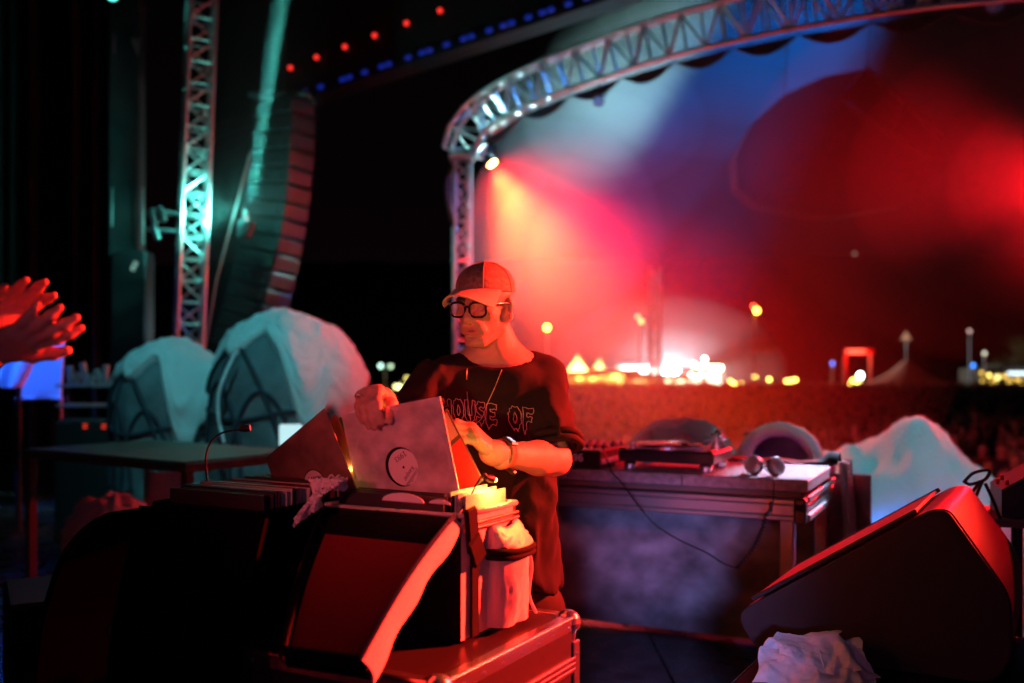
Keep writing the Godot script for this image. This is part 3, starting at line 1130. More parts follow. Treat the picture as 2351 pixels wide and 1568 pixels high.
	lamp_post("lamp post with a yellow lamp and a red lamp", 1733, 706, 75.0, [[1737, 713, Color(1.0, 0.55, 0.05), 24.0, 1.3], [1730, 703, Color(1.0, 0.06, 0.02), 12.0, 1.0]])
	lamp_post("lamp post with one small white lamp above the stalls", 1618, 824, 80.0, [[1618, 824, white, 18.0, 1.0]])
	lamp_post("lamp post with an amber lamp above the bulb cluster", 1733, 865, 88.0, [[1733, 865, yel, 14.0, 1.1]])
	lamp_post("pole with a tiny blue lamp near the red gate", 1911, 834, 84.0, [[1911, 834, Color(0.05, 0.2, 1.0), 5.0, 0.9]])
	lamp_post("pole with a tiny blue lamp near the trees", 2234, 839, 84.0, [[2234, 839, Color(0.05, 0.25, 1.0), 5.0, 0.9]])
	lamp_post("pole with a faint white lamp high above the big tent", 2226, 760, 86.0, [[2226, 760, Color(0.8, 0.5, 0.45), 1.6, 1.0]])
	lamp_post("pole with a small pale lamp close to the trees", 2260, 811, 84.0, [[2260, 811, Color(0.8, 0.8, 0.6), 3.0, 0.8]])
	lamp_post("short pole with a tiny pale lamp in front of the big tent", 2143, 906, 80.0, [[2143, 906, white, 4.0, 0.8]])
	lamp_post("lamp post with a cyan white lamp beside the big tent", 1975, 862, 86.0, [[1975, 862, Color(0.6, 1.0, 0.95), 26.0, 1.5]])
	lamp_post("pair of green white lamps beyond the igloos", 884, 842, 80.0, [[874, 840, Color(0.5, 0.9, 0.7), 5.0, 1.0], [897, 841, Color(0.55, 0.8, 0.5), 3.0, 1.0]])
	lamp_post("cluster of yellow green lamps behind the shoulder of the record player", 920, 880, 78.0, [[909, 888, Color(0.8, 0.75, 0.25), 7.0, 1.0], [917, 888, Color(0.75, 0.8, 0.3), 7.0, 1.0], [934, 868, Color(0.6, 0.5, 0.12), 4.0, 1.0], [934, 886, Color(0.8, 0.7, 0.25), 6.0, 0.9]])
	# red gate
	g = ground_at(W(1940, 900, 78.0))
	t = thing("gate_frame", "red lit gate frame of box beams beside the big tent", "gate", g)
	mb = MB.new()
	var gt := W(1940, 806, 78.0)
	mb.box(Transform3D(Basis(), Vector3(g.x, (g.y + gt.y) / 2.0, g.z)), Vector3(0.3, gt.y - g.y, 0.3), 0.03)
	part("post", mb, mat("gate_red", Color(0.5, 0.03, 0.02), 0.6), t)
	mb = MB.new()
	var gr := W(2001, 808, 78.0)
	mb.box(Transform3D(Basis(), Vector3(gr.x - 0.1, (g.y + gr.y) / 2.0, g.z)), Vector3(0.2, gr.y - g.y, 0.2), 0.03)
	part("post", mb, mat("pole_dark"), t)
	mb = MB.new()
	mb.box(Transform3D(Basis(), (gt + gr) / 2.0), Vector3(gr.x - gt.x + 0.3, 0.4, 0.3), 0.03)
	part("crossbeam", mb, mat("gate_red"), t)
	mb = MB.new()
	mb.box(Transform3D(Basis(), (gt + gr) / 2.0 + Vector3(-0.25, 0.0, 0.19)), Vector3(1.5, 0.3, 0.06), 0.02)
	part("light_strip", mb, glow("gate_strip", Color(1.0, 0.08, 0.04), 4.0), t)
	omni_light("gate_lamp", gt + Vector3(0.9, -0.2, 0.9), Color(1.0, 0.06, 0.03), 9.0, 0.3, t)
	# big tent
	var pk := W(2082, 826, 84.0)
	g = ground_at(pk)
	t = thing("big_tent", "low dark circus tent with a small spire that glows to look lit", "tent", g)
	var hw := 112.0 / FOCAL * 84.0
	var hh := pk.y - FIELD
	mb = MB.new()
	mb.grid(func(u, v):
		var a: float = u * TAU
		var r: float = hw * (1.0 - pow(v, 0.75)) + 0.2
		return g + Vector3(r * cos(a), hh * (0.38 + 0.62 * pow(v, 1.4)), -r * sin(a)), 40, 10)
	part("roof", mb, mat("big_tent", Color(0.5, 0.2, 0.15), 0.85), t)
	mb = MB.new()
	mb.lathe(Transform3D(Basis(), g), [Vector2(hw * 0.97, 0.0), Vector2(hw * 0.97, hh * 0.4)], 40)
	part("side_wall", mb, mat("big_tent_wall", Color(0.08, 0.05, 0.05), 0.9), t)
	mb = MB.new()
	mb.tube([pk - Vector3(0, 0.4, 0), W(2080, 780, 84.0)], 0.05, 6)
	part("spire_pole", mb, mat("pole_dark"), t)
	mb = MB.new()
	mb.lathe(Transform3D(Basis(), W(2080, 780, 84.0)), [Vector2(0.45, 0.0), Vector2(0.34, 0.12), Vector2(0.0, 0.72)], 14)
	part("spire_cone", mb, glow("spire", Color(0.8, 0.42, 0.25), 0.6), t)  # cone glows by itself so that the spire looks lit
	# far buildings with lit windows
	var bn := 0
	for b in [[2248, 2300, 846, 88.0, "dark low building with a few yellow windows beside the trees"], [2300, 2420, 838, 90.0, "dark low building with many yellow windows and a white strip light"]]:
		var a0 := W(b[0], b[2], b[3])
		var a1 := W(b[1], 910, b[3])
		t = thing("far_building", b[4], "building", Vector3((a0.x + a1.x) / 2.0, FIELD, a0.z - 2.0))
		mb = MB.new()
		mb.box(Transform3D(Basis(), Vector3((a0.x + a1.x) / 2.0, (FIELD + a0.y) / 2.0, a0.z - 2.0)), Vector3(a1.x - a0.x, a0.y - FIELD, 4.0), 0.03)
		part("wall", mb, mat("far_wall", Color(0.12, 0.1, 0.08), 0.9), t)
		for q in ([[2255, 856, 9, 7], [2271, 862, 6, 6], [2290, 866, 8, 10], [2258, 874, 10, 6], [2282, 876, 12, 9], [2262, 888, 8, 5], [2290, 890, 7, 5]] if bn == 0 else [[2306, 864, 10, 8], [2318, 876, 9, 10], [2336, 872, 12, 8], [2348, 884, 9, 10], [2308, 890, 12, 8], [2330, 892, 10, 9], [2360, 866, 10, 8]]):
			mb = MB.new()
			mb.box(Transform3D(Basis(), W(q[0], q[1], b[3] - 0.05)), Vector3(q[2] / FOCAL * b[3], q[3] / FOCAL * b[3], 0.1))
			part("lit_window", mb, glow("lit_window_%d" % (q[0] % 3), [Color(1.0, 0.72, 0.15), Color(0.9, 0.8, 0.25), Color(1.0, 0.6, 0.1)][q[0] % 3], [6.0, 3.5, 2.0][q[0] % 3]), t)
		if bn == 1:
			mb = MB.new()
			mb.box(Transform3D(Basis(), W(2338, 857, 89.7)), Vector3(1.9, 0.2, 0.1))
			part("strip_light", mb, glow("white_strip", Color(0.7, 0.9, 1.0), 3.0), t)
		bn += 1
	# lamps along the ridge of the hill
	for q in [[1350, 597, 0.25], [1395, 603, 0.1], [1436, 606, 0.08], [1540, 610, 0.06], [1665, 606, 0.08], [1772, 604, 0.1], [1862, 602, 0.12], [1962, 583, 0.2]]:
		var w := W(q[0], q[1], 262.0)
		t = thing("ridge_lamp", "faint pale lamp on a pole along the hill ridge", "lamp post", Vector3(w.x, w.y - 3.0, w.z), "lamps on the hill ridge")
		mb = MB.new()
		bulb(mb, w, 0.5)
		part("lamp_bulb", mb, glow("ridge_%d" % int(q[2] * 100), Color(1.0, 0.7, 0.5), 1.6 * q[2]), t)
		mb = MB.new()
		mb.tube([w - Vector3(0, 6.0, 0), w], 0.05, 6)
		part("pole", mb, mat("pole_dark"), t)
	build_tree("broad leafy tree faintly lit behind the far building", W(2325, 905, 100.0), 5.4, 11)
	build_tree("second leafy tree at the edge of the fairground, thinner crown", W(2420, 905, 97.0), 6.2, 12)

func build_tree(label: String, at: Vector3, hgt: float, sd: int) -> void:
	var g := Vector3(at.x, FIELD, at.z)
	var t := thing("tree", label, "tree", g)
	var r := RandomNumberGenerator.new()
	r.seed = sd
	var mb := MB.new()
	var crown := g + Vector3.UP * hgt * 0.62
	mb.tube([g, g + Vector3(0.05, hgt * 0.3, 0), crown + Vector3(0, hgt * 0.1, 0)], [0.28, 0.2, 0.06], 8)
	var tips := []
	for k in 14:
		var a := r.randf() * TAU
		var e := crown + Vector3(cos(a) * hgt * 0.36 * r.randf_range(0.5, 1.0), r.randf_range(-0.22, 0.4) * hgt, sin(a) * hgt * 0.3)
		mb.tube([g + Vector3.UP * hgt * r.randf_range(0.25, 0.5), crown.lerp(e, 0.5), e], [0.09, 0.05, 0.015], 5)
		tips.append(e)
	part("trunk", mb, mat("bark", Color(0.1, 0.07, 0.05), 0.9), t)
	mb = MB.new()
	for e in tips:
		for k in 130:
			var p: Vector3 = e + Vector3(r.randfn(), r.randfn() * 0.8, r.randfn()) * hgt * 0.09
			var x := Vector3(r.randfn(), r.randfn(), r.randfn()).normalized()
			var y := x.cross(Vector3(r.randfn(), r.randfn(), r.randfn())).normalized()
			var s := r.randf_range(0.07, 0.15)
			mb.quad(p - x * s, p - y * s * 0.5, p + x * s, p + y * s * 0.5)
	part("crown", mb, mat("leaf", Color(0.07, 0.1, 0.03), 0.7, 0.0, {"backlight": Color(0.1, 0.14, 0.04)}), t)

# ------------------------------------------------------------------ crowd in the field
func crowd_mesh(sd: int, shirt: Color, arm_up: int) -> ArrayMesh:
	var r := RandomNumberGenerator.new()
	r.seed = sd
	var s := SDF.new(Vector3(-0.5, -0.05, -0.35), Vector3(0.5, 2.25, 0.35), 0.036, 0.022)
	s.ell(Vector3(0, 1.60, 0.02), Vector3(0.085, 0.12, 0.1))
	s.cap(Vector3(0, 1.5, 0), Vector3(0, 1.38, -0.01), 0.05, 0.06)
	s.cap(Vector3(-0.15, 1.38, 0), Vector3(0.15, 1.38, 0), 0.075, 0.075)
	s.ell(Vector3(0, 1.18, 0), Vector3(0.18, 0.26, 0.12))
	s.ell(Vector3(0, 0.92, 0), Vector3(0.16, 0.14, 0.12))
	for q in [-1.0, 1.0]:
		s.cap(Vector3(0.09 * q, 0.9, 0), Vector3(0.1 * q, 0.48, 0.02), 0.085, 0.06)
		s.cap(Vector3(0.1 * q, 0.48, 0.02), Vector3(0.11 * q, 0.06, 0), 0.058, 0.042)
		s.cap(Vector3(0.11 * q, 0.03, -0.02), Vector3(0.12 * q, 0.02, 0.14), 0.045, 0.035)
		var up: bool = (arm_up == 2) or (arm_up == 1 and q > 0)
		var el := Vector3(0.27 * q, 1.52, 0.12) if up else Vector3(0.25 * q, 1.1, 0.04)
		var ha := Vector3(0.2 * q, 1.86, 0.14) if up else Vector3((0.2 + 0.06 * r.randf()) * q, 0.92, 0.16)
		s.cap(Vector3(0.19 * q, 1.38, 0), el, 0.055, 0.045)
		s.cap(el, ha, 0.042, 0.034)
		s.cap(ha, ha + (ha - el).normalized() * 0.12, 0.04, 0.03)
	s.done()
	var mb := MB.new()
	mb.colored = true
	var hair := [Color(0.02, 0.015, 0.01), Color(0.1, 0.06, 0.03), Color(0.25, 0.17, 0.08)][sd % 3] as Color
	var skin := Color(0.5, 0.33, 0.25)
	s.put(mb, Transform3D(), func(p: Vector3) -> Color:
		if p.y > 1.46 and absf(p.x) < 0.13:
			return hair if p.y > 1.66 or p.z < 0.0 else skin
		if p.y > 1.8 or (absf(p.x) > 0.17 and p.y < 1.12 and p.z > 0.03) or (absf(p.x) > 0.2 and p.y > 1.56):
			return skin
		return shirt if p.y > 0.9 else Color(0.03, 0.035, 0.05))
	return mb.mesh()

func build_crowd() -> void:
	var r := RandomNumberGenerator.new()
	r.seed = 99
	var m := mat("crowd_cloth", Color(1, 1, 1), 0.85, 0.0, {"vertex": true})
	var shirts := [[Color(0.03, 0.03, 0.035), "black"], [Color(0.7, 0.7, 0.68), "white"], [Color(0.03, 0.05, 0.12), "navy"], [Color(0.25, 0.25, 0.25), "grey"], [Color(0.05, 0.25, 0.1), "green"], [Color(0.22, 0.03, 0.03), "dark red"], [Color(0.12, 0.1, 0.08), "brown"]]
	var kinds := []
	for k in 14:
		var sh: Array = shirts[k % 7]
		kinds.append([crowd_mesh(k + 1, sh[0], 0 if k < 9 else 1 if k < 12 else 2), sh[1], "standing" if k < 9 else "with one arm raised" if k < 12 else "with both arms raised"])
	var weights := [0, 0, 0, 2, 2, 3, 3, 6, 6, 7, 9, 10, 0, 2, 3, 6, 13, 5, 8, 1]
	var z := 13.2
	var rows := 0
	var many := []
	while z < 78.0:
		var step := 0.62 if z < 30.0 else 0.85
		var x := z * 0.045 + r.randf() * step
		while x < z * 0.6 + 1.0:
			var p := Vector3(x + r.randf_range(-0.16, 0.16), FIELD, -z + r.randf_range(-0.22, 0.22))
			if rows < 230:
				var kk: int = weights[r.randi() % weights.size()]
				var o := lone("person", "%s shirted festival goer %s in the crowd" % [kinds[kk][1], kinds[kk][2]], "person", kinds[kk][0], m, "crowd in front of the stage")
				o.transform = Transform3D(Basis(Vector3.UP, r.randfn() * 0.35 - 0.1).scaled(Vector3.ONE * r.randf_range(0.9, 1.07)), p)
				rows += 1
			else:
				many.append(Transform3D(Basis(Vector3.UP, r.randfn() * 0.5).scaled(Vector3.ONE * r.randf_range(0.9, 1.07)), p))
			x += step * r.randf_range(0.85, 1.35)
		z += 0.75 if z < 30.0 else 1.1
	# two people who stand out
	var a := W(2088, 1000, 15.0)
	var o2 := lone("person", "festival goer in a bright white shirt close to the snow drift", "person", crowd_mesh(41, Color(0.8, 0.8, 0.8), 2), m, "")
	o2.transform = Transform3D(Basis(), Vector3(a.x, FIELD, a.z))
	a = W(2240, 1040, 13.0)
	o2 = lone("person", "festival goer in a vivid green jacket at the front of the crowd", "person", crowd_mesh(42, Color(0.02, 0.45, 0.12), 0), m, "")
	o2.transform = Transform3D(Basis(), Vector3(a.x, FIELD, a.z))
	var crowd := MultiMeshInstance3D.new()
	crowd.name = "crowd"
	var mm := MultiMesh.new()
	mm.transform_format = MultiMesh.TRANSFORM_3D
	mm.mesh = kinds[0][0]
	mm.instance_count = many.size()
	for k in many.size():
		mm.set_instance_transform(k, many[k])
	crowd.multimesh = mm
	crowd.material_override = m
	add_child(crowd)
	crowd.set_meta("kind", "stuff")
	tag(crowd, "dense far part of the festival crowd reading as one dark mass", "crowd")

# ------------------------------------------------------------------ igloo tents and snow
func dome_at(c: Vector3, rx: float, rz: float, H: float, az: float, y: float, off := 0.0) -> Vector3:
	var q := clampf(y, 0.0, 1.0)
	var q0 := 1.0 - 1.05 * rx / H
	var k := maxf(0.0, (q - q0) / (1.0 - q0))
	var r := sqrt(maxf(1.0 - k * k, 0.0))
	var p := Vector3(cos(az) * rx * r, q * H, sin(az) * rz * r)
	var n := Vector3(cos(az) * r, k, sin(az) * r).normalized()
	return c + p + n * off

func igloo(label: String, c: Vector3, rx: float, rz: float, H: float, sd: int, arcs: bool) -> void:
	var t := thing("igloo_tent", label, "tent", c)
	var cloth := mat("igloo_cloth", Color(0.24, 0.26, 0.28), 0.75, 0.0, {"backlight": Color(0.1, 0.1, 0.1), "mottle": noise_tex("smudge", 0.008, 4, 21, false, FastNoiseLite.TYPE_SIMPLEX_SMOOTH, 0.6, 1.0), "scale": 0.8})
	var fur := mat("igloo_fleece", Color(0.8, 0.8, 0.8), 0.95, 0.0, {"relief": noise_tex("fleece", 0.06, 5, 5), "depth": 1.6, "scale": 2.2, "sheen": 0.4})
	var mb := MB.new()
	mb.grid(func(u, v): return dome_at(c, rx, rz, H, -u * TAU, v), 48, 20)
	part("tent_skin", mb, cloth, t)
	var n := noise3(sd, 2.6, 4)
	var edge := func(az: float) -> float:
		var a := fposmod(az, TAU)
		var base := 0.5
		if a > 1.05 and a < 3.3:
			base = lerpf(0.5, 0.87, smoothstep(1.05, 1.5, a)) - 0.2 * smoothstep(2.9, 3.3, a)
		elif a >= 3.3 and a < 4.2:
			base = lerpf(0.55, 0.42, smoothstep(3.3, 4.2, a))
		elif a < 0.9:
			base = 0.55
		return base + 0.05 * sin(a * 7.0 + sd)
	mb = MB.new()
	mb.grid(func(u, v):
		var az: float = -u * TAU
		var y: float = lerpf(edge.call(az), 1.0, 1.0 - pow(1.0 - v, 1.3))
		var p := dome_at(c, rx, rz, H, az, y)
		var w := n.get_noise_3dv(p) * 0.05 + n.get_noise_3dv(p * 4.0) * 0.022
		return dome_at(c, rx, rz, H, az, y, 0.05 * smoothstep(0.0, 0.06, v) + w * smoothstep(0.0, 0.1, v) + 0.006), 110, 44)
	part("fleece_cover", mb, fur, t)
	if arcs:
		var lines := []
		for q in [[3.05, 2.3, 1.35, 0.86], [2.75, 2.3, 1.9, 0.72], [2.1, 1.7, 1.2, 0.68], [0.95, 0.65, 0.2, 0.66]]:
			var line := []
			for k in 25:
				var s: float = k / 24.0
				line.append(dome_at(c, rx, rz, H, lerpf(q[0], q[2], s), 0.3 + (q[3] - 0.3) * pow(maxf(sin(PI * s), 0.0), 0.55), 0.012))
			lines.append(line)
		var ring := []
		for k in 25:
			ring.append(dome_at(c, rx, rz, H, lerpf(3.1, 0.3, k / 24.0), 0.58 + 0.02 * sin(k * 0.5), 0.012))
		lines.append(ring)
		var post := []
		for k in 13:
			post.append(dome_at(c, rx, rz, H, 2.25, k / 12.0 * 0.86, 0.012))
		lines.append(post)
		for line in lines:
			mb = MB.new()
			mb.tube(line, 0.019, 6)
			part("seam_piping", mb, mat("piping", Color(0.03, 0.035, 0.05), 0.7), t)

func build_scenery() -> void:
	var D := 8.3
	var c := W(395, 1000, D)
	igloo("smaller white igloo tent with fleece over its top", Vector3(c.x, 0, c.z), 0.47, 0.5, 1.63, 3, true)
	c = W(663, 1000, D)
	igloo("tall white igloo tent half covered in fleece", Vector3(c.x, 0, c.z + 0.1), 0.61, 0.62, 1.86, 8, true)
	c = W(1562, 1000, 7.2)
	igloo("low white igloo dome behind the turntable", Vector3(c.x, 0, c.z), 0.42, 0.42, 1.03, 15, false)
	# pale stripe along the edge of the big igloo, drawn as a thin tube
	var mb := MB.new()
	mb.tube(smooth_line([W(545, 800, 7.55), W(516, 860, 7.5), W(502, 905, 7.45), W(502, 960, 7.45), W(514, 1016, 7.4)], 16), 0.012, 6)
	lone("edge_stripe", "pale stripe running down the edge of the tall igloo", "stripe", mb, mat("stripe", Color(0.8, 0.8, 0.8), 0.7))
	for q in [[429, 928, 8.0], [679, 950, 7.75]]:
		mb = MB.new()
		var w := W(q[0], q[1], q[2])
		mb.box(Transform3D(Basis(), w), Vector3(0.03, 0.09, 0.02), 0.006)
		mb.tube([w + Vector3.UP * 0.04, w + Vector3(0.01, 0.14, -0.05)], 0.006, 5)
		lone("yellow_clip", "small yellow clip hanging from the %s igloo fleece" % ("smaller" if q[0] < 500 else "taller"), "clip", mb, mat("clip_yellow", Color(0.45, 0.33, 0.03), 0.5))
	# glowing box put in for a bright patch at the igloo foot
	mb = MB.new()
	mb.box(Transform3D(Basis(Vector3.UP, 0.3), W(668, 1000, 7.2)), Vector3(0.16, 0.16, 0.1), 0.01)
	lone("bright_patch_box", "small glowing white box put in for a bright patch at the foot of the tall igloo", "glowing box", mb, glow("bright_patch_box", Color(0.6, 0.95, 1.0), 0.9))
	# arched igloo entrance behind the deck table
	var a := W(1790, 1000, 6.5)
	var t := thing("igloo_entrance", "fleece covered igloo entrance arch behind the headphones", "tent", Vector3(a.x, 0, a.z))
	var ax := Transform3D(Basis(Vector3.UP, -0.25), Vector3(a.x, 0, a.z))
	var n := noise3(31, 3.0, 4)
	mb = MB.new()
	mb.grid(func(u, v):
		var s: float = u * 2.0 - 1.0
		var y := 0.82
		var p := Vector3.ZERO
		var r := 0.235
		if absf(s) < 0.5:
			var an := PI / 2 - s * PI
			p = Vector3(cos(an) * r, y + sin(an) * r, 0)
		else:
			p = Vector3(signf(s) * r, y * (1.0 - (absf(s) - 0.5) * 2.0), 0)
		var out := Vector3(p.x, maxf(p.y - y, 0.0), 0).normalized()
		var b = v * TAU
		var w := ax * p
		var rr := 0.048 + n.get_noise_3dv(w * 2.0) * 0.012 + n.get_noise_3dv(w * 9.0) * 0.005
		return ax * (p + out * cos(b) * rr + Vector3(0, 0, -sin(b) * rr)), 70, 14)
	part("fleece_rim", mb, mat("igloo_fleece"), t)
	mb = MB.new()
	mb.grid(func(u, v):
		var s: float = u * 2.0 - 1.0
		var r: float = 0.25 + 0.02 * sin(v * 5.0)
		var p := Vector3.ZERO
		if absf(s) < 0.5:
			var an := PI / 2 - s * PI
			p = Vector3(cos(an) * r, 0.82 + sin(an) * r, -v * 0.5)
		else:
			p = Vector3(signf(s) * r, 0.82 * (1.0 - (absf(s) - 0.5) * 2.0), -v * 0.5)
		return ax * p, 50, 8, 0.01)
	part("tunnel", mb, mat("igloo_cloth"), t)
	mb = MB.new()
	mb.box(ax * Transform3D(Basis(), Vector3(0, 0.5, -0.46)), Vector3(0.46, 1.0, 0.01))
	part("back_panel", mb, mat("igloo_cloth"), t)
	# snow drift
	var sn := noise3(51, 1.1, 5)
	var drift := func(label: String, x0: float, x1: float, z0: float, z1: float, hills: Array) -> void:
		var d := MB.new()
		d.grid(func(u, v):
			var x: float = lerpf(x0, x1, u)
			var z: float = lerpf(z0, z1, v)
			var y := 0.0
			for q in hills:
				y = maxf(y, 0.0) + q[2] * exp(-pow(absf(x - q[0]) / q[3], 3.8) - pow(absf(z - q[1]) / q[4], 2.4))
			y += (sn.get_noise_2d(x * 0.9, z * 0.9) * 0.22 + sn.get_noise_2d(x * 6.0, z * 6.0) * 0.025) * clampf(y * 2.5, 0.0, 1.0)
			var rim := minf(minf(u, 1.0 - u), minf(v, 1.0 - v)) * 8.0
			return Vector3(x, 0.012 + y * clampf(rim, 0.0, 1.0), z), 90, 60)
		lone("snow_drift", label, "snow drift", d, mat("snow", Color(0.82, 0.83, 0.84), 0.9, 0.0, {"relief": noise_tex("fleece", 0.06), "depth": 1.0, "scale": 1.6, "sheen": 0.3}))
	drift.call("long rounded snow drift of white fleece behind the floor monitor", 1.55, 4.1, -6.0, -8.8, [[2.5, -7.4, 0.76, 0.78, 0.62], [3.2, -7.1, 0.46, 0.5, 0.6]])
	drift.call("second snow drift of white fleece behind the cable stand", 2.5, 5.6, -4.9, -6.8, [[3.75, -5.9, 0.88, 0.75, 0.5], [3.0, -5.8, 0.35, 0.45, 0.4]])
	# blue lit cloth panels beside the stage
	t = thing("cloth_panel", "stretched cloth panel glowing deep blue behind the clapping hands", "panel", W(90, 915, 9.3) * Vector3(1, 0, 1))
	mb = MB.new()
	mb.prism(Transform3D(Basis(), Vector3(0, 0, -9.3)), PackedVector2Array([_xy(40, 913, 9.3), _xy(140, 913, 9.3), _xy(148, 780, 9.3), _xy(95, 780, 9.3)]), 0.03)
	part("cloth", mb, mat("panel_cloth", Color(0.6, 0.62, 0.65), 0.8), t)
	mb = MB.new()
	mb.tube([W(36, 916, 9.26), W(142, 914, 9.26)], 0.018, 8)
	mb.tube([W(140, 914, 9.26), Vector3(W(140, 914, 9.26).x, 0, -9.26)], 0.018, 8)
	mb.tube([W(40, 914, 9.26), Vector3(W(40, 914, 9.26).x, 0, -9.26)], 0.018, 8)
	part("frame", mb, mat("truss_alu"), t)
	t = thing("white_awning", "slanted white awning sheet with a bright edge tube beside the blue panel", "awning", W(30, 900, 8.7) * Vector3(1, 0, 1))
	mb = MB.new()
	mb.grid(func(u, v):
		var top := W(lerpf(-120.0, 86.0, u), 796.0, 8.8)
		var low := W(lerpf(-80.0, 42.0, u), 890.0, 8.7)
		return low.lerp(top, v) + Vector3(0, 0, 0.03 * sin(u * 22.0)), 30, 6, 0.006)
	part("sheet", mb, mat("panel_cloth"), t)
	mb = MB.new()
	mb.tube([W(44, 888, 8.64), W(88, 796, 8.72)], 0.028, 8)
	part("edge_tube", mb, mat("white_tube", Color(0.8, 0.8, 0.8), 0.5), t)
	mb = MB.new()
	mb.tube([W(44, 888, 8.64), Vector3(W(44, 888, 8.64).x, 0, -8.64)], 0.02, 8)
	part("leg", mb, mat("rig_black"), t)
	# shelf of small gear, faintly blue
	t = thing("equipment_shelf", "low shelf of cables and small gear in faint blue light", "shelf", W(215, 900, 9.0) * Vector3(1, 0, 1))
	var grey := mat("gear_grey", Color(0.25, 0.25, 0.27), 0.5)
	mb = MB.new()
	mb.box(Transform3D(Basis(), W(215, 885, 9.0)), Vector3(0.56, 0.025, 0.3), 0.004)
	mb.box(Transform3D(Basis(), W(215, 930, 9.0)), Vector3(0.56, 0.025, 0.3), 0.004)
	part("board", mb, grey, t)
	for x in [155, 275]:
		mb = MB.new()
		var pt := W(x, 880, 8.95)
		mb.tube([pt, Vector3(pt.x, 0, pt.z)], 0.015, 6)
		part("post", mb, mat("rig_black"), t)
	for k in 7:
		mb = MB.new()
		var w := W(162 + k * 16, 884, 8.95)
		var hgt := [0.16, 0.1, 0.19, 0.08, 0.13, 0.17, 0.06][k] as float
		mb.box(Transform3D(Basis(Vector3.BACK, [0.1, -0.3, 0.2, 0.0, 0.35, -0.1, 0.2][k]), w + Vector3.UP * (hgt / 2.0 + 0.014)), Vector3(0.045, hgt, 0.06), 0.006)
		part("gear_box", mb, grey, t)
	# amplifier with two red lamps
	t = thing("amplifier", "black amplifier with two small red lamps behind the plywood table", "amplifier", W(215, 1010, 8.4) * Vector3(1, 0, 1))
	mb = MB.new()
	var am := W(216, 990, 8.4)
	mb.box(Transform3D(Basis(), Vector3(am.x, am.y / 2.0 + 0.05, am.z)), Vector3(0.5, am.y + 0.1, 0.4), 0.02)
	part("housing", mb, mat("rig_black"), t)
	for q in [[195, 978], [238, 979]]:
		for s in [-1, 1]:
			mb = MB.new()
			mb.box(Transform3D(Basis(), W(q[0], q[1] + s * 3.5, 8.18)), Vector3(0.034, 0.009, 0.01), 0.003)
			part("red_lamp", mb, glow("red_led2", Color(1.0, 0.05, 0.02), 1.1), t)

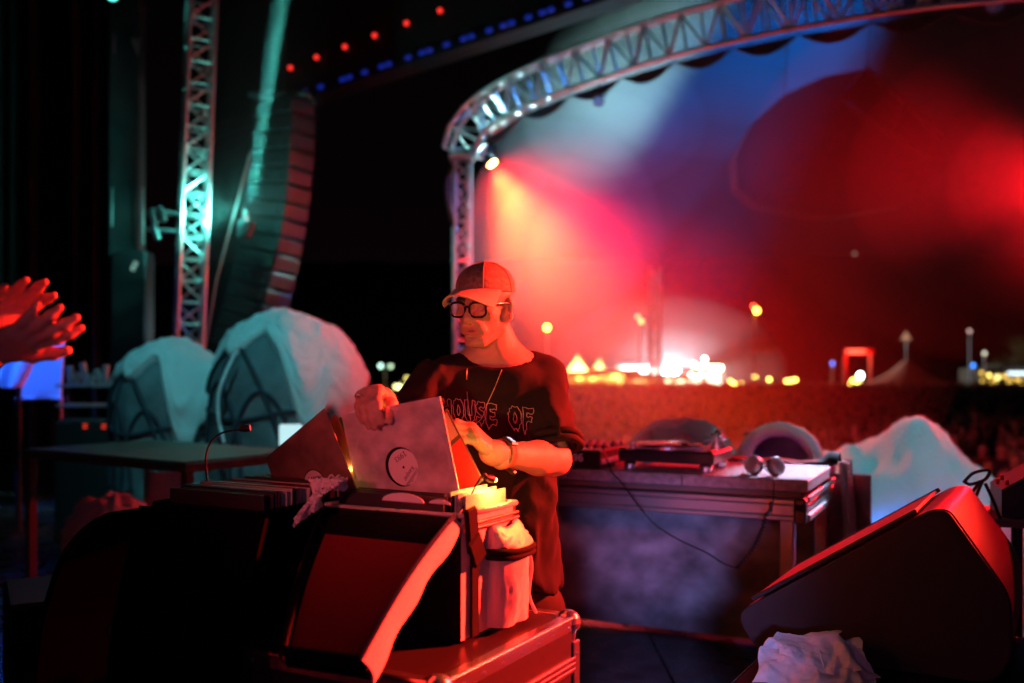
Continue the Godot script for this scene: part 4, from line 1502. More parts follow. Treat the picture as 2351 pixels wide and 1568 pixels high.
# ------------------------------------------------------------------ tables
func build_tables() -> void:
	# plywood table at the side
	var ply := mat("plywood", Color(0.2, 0.18, 0.16), 0.55, 0.0, {"mottle": noise_tex("wood", 0.01, 5, 14, false, FastNoiseLite.TYPE_SIMPLEX_SMOOTH, 0.6, 1.0), "scale": 1.5})
	var e1 := Vector3(-0.83, 0, -0.557).normalized()
	var tb := Basis(-e1, Vector3.UP, (-e1).cross(Vector3.UP).normalized())
	var o := Vector3(-1.716, 0, -5.24)
	var tx := Transform3D(tb, o)
	var t := thing("plywood_table", "weathered plywood work table in front of the igloo tents", "table", o)
	var mb := MB.new()
	mb.box(tx * Transform3D(Basis(), Vector3(-0.78, 0.927, -0.46)), Vector3(1.56, 0.045, 0.92), 0.004)
	part("table_top", mb, ply, t)
	mb = MB.new()
	mb.box(tx * Transform3D(Basis(), Vector3(-0.78, 0.955, -0.46)), Vector3(1.5, 0.008, 0.88), 0.002)
	part("dark_mat", mb, mat("black_mat", Color(0.012, 0.013, 0.014), 0.6), t)
	for q in [[-0.04, -0.04], [-1.52, -0.04], [-0.04, -0.88], [-1.52, -0.88]]:
		mb = MB.new()
		mb.box(tx * Transform3D(Basis(), Vector3(q[0], 0.452, q[1])), Vector3(0.05, 0.904, 0.05), 0.004)
		part("leg", mb, mat("leg_wood", Color(0.16, 0.12, 0.1), 0.6), t)
	# white rolled fleece and board under it
	mb = MB.new()
	var n := noise3(77, 3.0, 4)
	var fc := W(252, 1140, 6.6)
	mb.grid(func(u, v):
		var a: float = -u * TAU
		var b: float = (v - 0.5) * PI
		var d := Vector3(cos(b) * cos(a) * 0.24, sin(b) * 0.24, cos(b) * sin(a) * 0.2)
		return Vector3(fc.x, 0.31, fc.z) + d * (1.25 + n.get_noise_3dv(d * 5.0) * 0.35), 40, 24)
	lone("fleece_bundle", "rounded bundle of white fleece lying under the plywood table", "fleece", mb, mat("igloo_fleece"))
	mb = MB.new()
	mb.box(Transform3D(Basis(Vector3.UP, 0.5), W(385, 1160, 6.3)) , Vector3(0.22, 0.42, 0.03), 0.004)
	mb.box(Transform3D(Basis(Vector3.UP, 0.5), W(385, 1160, 6.3) - Vector3.UP * 0.4) , Vector3(0.22, 0.38, 0.02), 0.004)
	lone("white_board", "upright pale board leaning under the plywood table", "board", mb, mat("board_white", Color(0.55, 0.57, 0.6), 0.7))
	# low road case with a sheet of paper
	t = thing("road_case", "low black road case with a sheet of paper on its lid", "case", W(215, 1500, 3.9) * Vector3(1, 0, 1))
	mb = MB.new()
	var cx := Transform3D(Basis(Vector3.UP, 0.5), Vector3(W(215, 1500, 3.9).x, 0.31, -3.9))
	mb.box(cx, Vector3(0.62, 0.62, 0.5), 0.012)
	part("body", mb, mat("case_black", Color(0.006, 0.006, 0.007), 0.6, 0.0, {"spec": 0.25, "relief": noise_tex("grain", 0.2), "depth": 0.08, "scale": 4.0}), t)
	mb = MB.new()
	mb.box(Transform3D(Basis(Vector3.UP, 0.5), W(292, 1318, 3.86) * Vector3(1, 0, 1) + Vector3.UP * 0.6235), Vector3(0.15, 0.002, 0.2))
	lone("paper_sheet", "white sheet of paper on the low black road case", "paper", mb, mat("paper", Color(0.75, 0.75, 0.74), 0.8))
	# deck table
	tb = Basis(Vector3(0.9, 0, 0.435).normalized(), Vector3.UP, Vector3(-0.435, 0, 0.9).normalized())
	o = Vector3(1.248, 0, -4.2)
	tx = Transform3D(tb, o)
	t = thing("deck_table", "stage platform table with aluminium rails carrying the turntable", "table", o)
	var rail := mat("rail_alu", Color(0.55, 0.55, 0.56), 0.36, 0.85, {"gloss": noise_tex("scratch", 0.03, 5, 33, false, FastNoiseLite.TYPE_SIMPLEX_SMOOTH, 0.8, 1.0), "scale": 2.5})
	var wood := mat("deck_wood", Color(0.13, 0.1, 0.08), 0.6)
	mb = MB.new()
	mb.box(tx * Transform3D(Basis(), Vector3(-1.08, 0.92, -0.44)), Vector3(2.1, 0.03, 0.8), 0.004)
	part("deck_board", mb, wood, t)
	mb = MB.new()
	for q in [[0.888, 0.022, 0.0], [0.852, 0.046, -0.006], [0.818, 0.02, 0.004]]:
		mb.box(tx * Transform3D(Basis(), Vector3(-1.09, q[0], -0.035 + q[2])), Vector3(2.06, q[1], 0.03), 0.004)
	part("front_rail", mb, rail, t)
	mb = MB.new()
	for q in [[0.898, 0.03, 0.0], [0.858, 0.04, -0.008], [0.818, 0.03, 0.004]]:
		mb.box(tx * Transform3D(Basis(), Vector3(-0.02 + q[2], q[0], -0.46)), Vector3(0.03, q[1], 0.78), 0.004)
	part("side_rail", mb, rail, t)
	mb = MB.new()
	mb.box(tx * Transform3D(Basis(), Vector3(-0.035, 0.852, -0.03)), Vector3(0.05, 0.11, 0.05), 0.008)
	mb.tube([tx * Vector3(-0.05, 0.87, 0.0), tx * Vector3(-0.02, 0.87, 0.01)], 0.016, 10)
	part("corner_clamp", mb, mat("clamp", Color(0.08, 0.08, 0.08), 0.3, 0.7), t)
	for q in [[-0.1, -0.09], [-0.06, -0.78], [-1.95, -0.09], [-1.95, -0.78]]:
		mb = MB.new()
		mb.box(tx * Transform3D(Basis(), Vector3(q[0], 0.4025, q[1])), Vector3(0.062, 0.805, 0.062), 0.006)
		part("leg", mb, rail, t)
	# three pale slabs lying on it
	var slab := mat("slab", Color(0.42, 0.4, 0.42), 0.55, 0.0, {"mottle": noise_tex("stone", 0.03, 5, 17, false, FastNoiseLite.TYPE_SIMPLEX_SMOOTH, 0.6, 1.0), "scale": 1.6})
	var k := 0
	for q in [[-0.545, 0.0, "pale concrete slab under the headphones"], [-1.1, -0.549, "pale concrete slab under the turntable"], [-1.66, -1.104, "pale concrete slab hidden behind the record player"]]:
		mb = MB.new()
		mb.box(tx * Transform3D(Basis(), Vector3((q[0] + q[1]) / 2.0, 0.9615, -0.42)), Vector3(q[1] - q[0], 0.052, 0.84), 0.004)
		lone("slab", q[2], "slab", mb, slab, "slabs on the deck table")
		k += 1
	# backboard towards the audience
	mb = MB.new()
	mb.box(tx * Transform3D(Basis(), Vector3(-1.0, 0.47, -0.98)), Vector3(2.3, 0.9, 0.02), 0.003)
	lone("backboard", "stained grey backboard standing behind the deck table", "board", mb, mat("backboard", Color(0.5, 0.5, 0.52), 0.75, 0.0, {"mottle": noise_tex("stain", 0.009, 5, 27, false, FastNoiseLite.TYPE_SIMPLEX_SMOOTH, 0.45, 1.0), "scale": 0.9}))
	# white cloth at the corner of the table, black cloth along its back
	mb = MB.new()
	mb.grid(func(u, v):
		var y := lerpf(0.35, 1.0, v)
		return tx * Vector3(0.05 + 0.02 * sin(u * 17.0) + 0.03 * (1.0 - v), y, lerpf(-0.72, -0.95, u) + 0.02 * sin(v * 8.0)), 40, 24, 0.006)
	lone("white_drape", "white cloth hanging over the far corner of the deck table", "cloth", mb, mat("igloo_fleece"))
	mb = MB.new()
	mb.grid(func(u, v):
		var h := 0.991 + 0.012 * absf(sin(u * 9.0)) + 0.05 * smoothstep(0.82, 0.95, u) * sin(v * PI)
		return tx * Vector3(lerpf(-0.62, 0.03, u), h, lerpf(-0.68, -0.84, v) + 0.015 * sin(u * 14.0)), 40, 8, 0.004)
	lone("black_cloth", "black cloth strip lying along the back of the deck table", "cloth", mb, mat("cloth_black", Color(0.015, 0.015, 0.018), 0.9))

# ------------------------------------------------------------------ turntable, mixer, headphones
func build_decks() -> void:
	var tx := Transform3D(Basis(Vector3(0.9, 0, 0.435).normalized(), Vector3.UP, Vector3(-0.435, 0, 0.9).normalized()), Vector3(1.248, 0, -4.2))
	var blk := mat("gear_black", Color(0.02, 0.02, 0.021), 0.32, 0.0, {"relief": noise_tex("grain", 0.2), "depth": 0.03, "scale": 5.0})
	var silver := mat("silver", Color(0.75, 0.75, 0.76), 0.22, 0.95)
	var top := 0.9885
	# turntable
	var c := tx * Vector3(-0.648, top, -0.255)
	var t := thing("turntable", "black turntable with a record on its platter and silver feet", "turntable", c)
	var mb := MB.new()
	mb.box(tx * Transform3D(Basis(), Vector3(-0.648, 1.052, -0.255)), Vector3(0.453, 0.052, 0.353), 0.006)
	part("plinth", mb, blk, t)
	mb = MB.new()
	mb.box(tx * Transform3D(Basis(), Vector3(-0.648, 1.0805, -0.255)), Vector3(0.443, 0.006, 0.343), 0.002)
	part("top_plate", mb, mat("deck_plate", Color(0.1, 0.1, 0.1), 0.25, 0.8), t)
	for q in [[-0.83, -0.12], [-0.47, -0.12], [-0.83, -0.39], [-0.47, -0.39]]:
		mb = MB.new()
		mb.lathe(tx * Transform3D(Basis(), Vector3(q[0], top, q[1])), [Vector2(0.0, 0.001), Vector2(0.03, 0.001), Vector2(0.031, 0.006), Vector2(0.031, 0.024), Vector2(0.027, 0.03), Vector2(0.018, 0.038)], 20)
		part("foot", mb, silver, t)
	mb = MB.new()
	var pc := Vector3(-0.69, 1.0835, -0.255)
	mb.lathe(tx * Transform3D(Basis(), pc), [Vector2(0.166, 0.0), Vector2(0.166, 0.012), Vector2(0.16, 0.016), Vector2(0.0, 0.017)], 48)
	var platter := part("platter", mb, silver, t)
	mb = MB.new()
	for k in 72:
		var a := TAU * k / 72.0
		mb.box(tx * Transform3D(Basis(Vector3.UP, -a), pc + Vector3(cos(a) * 0.1665, 0.006, sin(a) * 0.1665)), Vector3(0.003, 0.006, 0.006))
	part("strobe_dots", mb, mat("dots", Color(0.5, 0.5, 0.5), 0.4, 0.5), platter)
	mb = MB.new()
	mb.lathe(tx * Transform3D(Basis(), pc + Vector3(0, 0.018, 0)), [Vector2(0.151, 0.0), Vector2(0.151, 0.002), Vector2(0.05, 0.003), Vector2(0.0, 0.003)], 48)
	lone("vinyl_record", "black record lying on the turntable platter", "record", mb, mat("vinyl", Color(0.012, 0.012, 0.013), 0.18))
	mb = MB.new()
	mb.lathe(tx * Transform3D(Basis(), pc + Vector3(0, 0.0212, 0)), [Vector2(0.05, 0.0), Vector2(0.05, 0.0008), Vector2(0.0, 0.001)], 32)
	mb.tube([tx * (pc + Vector3(0, 0.02, 0)), tx * (pc + Vector3(0, 0.036, 0))], 0.0035, 8)
	part("centre_label", mb, mat("label_amber", Color(0.6, 0.35, 0.05), 0.5), t)
	# tone arm, its base and counterweight
	var pv := Vector3(-0.478, 1.085, -0.36)
	mb = MB.new()
	mb.lathe(tx * Transform3D(Basis(), pv), [Vector2(0.042, 0.0), Vector2(0.042, 0.012), Vector2(0.03, 0.016), Vector2(0.03, 0.03), Vector2(0.016, 0.034), Vector2(0.016, 0.048), Vector2(0.0, 0.05)], 24)
	part("tonearm_base", mb, silver, t)
	mb = MB.new()
	mb.tube(smooth_line([tx * (pv + Vector3(0.012, 0.042, -0.03)), tx * (pv + Vector3(0, 0.042, 0)), tx * (pv + Vector3(-0.015, 0.04, 0.08)), tx * (pv + Vector3(-0.04, 0.036, 0.15)), tx * (pv + Vector3(-0.09, 0.03, 0.2))], 18), 0.005, 8)
	part("tonearm", mb, silver, t)
	mb = MB.new()
	mb.tube([tx * (pv + Vector3(0.008, 0.042, -0.02)), tx * (pv + Vector3(0.022, 0.042, -0.055))], 0.016, 16)
	part("counterweight", mb, silver, t)
	mb = MB.new()
	mb.box(tx * Transform3D(Basis(Vector3.UP, 0.9), pv + Vector3(-0.098, 0.026, 0.21)), Vector3(0.018, 0.012, 0.036), 0.003)
	part("headshell", mb, blk, t)
	for q in [[0.0, 0.065, 0.0, 0.019], [0.02, 0.06, 0.03, 0.014], [-0.018, 0.058, 0.022, 0.012]]:
		mb = MB.new()
		bulb(mb, tx * (pv + Vector3(q[0], q[1], q[2])), q[3])
		part("tonearm_knob", mb, silver, t)
	mb = MB.new()
	mb.tube([tx * Vector3(-0.868 + 0.06, 1.083, -0.1), tx * Vector3(-0.868 + 0.06, 1.11, -0.1)], 0.014, 14)
	part("strobe_lamp_post", mb, silver, t)
	mb = MB.new()
	mb.tube([tx * Vector3(-0.62, 1.083, -0.085), tx * Vector3(-0.62, 1.118, -0.085)], 0.0045, 8)
	part("cue_light_post", mb, silver, t)
	for q in [[-0.852, -0.1], [-0.45, -0.14]]:
		mb = MB.new()
		mb.box(tx * Transform3D(Basis(), Vector3(q[0], 1.0855, q[1] - 0.0)), Vector3(0.028, 0.006, 0.03 if q[0] < -0.6 else 0.1), 0.002)
		part("switch_panel", mb, blk, t)
	# mixer
	c = tx * Vector3(-1.11, top, -0.215)
	t = thing("mixer", "black sixteen knob mixer marked with white lettering beside the turntable", "mixer", c)
	mb = MB.new()
	mb.box(tx * Transform3D(Basis(), Vector3(-1.11, 1.032, -0.215)), Vector3(0.34, 0.084, 0.4), 0.006)
	part("housing", mb, blk, t)
	mb = MB.new()
	mb.box(tx * Transform3D(Basis(), Vector3(-1.11, 1.0755, -0.215)), Vector3(0.33, 0.004, 0.39), 0.001)
	part("face_plate", mb, mat("mixer_plate", Color(0.05, 0.05, 0.052), 0.35, 0.3), t)
	var kp := MB.new()
	kp.lathe(Transform3D(), [Vector2(0.009, 0.0), Vector2(0.0085, 0.014), Vector2(0.006, 0.018), Vector2(0.0, 0.0185)], 10)
	var knob := kp.mesh()
	for i in 8:
		for j in 7:
			if (i + j * 3) % 7 == 5:
				continue
			var o := part("knob", knob, [blk, mat("knob_grey", Color(0.5, 0.5, 0.5), 0.4), mat("knob_red", Color(0.4, 0.03, 0.03), 0.4)][(i * 3 + j) % 3], t)
			o.transform = t.transform.affine_inverse() * (tx * Transform3D(Basis(), Vector3(-1.255 + i * 0.041, 1.0778, -0.385 + j * 0.042)))
	for i in 4:
		mb = MB.new()
		mb.box(tx * Transform3D(Basis(), Vector3(-1.23 + i * 0.075, 1.083, -0.06)), Vector3(0.012, 0.012, 0.022), 0.003)
		part("fader_cap", mb, mat("knob_grey"), t)
	letters("lettering", "96", tx * Transform3D(Basis(), Vector3(-1.05, 1.04, -0.0146)), 0.036, mat("print_white", Color(0.8, 0.8, 0.8), 0.6), t, font("Droid Sans", 700))
	letters("lettering", "ALLEN&HEATH", tx * Transform3D(Basis(Vector3.UP, PI / 2), Vector3(-0.9394, 1.022, -0.16)), 0.024, mat("print_white"), t, font("Droid Sans", 700))
	# headphones
	c = tx * Vector3(-0.2, top, -0.16)
	t = thing("headphones", "silver headphones lying on the pale slab in white light", "headphones", c)
	var cups := []
	var grey := mat("headphone_grey", Color(0.5, 0.53, 0.55), 0.3, 0.4)
	for q in [[W(1730, 1073, 4.42), Vector3(-0.75, 0.42, 0.5)], [W(1782, 1070, 4.36), Vector3(0.6, 0.25, 0.76)]]:
		var n: Vector3 = q[1].normalized()
		var b := Basis(n.cross(Vector3.UP).normalized(), n, n.cross(Vector3.UP).normalized().cross(n))
		var ctr: Vector3 = q[0]
		ctr.y = top + 0.043
		var x := Transform3D(b, ctr)
		mb = MB.new()
		mb.lathe(x, [Vector2(0.0, -0.006), Vector2(0.038, -0.006), Vector2(0.042, 0.0), Vector2(0.042, 0.012), Vector2(0.036, 0.02), Vector2(0.02, 0.024), Vector2(0.0, 0.025)], 28)
		part("ear_cup", mb, grey, t)
		mb = MB.new()
		mb.lathe(x, [Vector2(0.02, -0.026), Vector2(0.036, -0.026), Vector2(0.043, -0.018), Vector2(0.043, -0.01), Vector2(0.038, -0.005)], 28)
		part("ear_pad", mb, mat("pad", Color(0.05, 0.05, 0.055), 0.6), t)
		cups.append(ctr)
	mb = MB.new()
	var band := smooth_line([cups[0] + Vector3(0.0, 0.02, -0.01), (cups[0] as Vector3).lerp(cups[1], 0.2) + Vector3(-0.01, -0.01, -0.12), (cups[0] as Vector3).lerp(cups[1], 0.6) + Vector3(0.0, -0.02, -0.14), cups[1] + Vector3(0.02, 0.01, -0.02)], 20)
	mb.tube(band, 0.007, 8)
	part("headband", mb, grey, t)
	mb = MB.new()
	mb.tube([cups[0] + Vector3(-0.055, 0.02, 0.0), cups[0] + Vector3(-0.03, 0.005, -0.01)], 0.009, 8)
	part("hinge", mb, silver, t)
	# cable: hangs over the slab, coils, and runs back to the mixer
	t = thing("headphone_cable", "black headphone cable drooping in front of the backboard", "cable", W(1690, 1305, 4.08))
	var cm := mat("cable_black", Color(0.012, 0.012, 0.013), 0.5)
	mb = MB.new()
	mb.tube(smooth_line([W(1746, 1065, 4.36), W(1762, 1082, 4.27), W(1776, 1100, 4.17), W(1776, 1140, 4.14), W(1772, 1160, 4.13), W(1760, 1178, 4.12)], 24), 0.0032, 6)
	part("straight_lead", mb, cm, t)
	var coil := []
	var cpath := smooth_line([W(1760, 1178, 4.12), W(1750, 1215, 4.11), W(1728, 1260, 4.1), W(1692, 1304, 4.09)], 120)
	for k in 121:
		var a := k * 0.9
		coil.append(cpath[k] + Vector3(cos(a), sin(a) * 0.5, sin(a)) * 0.0065)
	mb = MB.new()
	mb.tube(coil, 0.0038, 5)
	part("coiled_lead", mb, cm, t)
	mb = MB.new()
	mb.tube(smooth_line([W(1692, 1304, 4.09), W(1660, 1293, 4.12), W(1620, 1268, 4.18), W(1560, 1240, 4.25), W(1505, 1205, 4.3), W(1465, 1160, 4.34), W(1432, 1115, 4.42), W(1404, 1082, 4.56), W(1394, 1056, 4.62), W(1385, 1030, 4.66)], 40), 0.0032, 6)
	part("straight_lead", mb, cm, t)
	mb = MB.new()
	mb.tube([W(1771, 1152, 4.127), W(1769, 1176, 4.12)], 0.0075, 8)
	part("strain_relief", mb, cm, t)

func letters(called: String, text: String, at: Transform3D, hgt: float, m: Material, parent: Node3D, f: Font, depth := 0.0012) -> MeshInstance3D:
	var tm := TextMesh.new()
	tm.text = text
	tm.font = f
	tm.font_size = 32
	tm.pixel_size = hgt / 23.0
	tm.depth = depth
	tm.curve_step = 1.0
	var o := MeshInstance3D.new()
	o.name = called
	o.mesh = tm
	o.material_override = m
	parent.add_child(o, true)
	o.transform = world_of(parent).affine_inverse() * at
	return o

# ------------------------------------------------------------------ flight case, record bags, records
const CASE_TOP := 0.83

func case_frame() -> Transform3D:
	return Transform3D(Basis(Vector3(0.874, 0, 0.486).normalized(), Vector3.UP, Vector3(-0.486, 0, 0.874).normalized()), Vector3(0.176, CASE_TOP, -2.6))

func sleeve(called: String, label: String, origin: Vector3, ex: Vector3, ey: Vector3, m: Material, group := "", size := 0.315, thick := 0.0035) -> Node3D:
	# origin: a corner; ex, ey: unit edges; the front faces ex x ey reversed towards the viewer side
	var nz := ex.cross(ey).normalized()
	var t := thing(called, label, "record sleeve", origin, group)
	var mb := MB.new()
	mb.box(Transform3D(Basis(ex, ey, nz), origin + (ex + ey) * size * 0.5), Vector3(size, size, thick), 0.0008)
	part("sleeve", mb, m, t)
	return t

func build_bags() -> void:
	var fx := case_frame()
	var lam := mat("case_laminate", Color(0.028, 0.022, 0.022), 0.35, 0.0, {"gloss": noise_tex("scratch", 0.03), "relief": noise_tex("grain", 0.2), "depth": 0.03, "scale": 3.0})
	var alu := mat("case_alu", Color(0.68, 0.67, 0.66), 0.26, 0.95, {"gloss": noise_tex("scratch", 0.03), "scale": 5.0})
	var t := thing("flight_case", "large black flight case with riveted aluminium edges under the record bags", "flight case", Vector3(fx.origin.x, 0, fx.origin.z))
	var mb := MB.new()
	var Lx := 1.0
	var Lz := 0.66
	mb.box(fx * Transform3D(Basis(), Vector3(-Lx / 2, -0.0625, Lz / 2)), Vector3(Lx - 0.012, 0.113, Lz - 0.012), 0.003)
	part("lid", mb, lam, t)
	mb = MB.new()
	mb.box(fx * Transform3D(Basis(), Vector3(-Lx / 2, -0.478, Lz / 2)), Vector3(Lx - 0.012, 0.69, Lz - 0.012), 0.003)
	part("body", mb, lam, t)
	# edge profiles: top frame
	for q in [[Vector3(-Lx / 2, 0, 0), Vector3(Lx, 0, 0)], [Vector3(-Lx / 2, 0, Lz), Vector3(Lx, 0, 0)], [Vector3(0, 0, Lz / 2), Vector3(0, 0, Lz)], [Vector3(-Lx, 0, Lz / 2), Vector3(0, 0, Lz)]]:
		var e: Vector3 = q[1]
		var c0: Vector3 = q[0]
		mb = MB.new()
		var inx := Vector3(0, 0, 1.0 if c0.z < 0.01 else -1.0) if e.x > 0 else Vector3(-1.0 if c0.x > -0.01 else 1.0, 0, 0)
		var along := e.normalized()
		mb.box(fx * Transform3D(Basis(), c0 + inx * 0.016 + Vector3(0, -0.004, 0)), along.abs() * (e.length() - 0.03) + Vector3(0, 0.004, 0) + inx.abs() * 0.032, 0.001)
		mb.box(fx * Transform3D(Basis(), c0 + Vector3(0, -0.022, 0) + inx * 0.003), along.abs() * (e.length() - 0.03) + Vector3(0, 0.032, 0) + inx.abs() * 0.004, 0.001)
		var tb0: Vector3 = fx * (c0 - along * (e.length() / 2 - 0.02) + inx * 0.005 + Vector3(0, -0.007, 0))
		var tb1: Vector3 = fx * (c0 + along * (e.length() / 2 - 0.02) + inx * 0.005 + Vector3(0, -0.007, 0))
		mb.tube([tb0, tb1], 0.0065, 8)
		var pr := part("edge_profile", mb, alu, t)
		# tongue and groove strip at the lid joint
		mb = MB.new()
		for yy in [-0.113, -0.127, -0.141]:
			mb.box(fx * Transform3D(Basis(), c0 + Vector3(0, yy, 0) + inx * 0.002), along.abs() * (e.length() - 0.05) + Vector3(0, 0.011, 0) + inx.abs() * 0.009, 0.002)
		part("lid_joint", mb, alu, t)
		var rv := int(e.length() / 0.085)
		for k in rv:
			mb = MB.new()
			var rp := c0 + along * (-e.length() / 2 + 0.06 + k * 0.085) + Vector3(0, -0.027, 0) - inx * -0.0005
			mb.lathe(fx * Transform3D(Basis(inx.cross(Vector3.UP).cross(inx).cross(-inx).normalized(), -inx, Vector3.UP).orthonormalized(), rp), [Vector2(0.0045, 0.0), Vector2(0.0035, 0.002), Vector2(0.0, 0.0028)], 8)
			part("rivet", mb, alu, pr)
	# upright corner angles and ball corners
	for q in [Vector3(0, 0, 0), Vector3(0, 0, Lz), Vector3(-Lx, 0, 0), Vector3(-Lx, 0, Lz)]:
		var sx := -1.0 if q.x > -0.01 else 1.0
		var sz := 1.0 if q.z < 0.01 else -1.0
		mb = MB.new()
		mb.box(fx * Transform3D(Basis(), q + Vector3(sx * 0.016, -0.44, sz * 0.001)), Vector3(0.032, 0.74, 0.004), 0.001)
		mb.box(fx * Transform3D(Basis(), q + Vector3(sx * 0.001, -0.44, sz * 0.016)), Vector3(0.004, 0.74, 0.032), 0.001)
		var ang := part("corner_angle", mb, alu, t)
		for k in 7:
			mb = MB.new()
			mb.lathe(fx * Transform3D(Basis(Vector3.BACK, sx * PI / 2), q + Vector3(-sx * 0.001, -0.1 - k * 0.1, sz * 0.018)), [Vector2(0.0045, 0.0), Vector2(0.0035, 0.002), Vector2(0.0, 0.0028)], 8)
			part("rivet", mb, alu, ang)
		mb = MB.new()
		var cc = q + Vector3(sx * 0.022, -0.022, sz * 0.022)
		mb.lathe(fx * Transform3D(Basis(), cc), [Vector2(0.0, -0.032), Vector2(0.02, -0.027), Vector2(0.03, -0.014), Vector2(0.033, 0.0), Vector2(0.03, 0.014), Vector2(0.022, 0.025), Vector2(0.012, 0.0305), Vector2(0.0, 0.032)], 18)
		for d in [Vector3(sx, 0, 0), Vector3(0, 0, sz), Vector3(0, -1, 0)]:
			var tip: Vector3 = cc + d * 0.06
			mb.tube([fx * cc, fx * tip], [0.024, 0.018], 10)
		part("ball_corner", mb, alu, t)
	# canvas bag
	var by := Transform3D(fx.basis, fx * Vector3(-0.12, 0, 0.13))
	var canvas := mat("canvas", Color(0.62, 0.58, 0.54), 0.85, 0.0, {"relief": noise_tex("weave", 0.35, 2, 61), "depth": 0.08, "scale": 8.0, "sheen": 0.2})
	var webbing := mat("webbing", Color(0.008, 0.007, 0.007), 0.85, 0.0, {"spec": 0.25, "relief": noise_tex("weave", 0.35), "depth": 0.08, "scale": 8.0})
	t = thing("canvas_record_bag", "light canvas record bag with open lid and zipped pocket", "bag", by.origin)
	var BW := 0.4
	var BD := 0.26
	var BH := 0.295
	var nz := noise3(81, 9.0, 3)
	var wall := func(a: Vector3, b: Vector3, n: Vector3, hgt: float) -> MB:
		var w := MB.new()
		w.grid(func(u, v):
			var bulge: float = sin(PI * u) * sin(PI * v) * 0.008
			var p = a.lerp(b, u) + Vector3.UP * hgt * v
			return by * (p + n * (bulge + nz.get_noise_3dv(p * 3.0) * 0.004 * sin(PI * u))), 20, 14, 0.006)
		return w
	part("side_wall", wall.call(Vector3(0, 0.004, BD), Vector3(0, 0.004, 0), Vector3(1, 0, 0), BH), canvas, t)
	part("side_wall", wall.call(Vector3(-BW, 0.004, 0), Vector3(-BW, 0.004, BD), Vector3(-1, 0, 0), BH), canvas, t)
	part("front_wall", wall.call(Vector3(-BW, 0.004, BD), Vector3(0, 0.004, BD), Vector3(0, 0, 1), BH), webbing, t)
	part("back_wall", wall.call(Vector3(0, 0.004, 0), Vector3(-BW, 0.004, 0), Vector3(0, 0, -1), BH), canvas, t)
	mb = MB.new()
	mb.box(by * Transform3D(Basis(), Vector3(-BW / 2, 0.008, BD / 2)), Vector3(BW - 0.012, 0.008, BD - 0.012))
	part("bottom", mb, webbing, t)
	# rim piping and webbing band
	mb = MB.new()
	mb.tube([by * Vector3(0.003, BH, BD), by * Vector3(0.006, BH + 0.002, BD * 0.5), by * Vector3(0.003, BH, 0), by * Vector3(-BW, BH, 0), by * Vector3(-BW, BH, BD)], 0.007, 8, true)
	part("rim_piping", mb, canvas, t)
	mb = MB.new()
	mb.tube([by * Vector3(0.008, BH - 0.022, BD), by * Vector3(0.014, BH - 0.02, BD * 0.5), by * Vector3(0.008, BH - 0.022, 0)], 0.004, 6)
	mb.tube([by * Vector3(0.008, BH - 0.034, BD), by * Vector3(0.015, BH - 0.033, BD * 0.5), by * Vector3(0.008, BH - 0.034, 0)], 0.005, 6)
	part("rim_zip", mb, mat("zip", Color(0.25, 0.2, 0.15), 0.35, 0.6), t)
	mb = MB.new()
	mb.box(by * Transform3D(Basis(), Vector3(0.0095, BH * 0.43, BD * 0.83)), Vector3(0.007, BH * 0.82, 0.034), 0.002)
	part("strap", mb, webbing, t)
	mb = MB.new()
	mb.box(by * Transform3D(Basis(Vector3.RIGHT, 0.5), Vector3(0.02, BH * 0.72, BD * 0.86)), Vector3(0.012, 0.07, 0.06), 0.006)
	mb.box(by * Transform3D(Basis(Vector3.RIGHT, 0.15), Vector3(0.014, BH * 0.88, BD * 0.9)), Vector3(0.014, 0.11, 0.05), 0.006)
	part("buckle_strap", mb, webbing, t)
	# zipped pocket on the side wall
	mb = MB.new()
	var pn := noise3(85, 14.0, 3)
	mb.grid(func(u, v):
		var a: float = (u - 0.5) * PI
		var y: float = lerpf(0.012, 0.2, v)
		var out: float = 0.062 * (0.82 + 0.18 * sin(v * 2.6)) * pow(maxf(cos(a), 0.0), 0.55)
		var z: float = 0.075 - sin(a) * 0.074
		var p := Vector3(0.004 + out, y, z)
		var fold: float = pn.get_noise_3dv(p * Vector3(1.0, 0.7, 1.6)) * 0.006 * cos(a) + 0.007 * sin(y * 22.0 + z * 46.0 + 1.0) * cos(a) * (1.0 - 0.5 * v)
		return by * (p + Vector3(fold, 0, 0)), 40, 34, 0.004)
	var pocket := part("pocket", mb, canvas, t)
	mb = MB.new()
	mb.grid(func(u, v):
		var a: float = (u - 0.5) * PI
		var e: float = 1.0 - 0.82 * v
		var out: float = 0.068 * pow(maxf(cos(a), 0.0), 0.5) * e
		var z: float = 0.075 - sin(a) * 0.078 * lerpf(1.0, 0.86, v)
		var y: float = 0.2 + 0.052 * pow(v, 0.8) + 0.008 * sin(u * 9.0)
		return by * Vector3(0.004 + out + pn.get_noise_2d(u * 5.0, v * 4.0) * 0.008, y, z), 30, 12, 0.004)
	part("pocket_flap", mb, canvas, pocket)
	mb = MB.new()
	var zp := []
	for k in 21:
		var a: float = (k / 20.0 - 0.5) * PI
		zp.append(by * Vector3(0.006 + 0.069 * pow(maxf(cos(a), 0.0), 0.52), 0.196, 0.075 - sin(a) * 0.079))
	mb.tube(zp, 0.0075, 8)
	var zp2 := []
	for q in zp:
		zp2.append(q - Vector3.UP * 0.014)
	mb.tube(zp2, 0.007, 8)
	part("pocket_zip", mb, webbing, pocket)
	mb = MB.new()
	mb.tube(smooth_line([by * Vector3(0.028, 0.2, 0.0), by * Vector3(0.04, 0.14, -0.015), by * Vector3(0.03, 0.06, -0.02), by * Vector3(0.045, 0.012, -0.03)], 16), 0.0045, 6)
	part("shoulder_strap", mb, canvas, t)
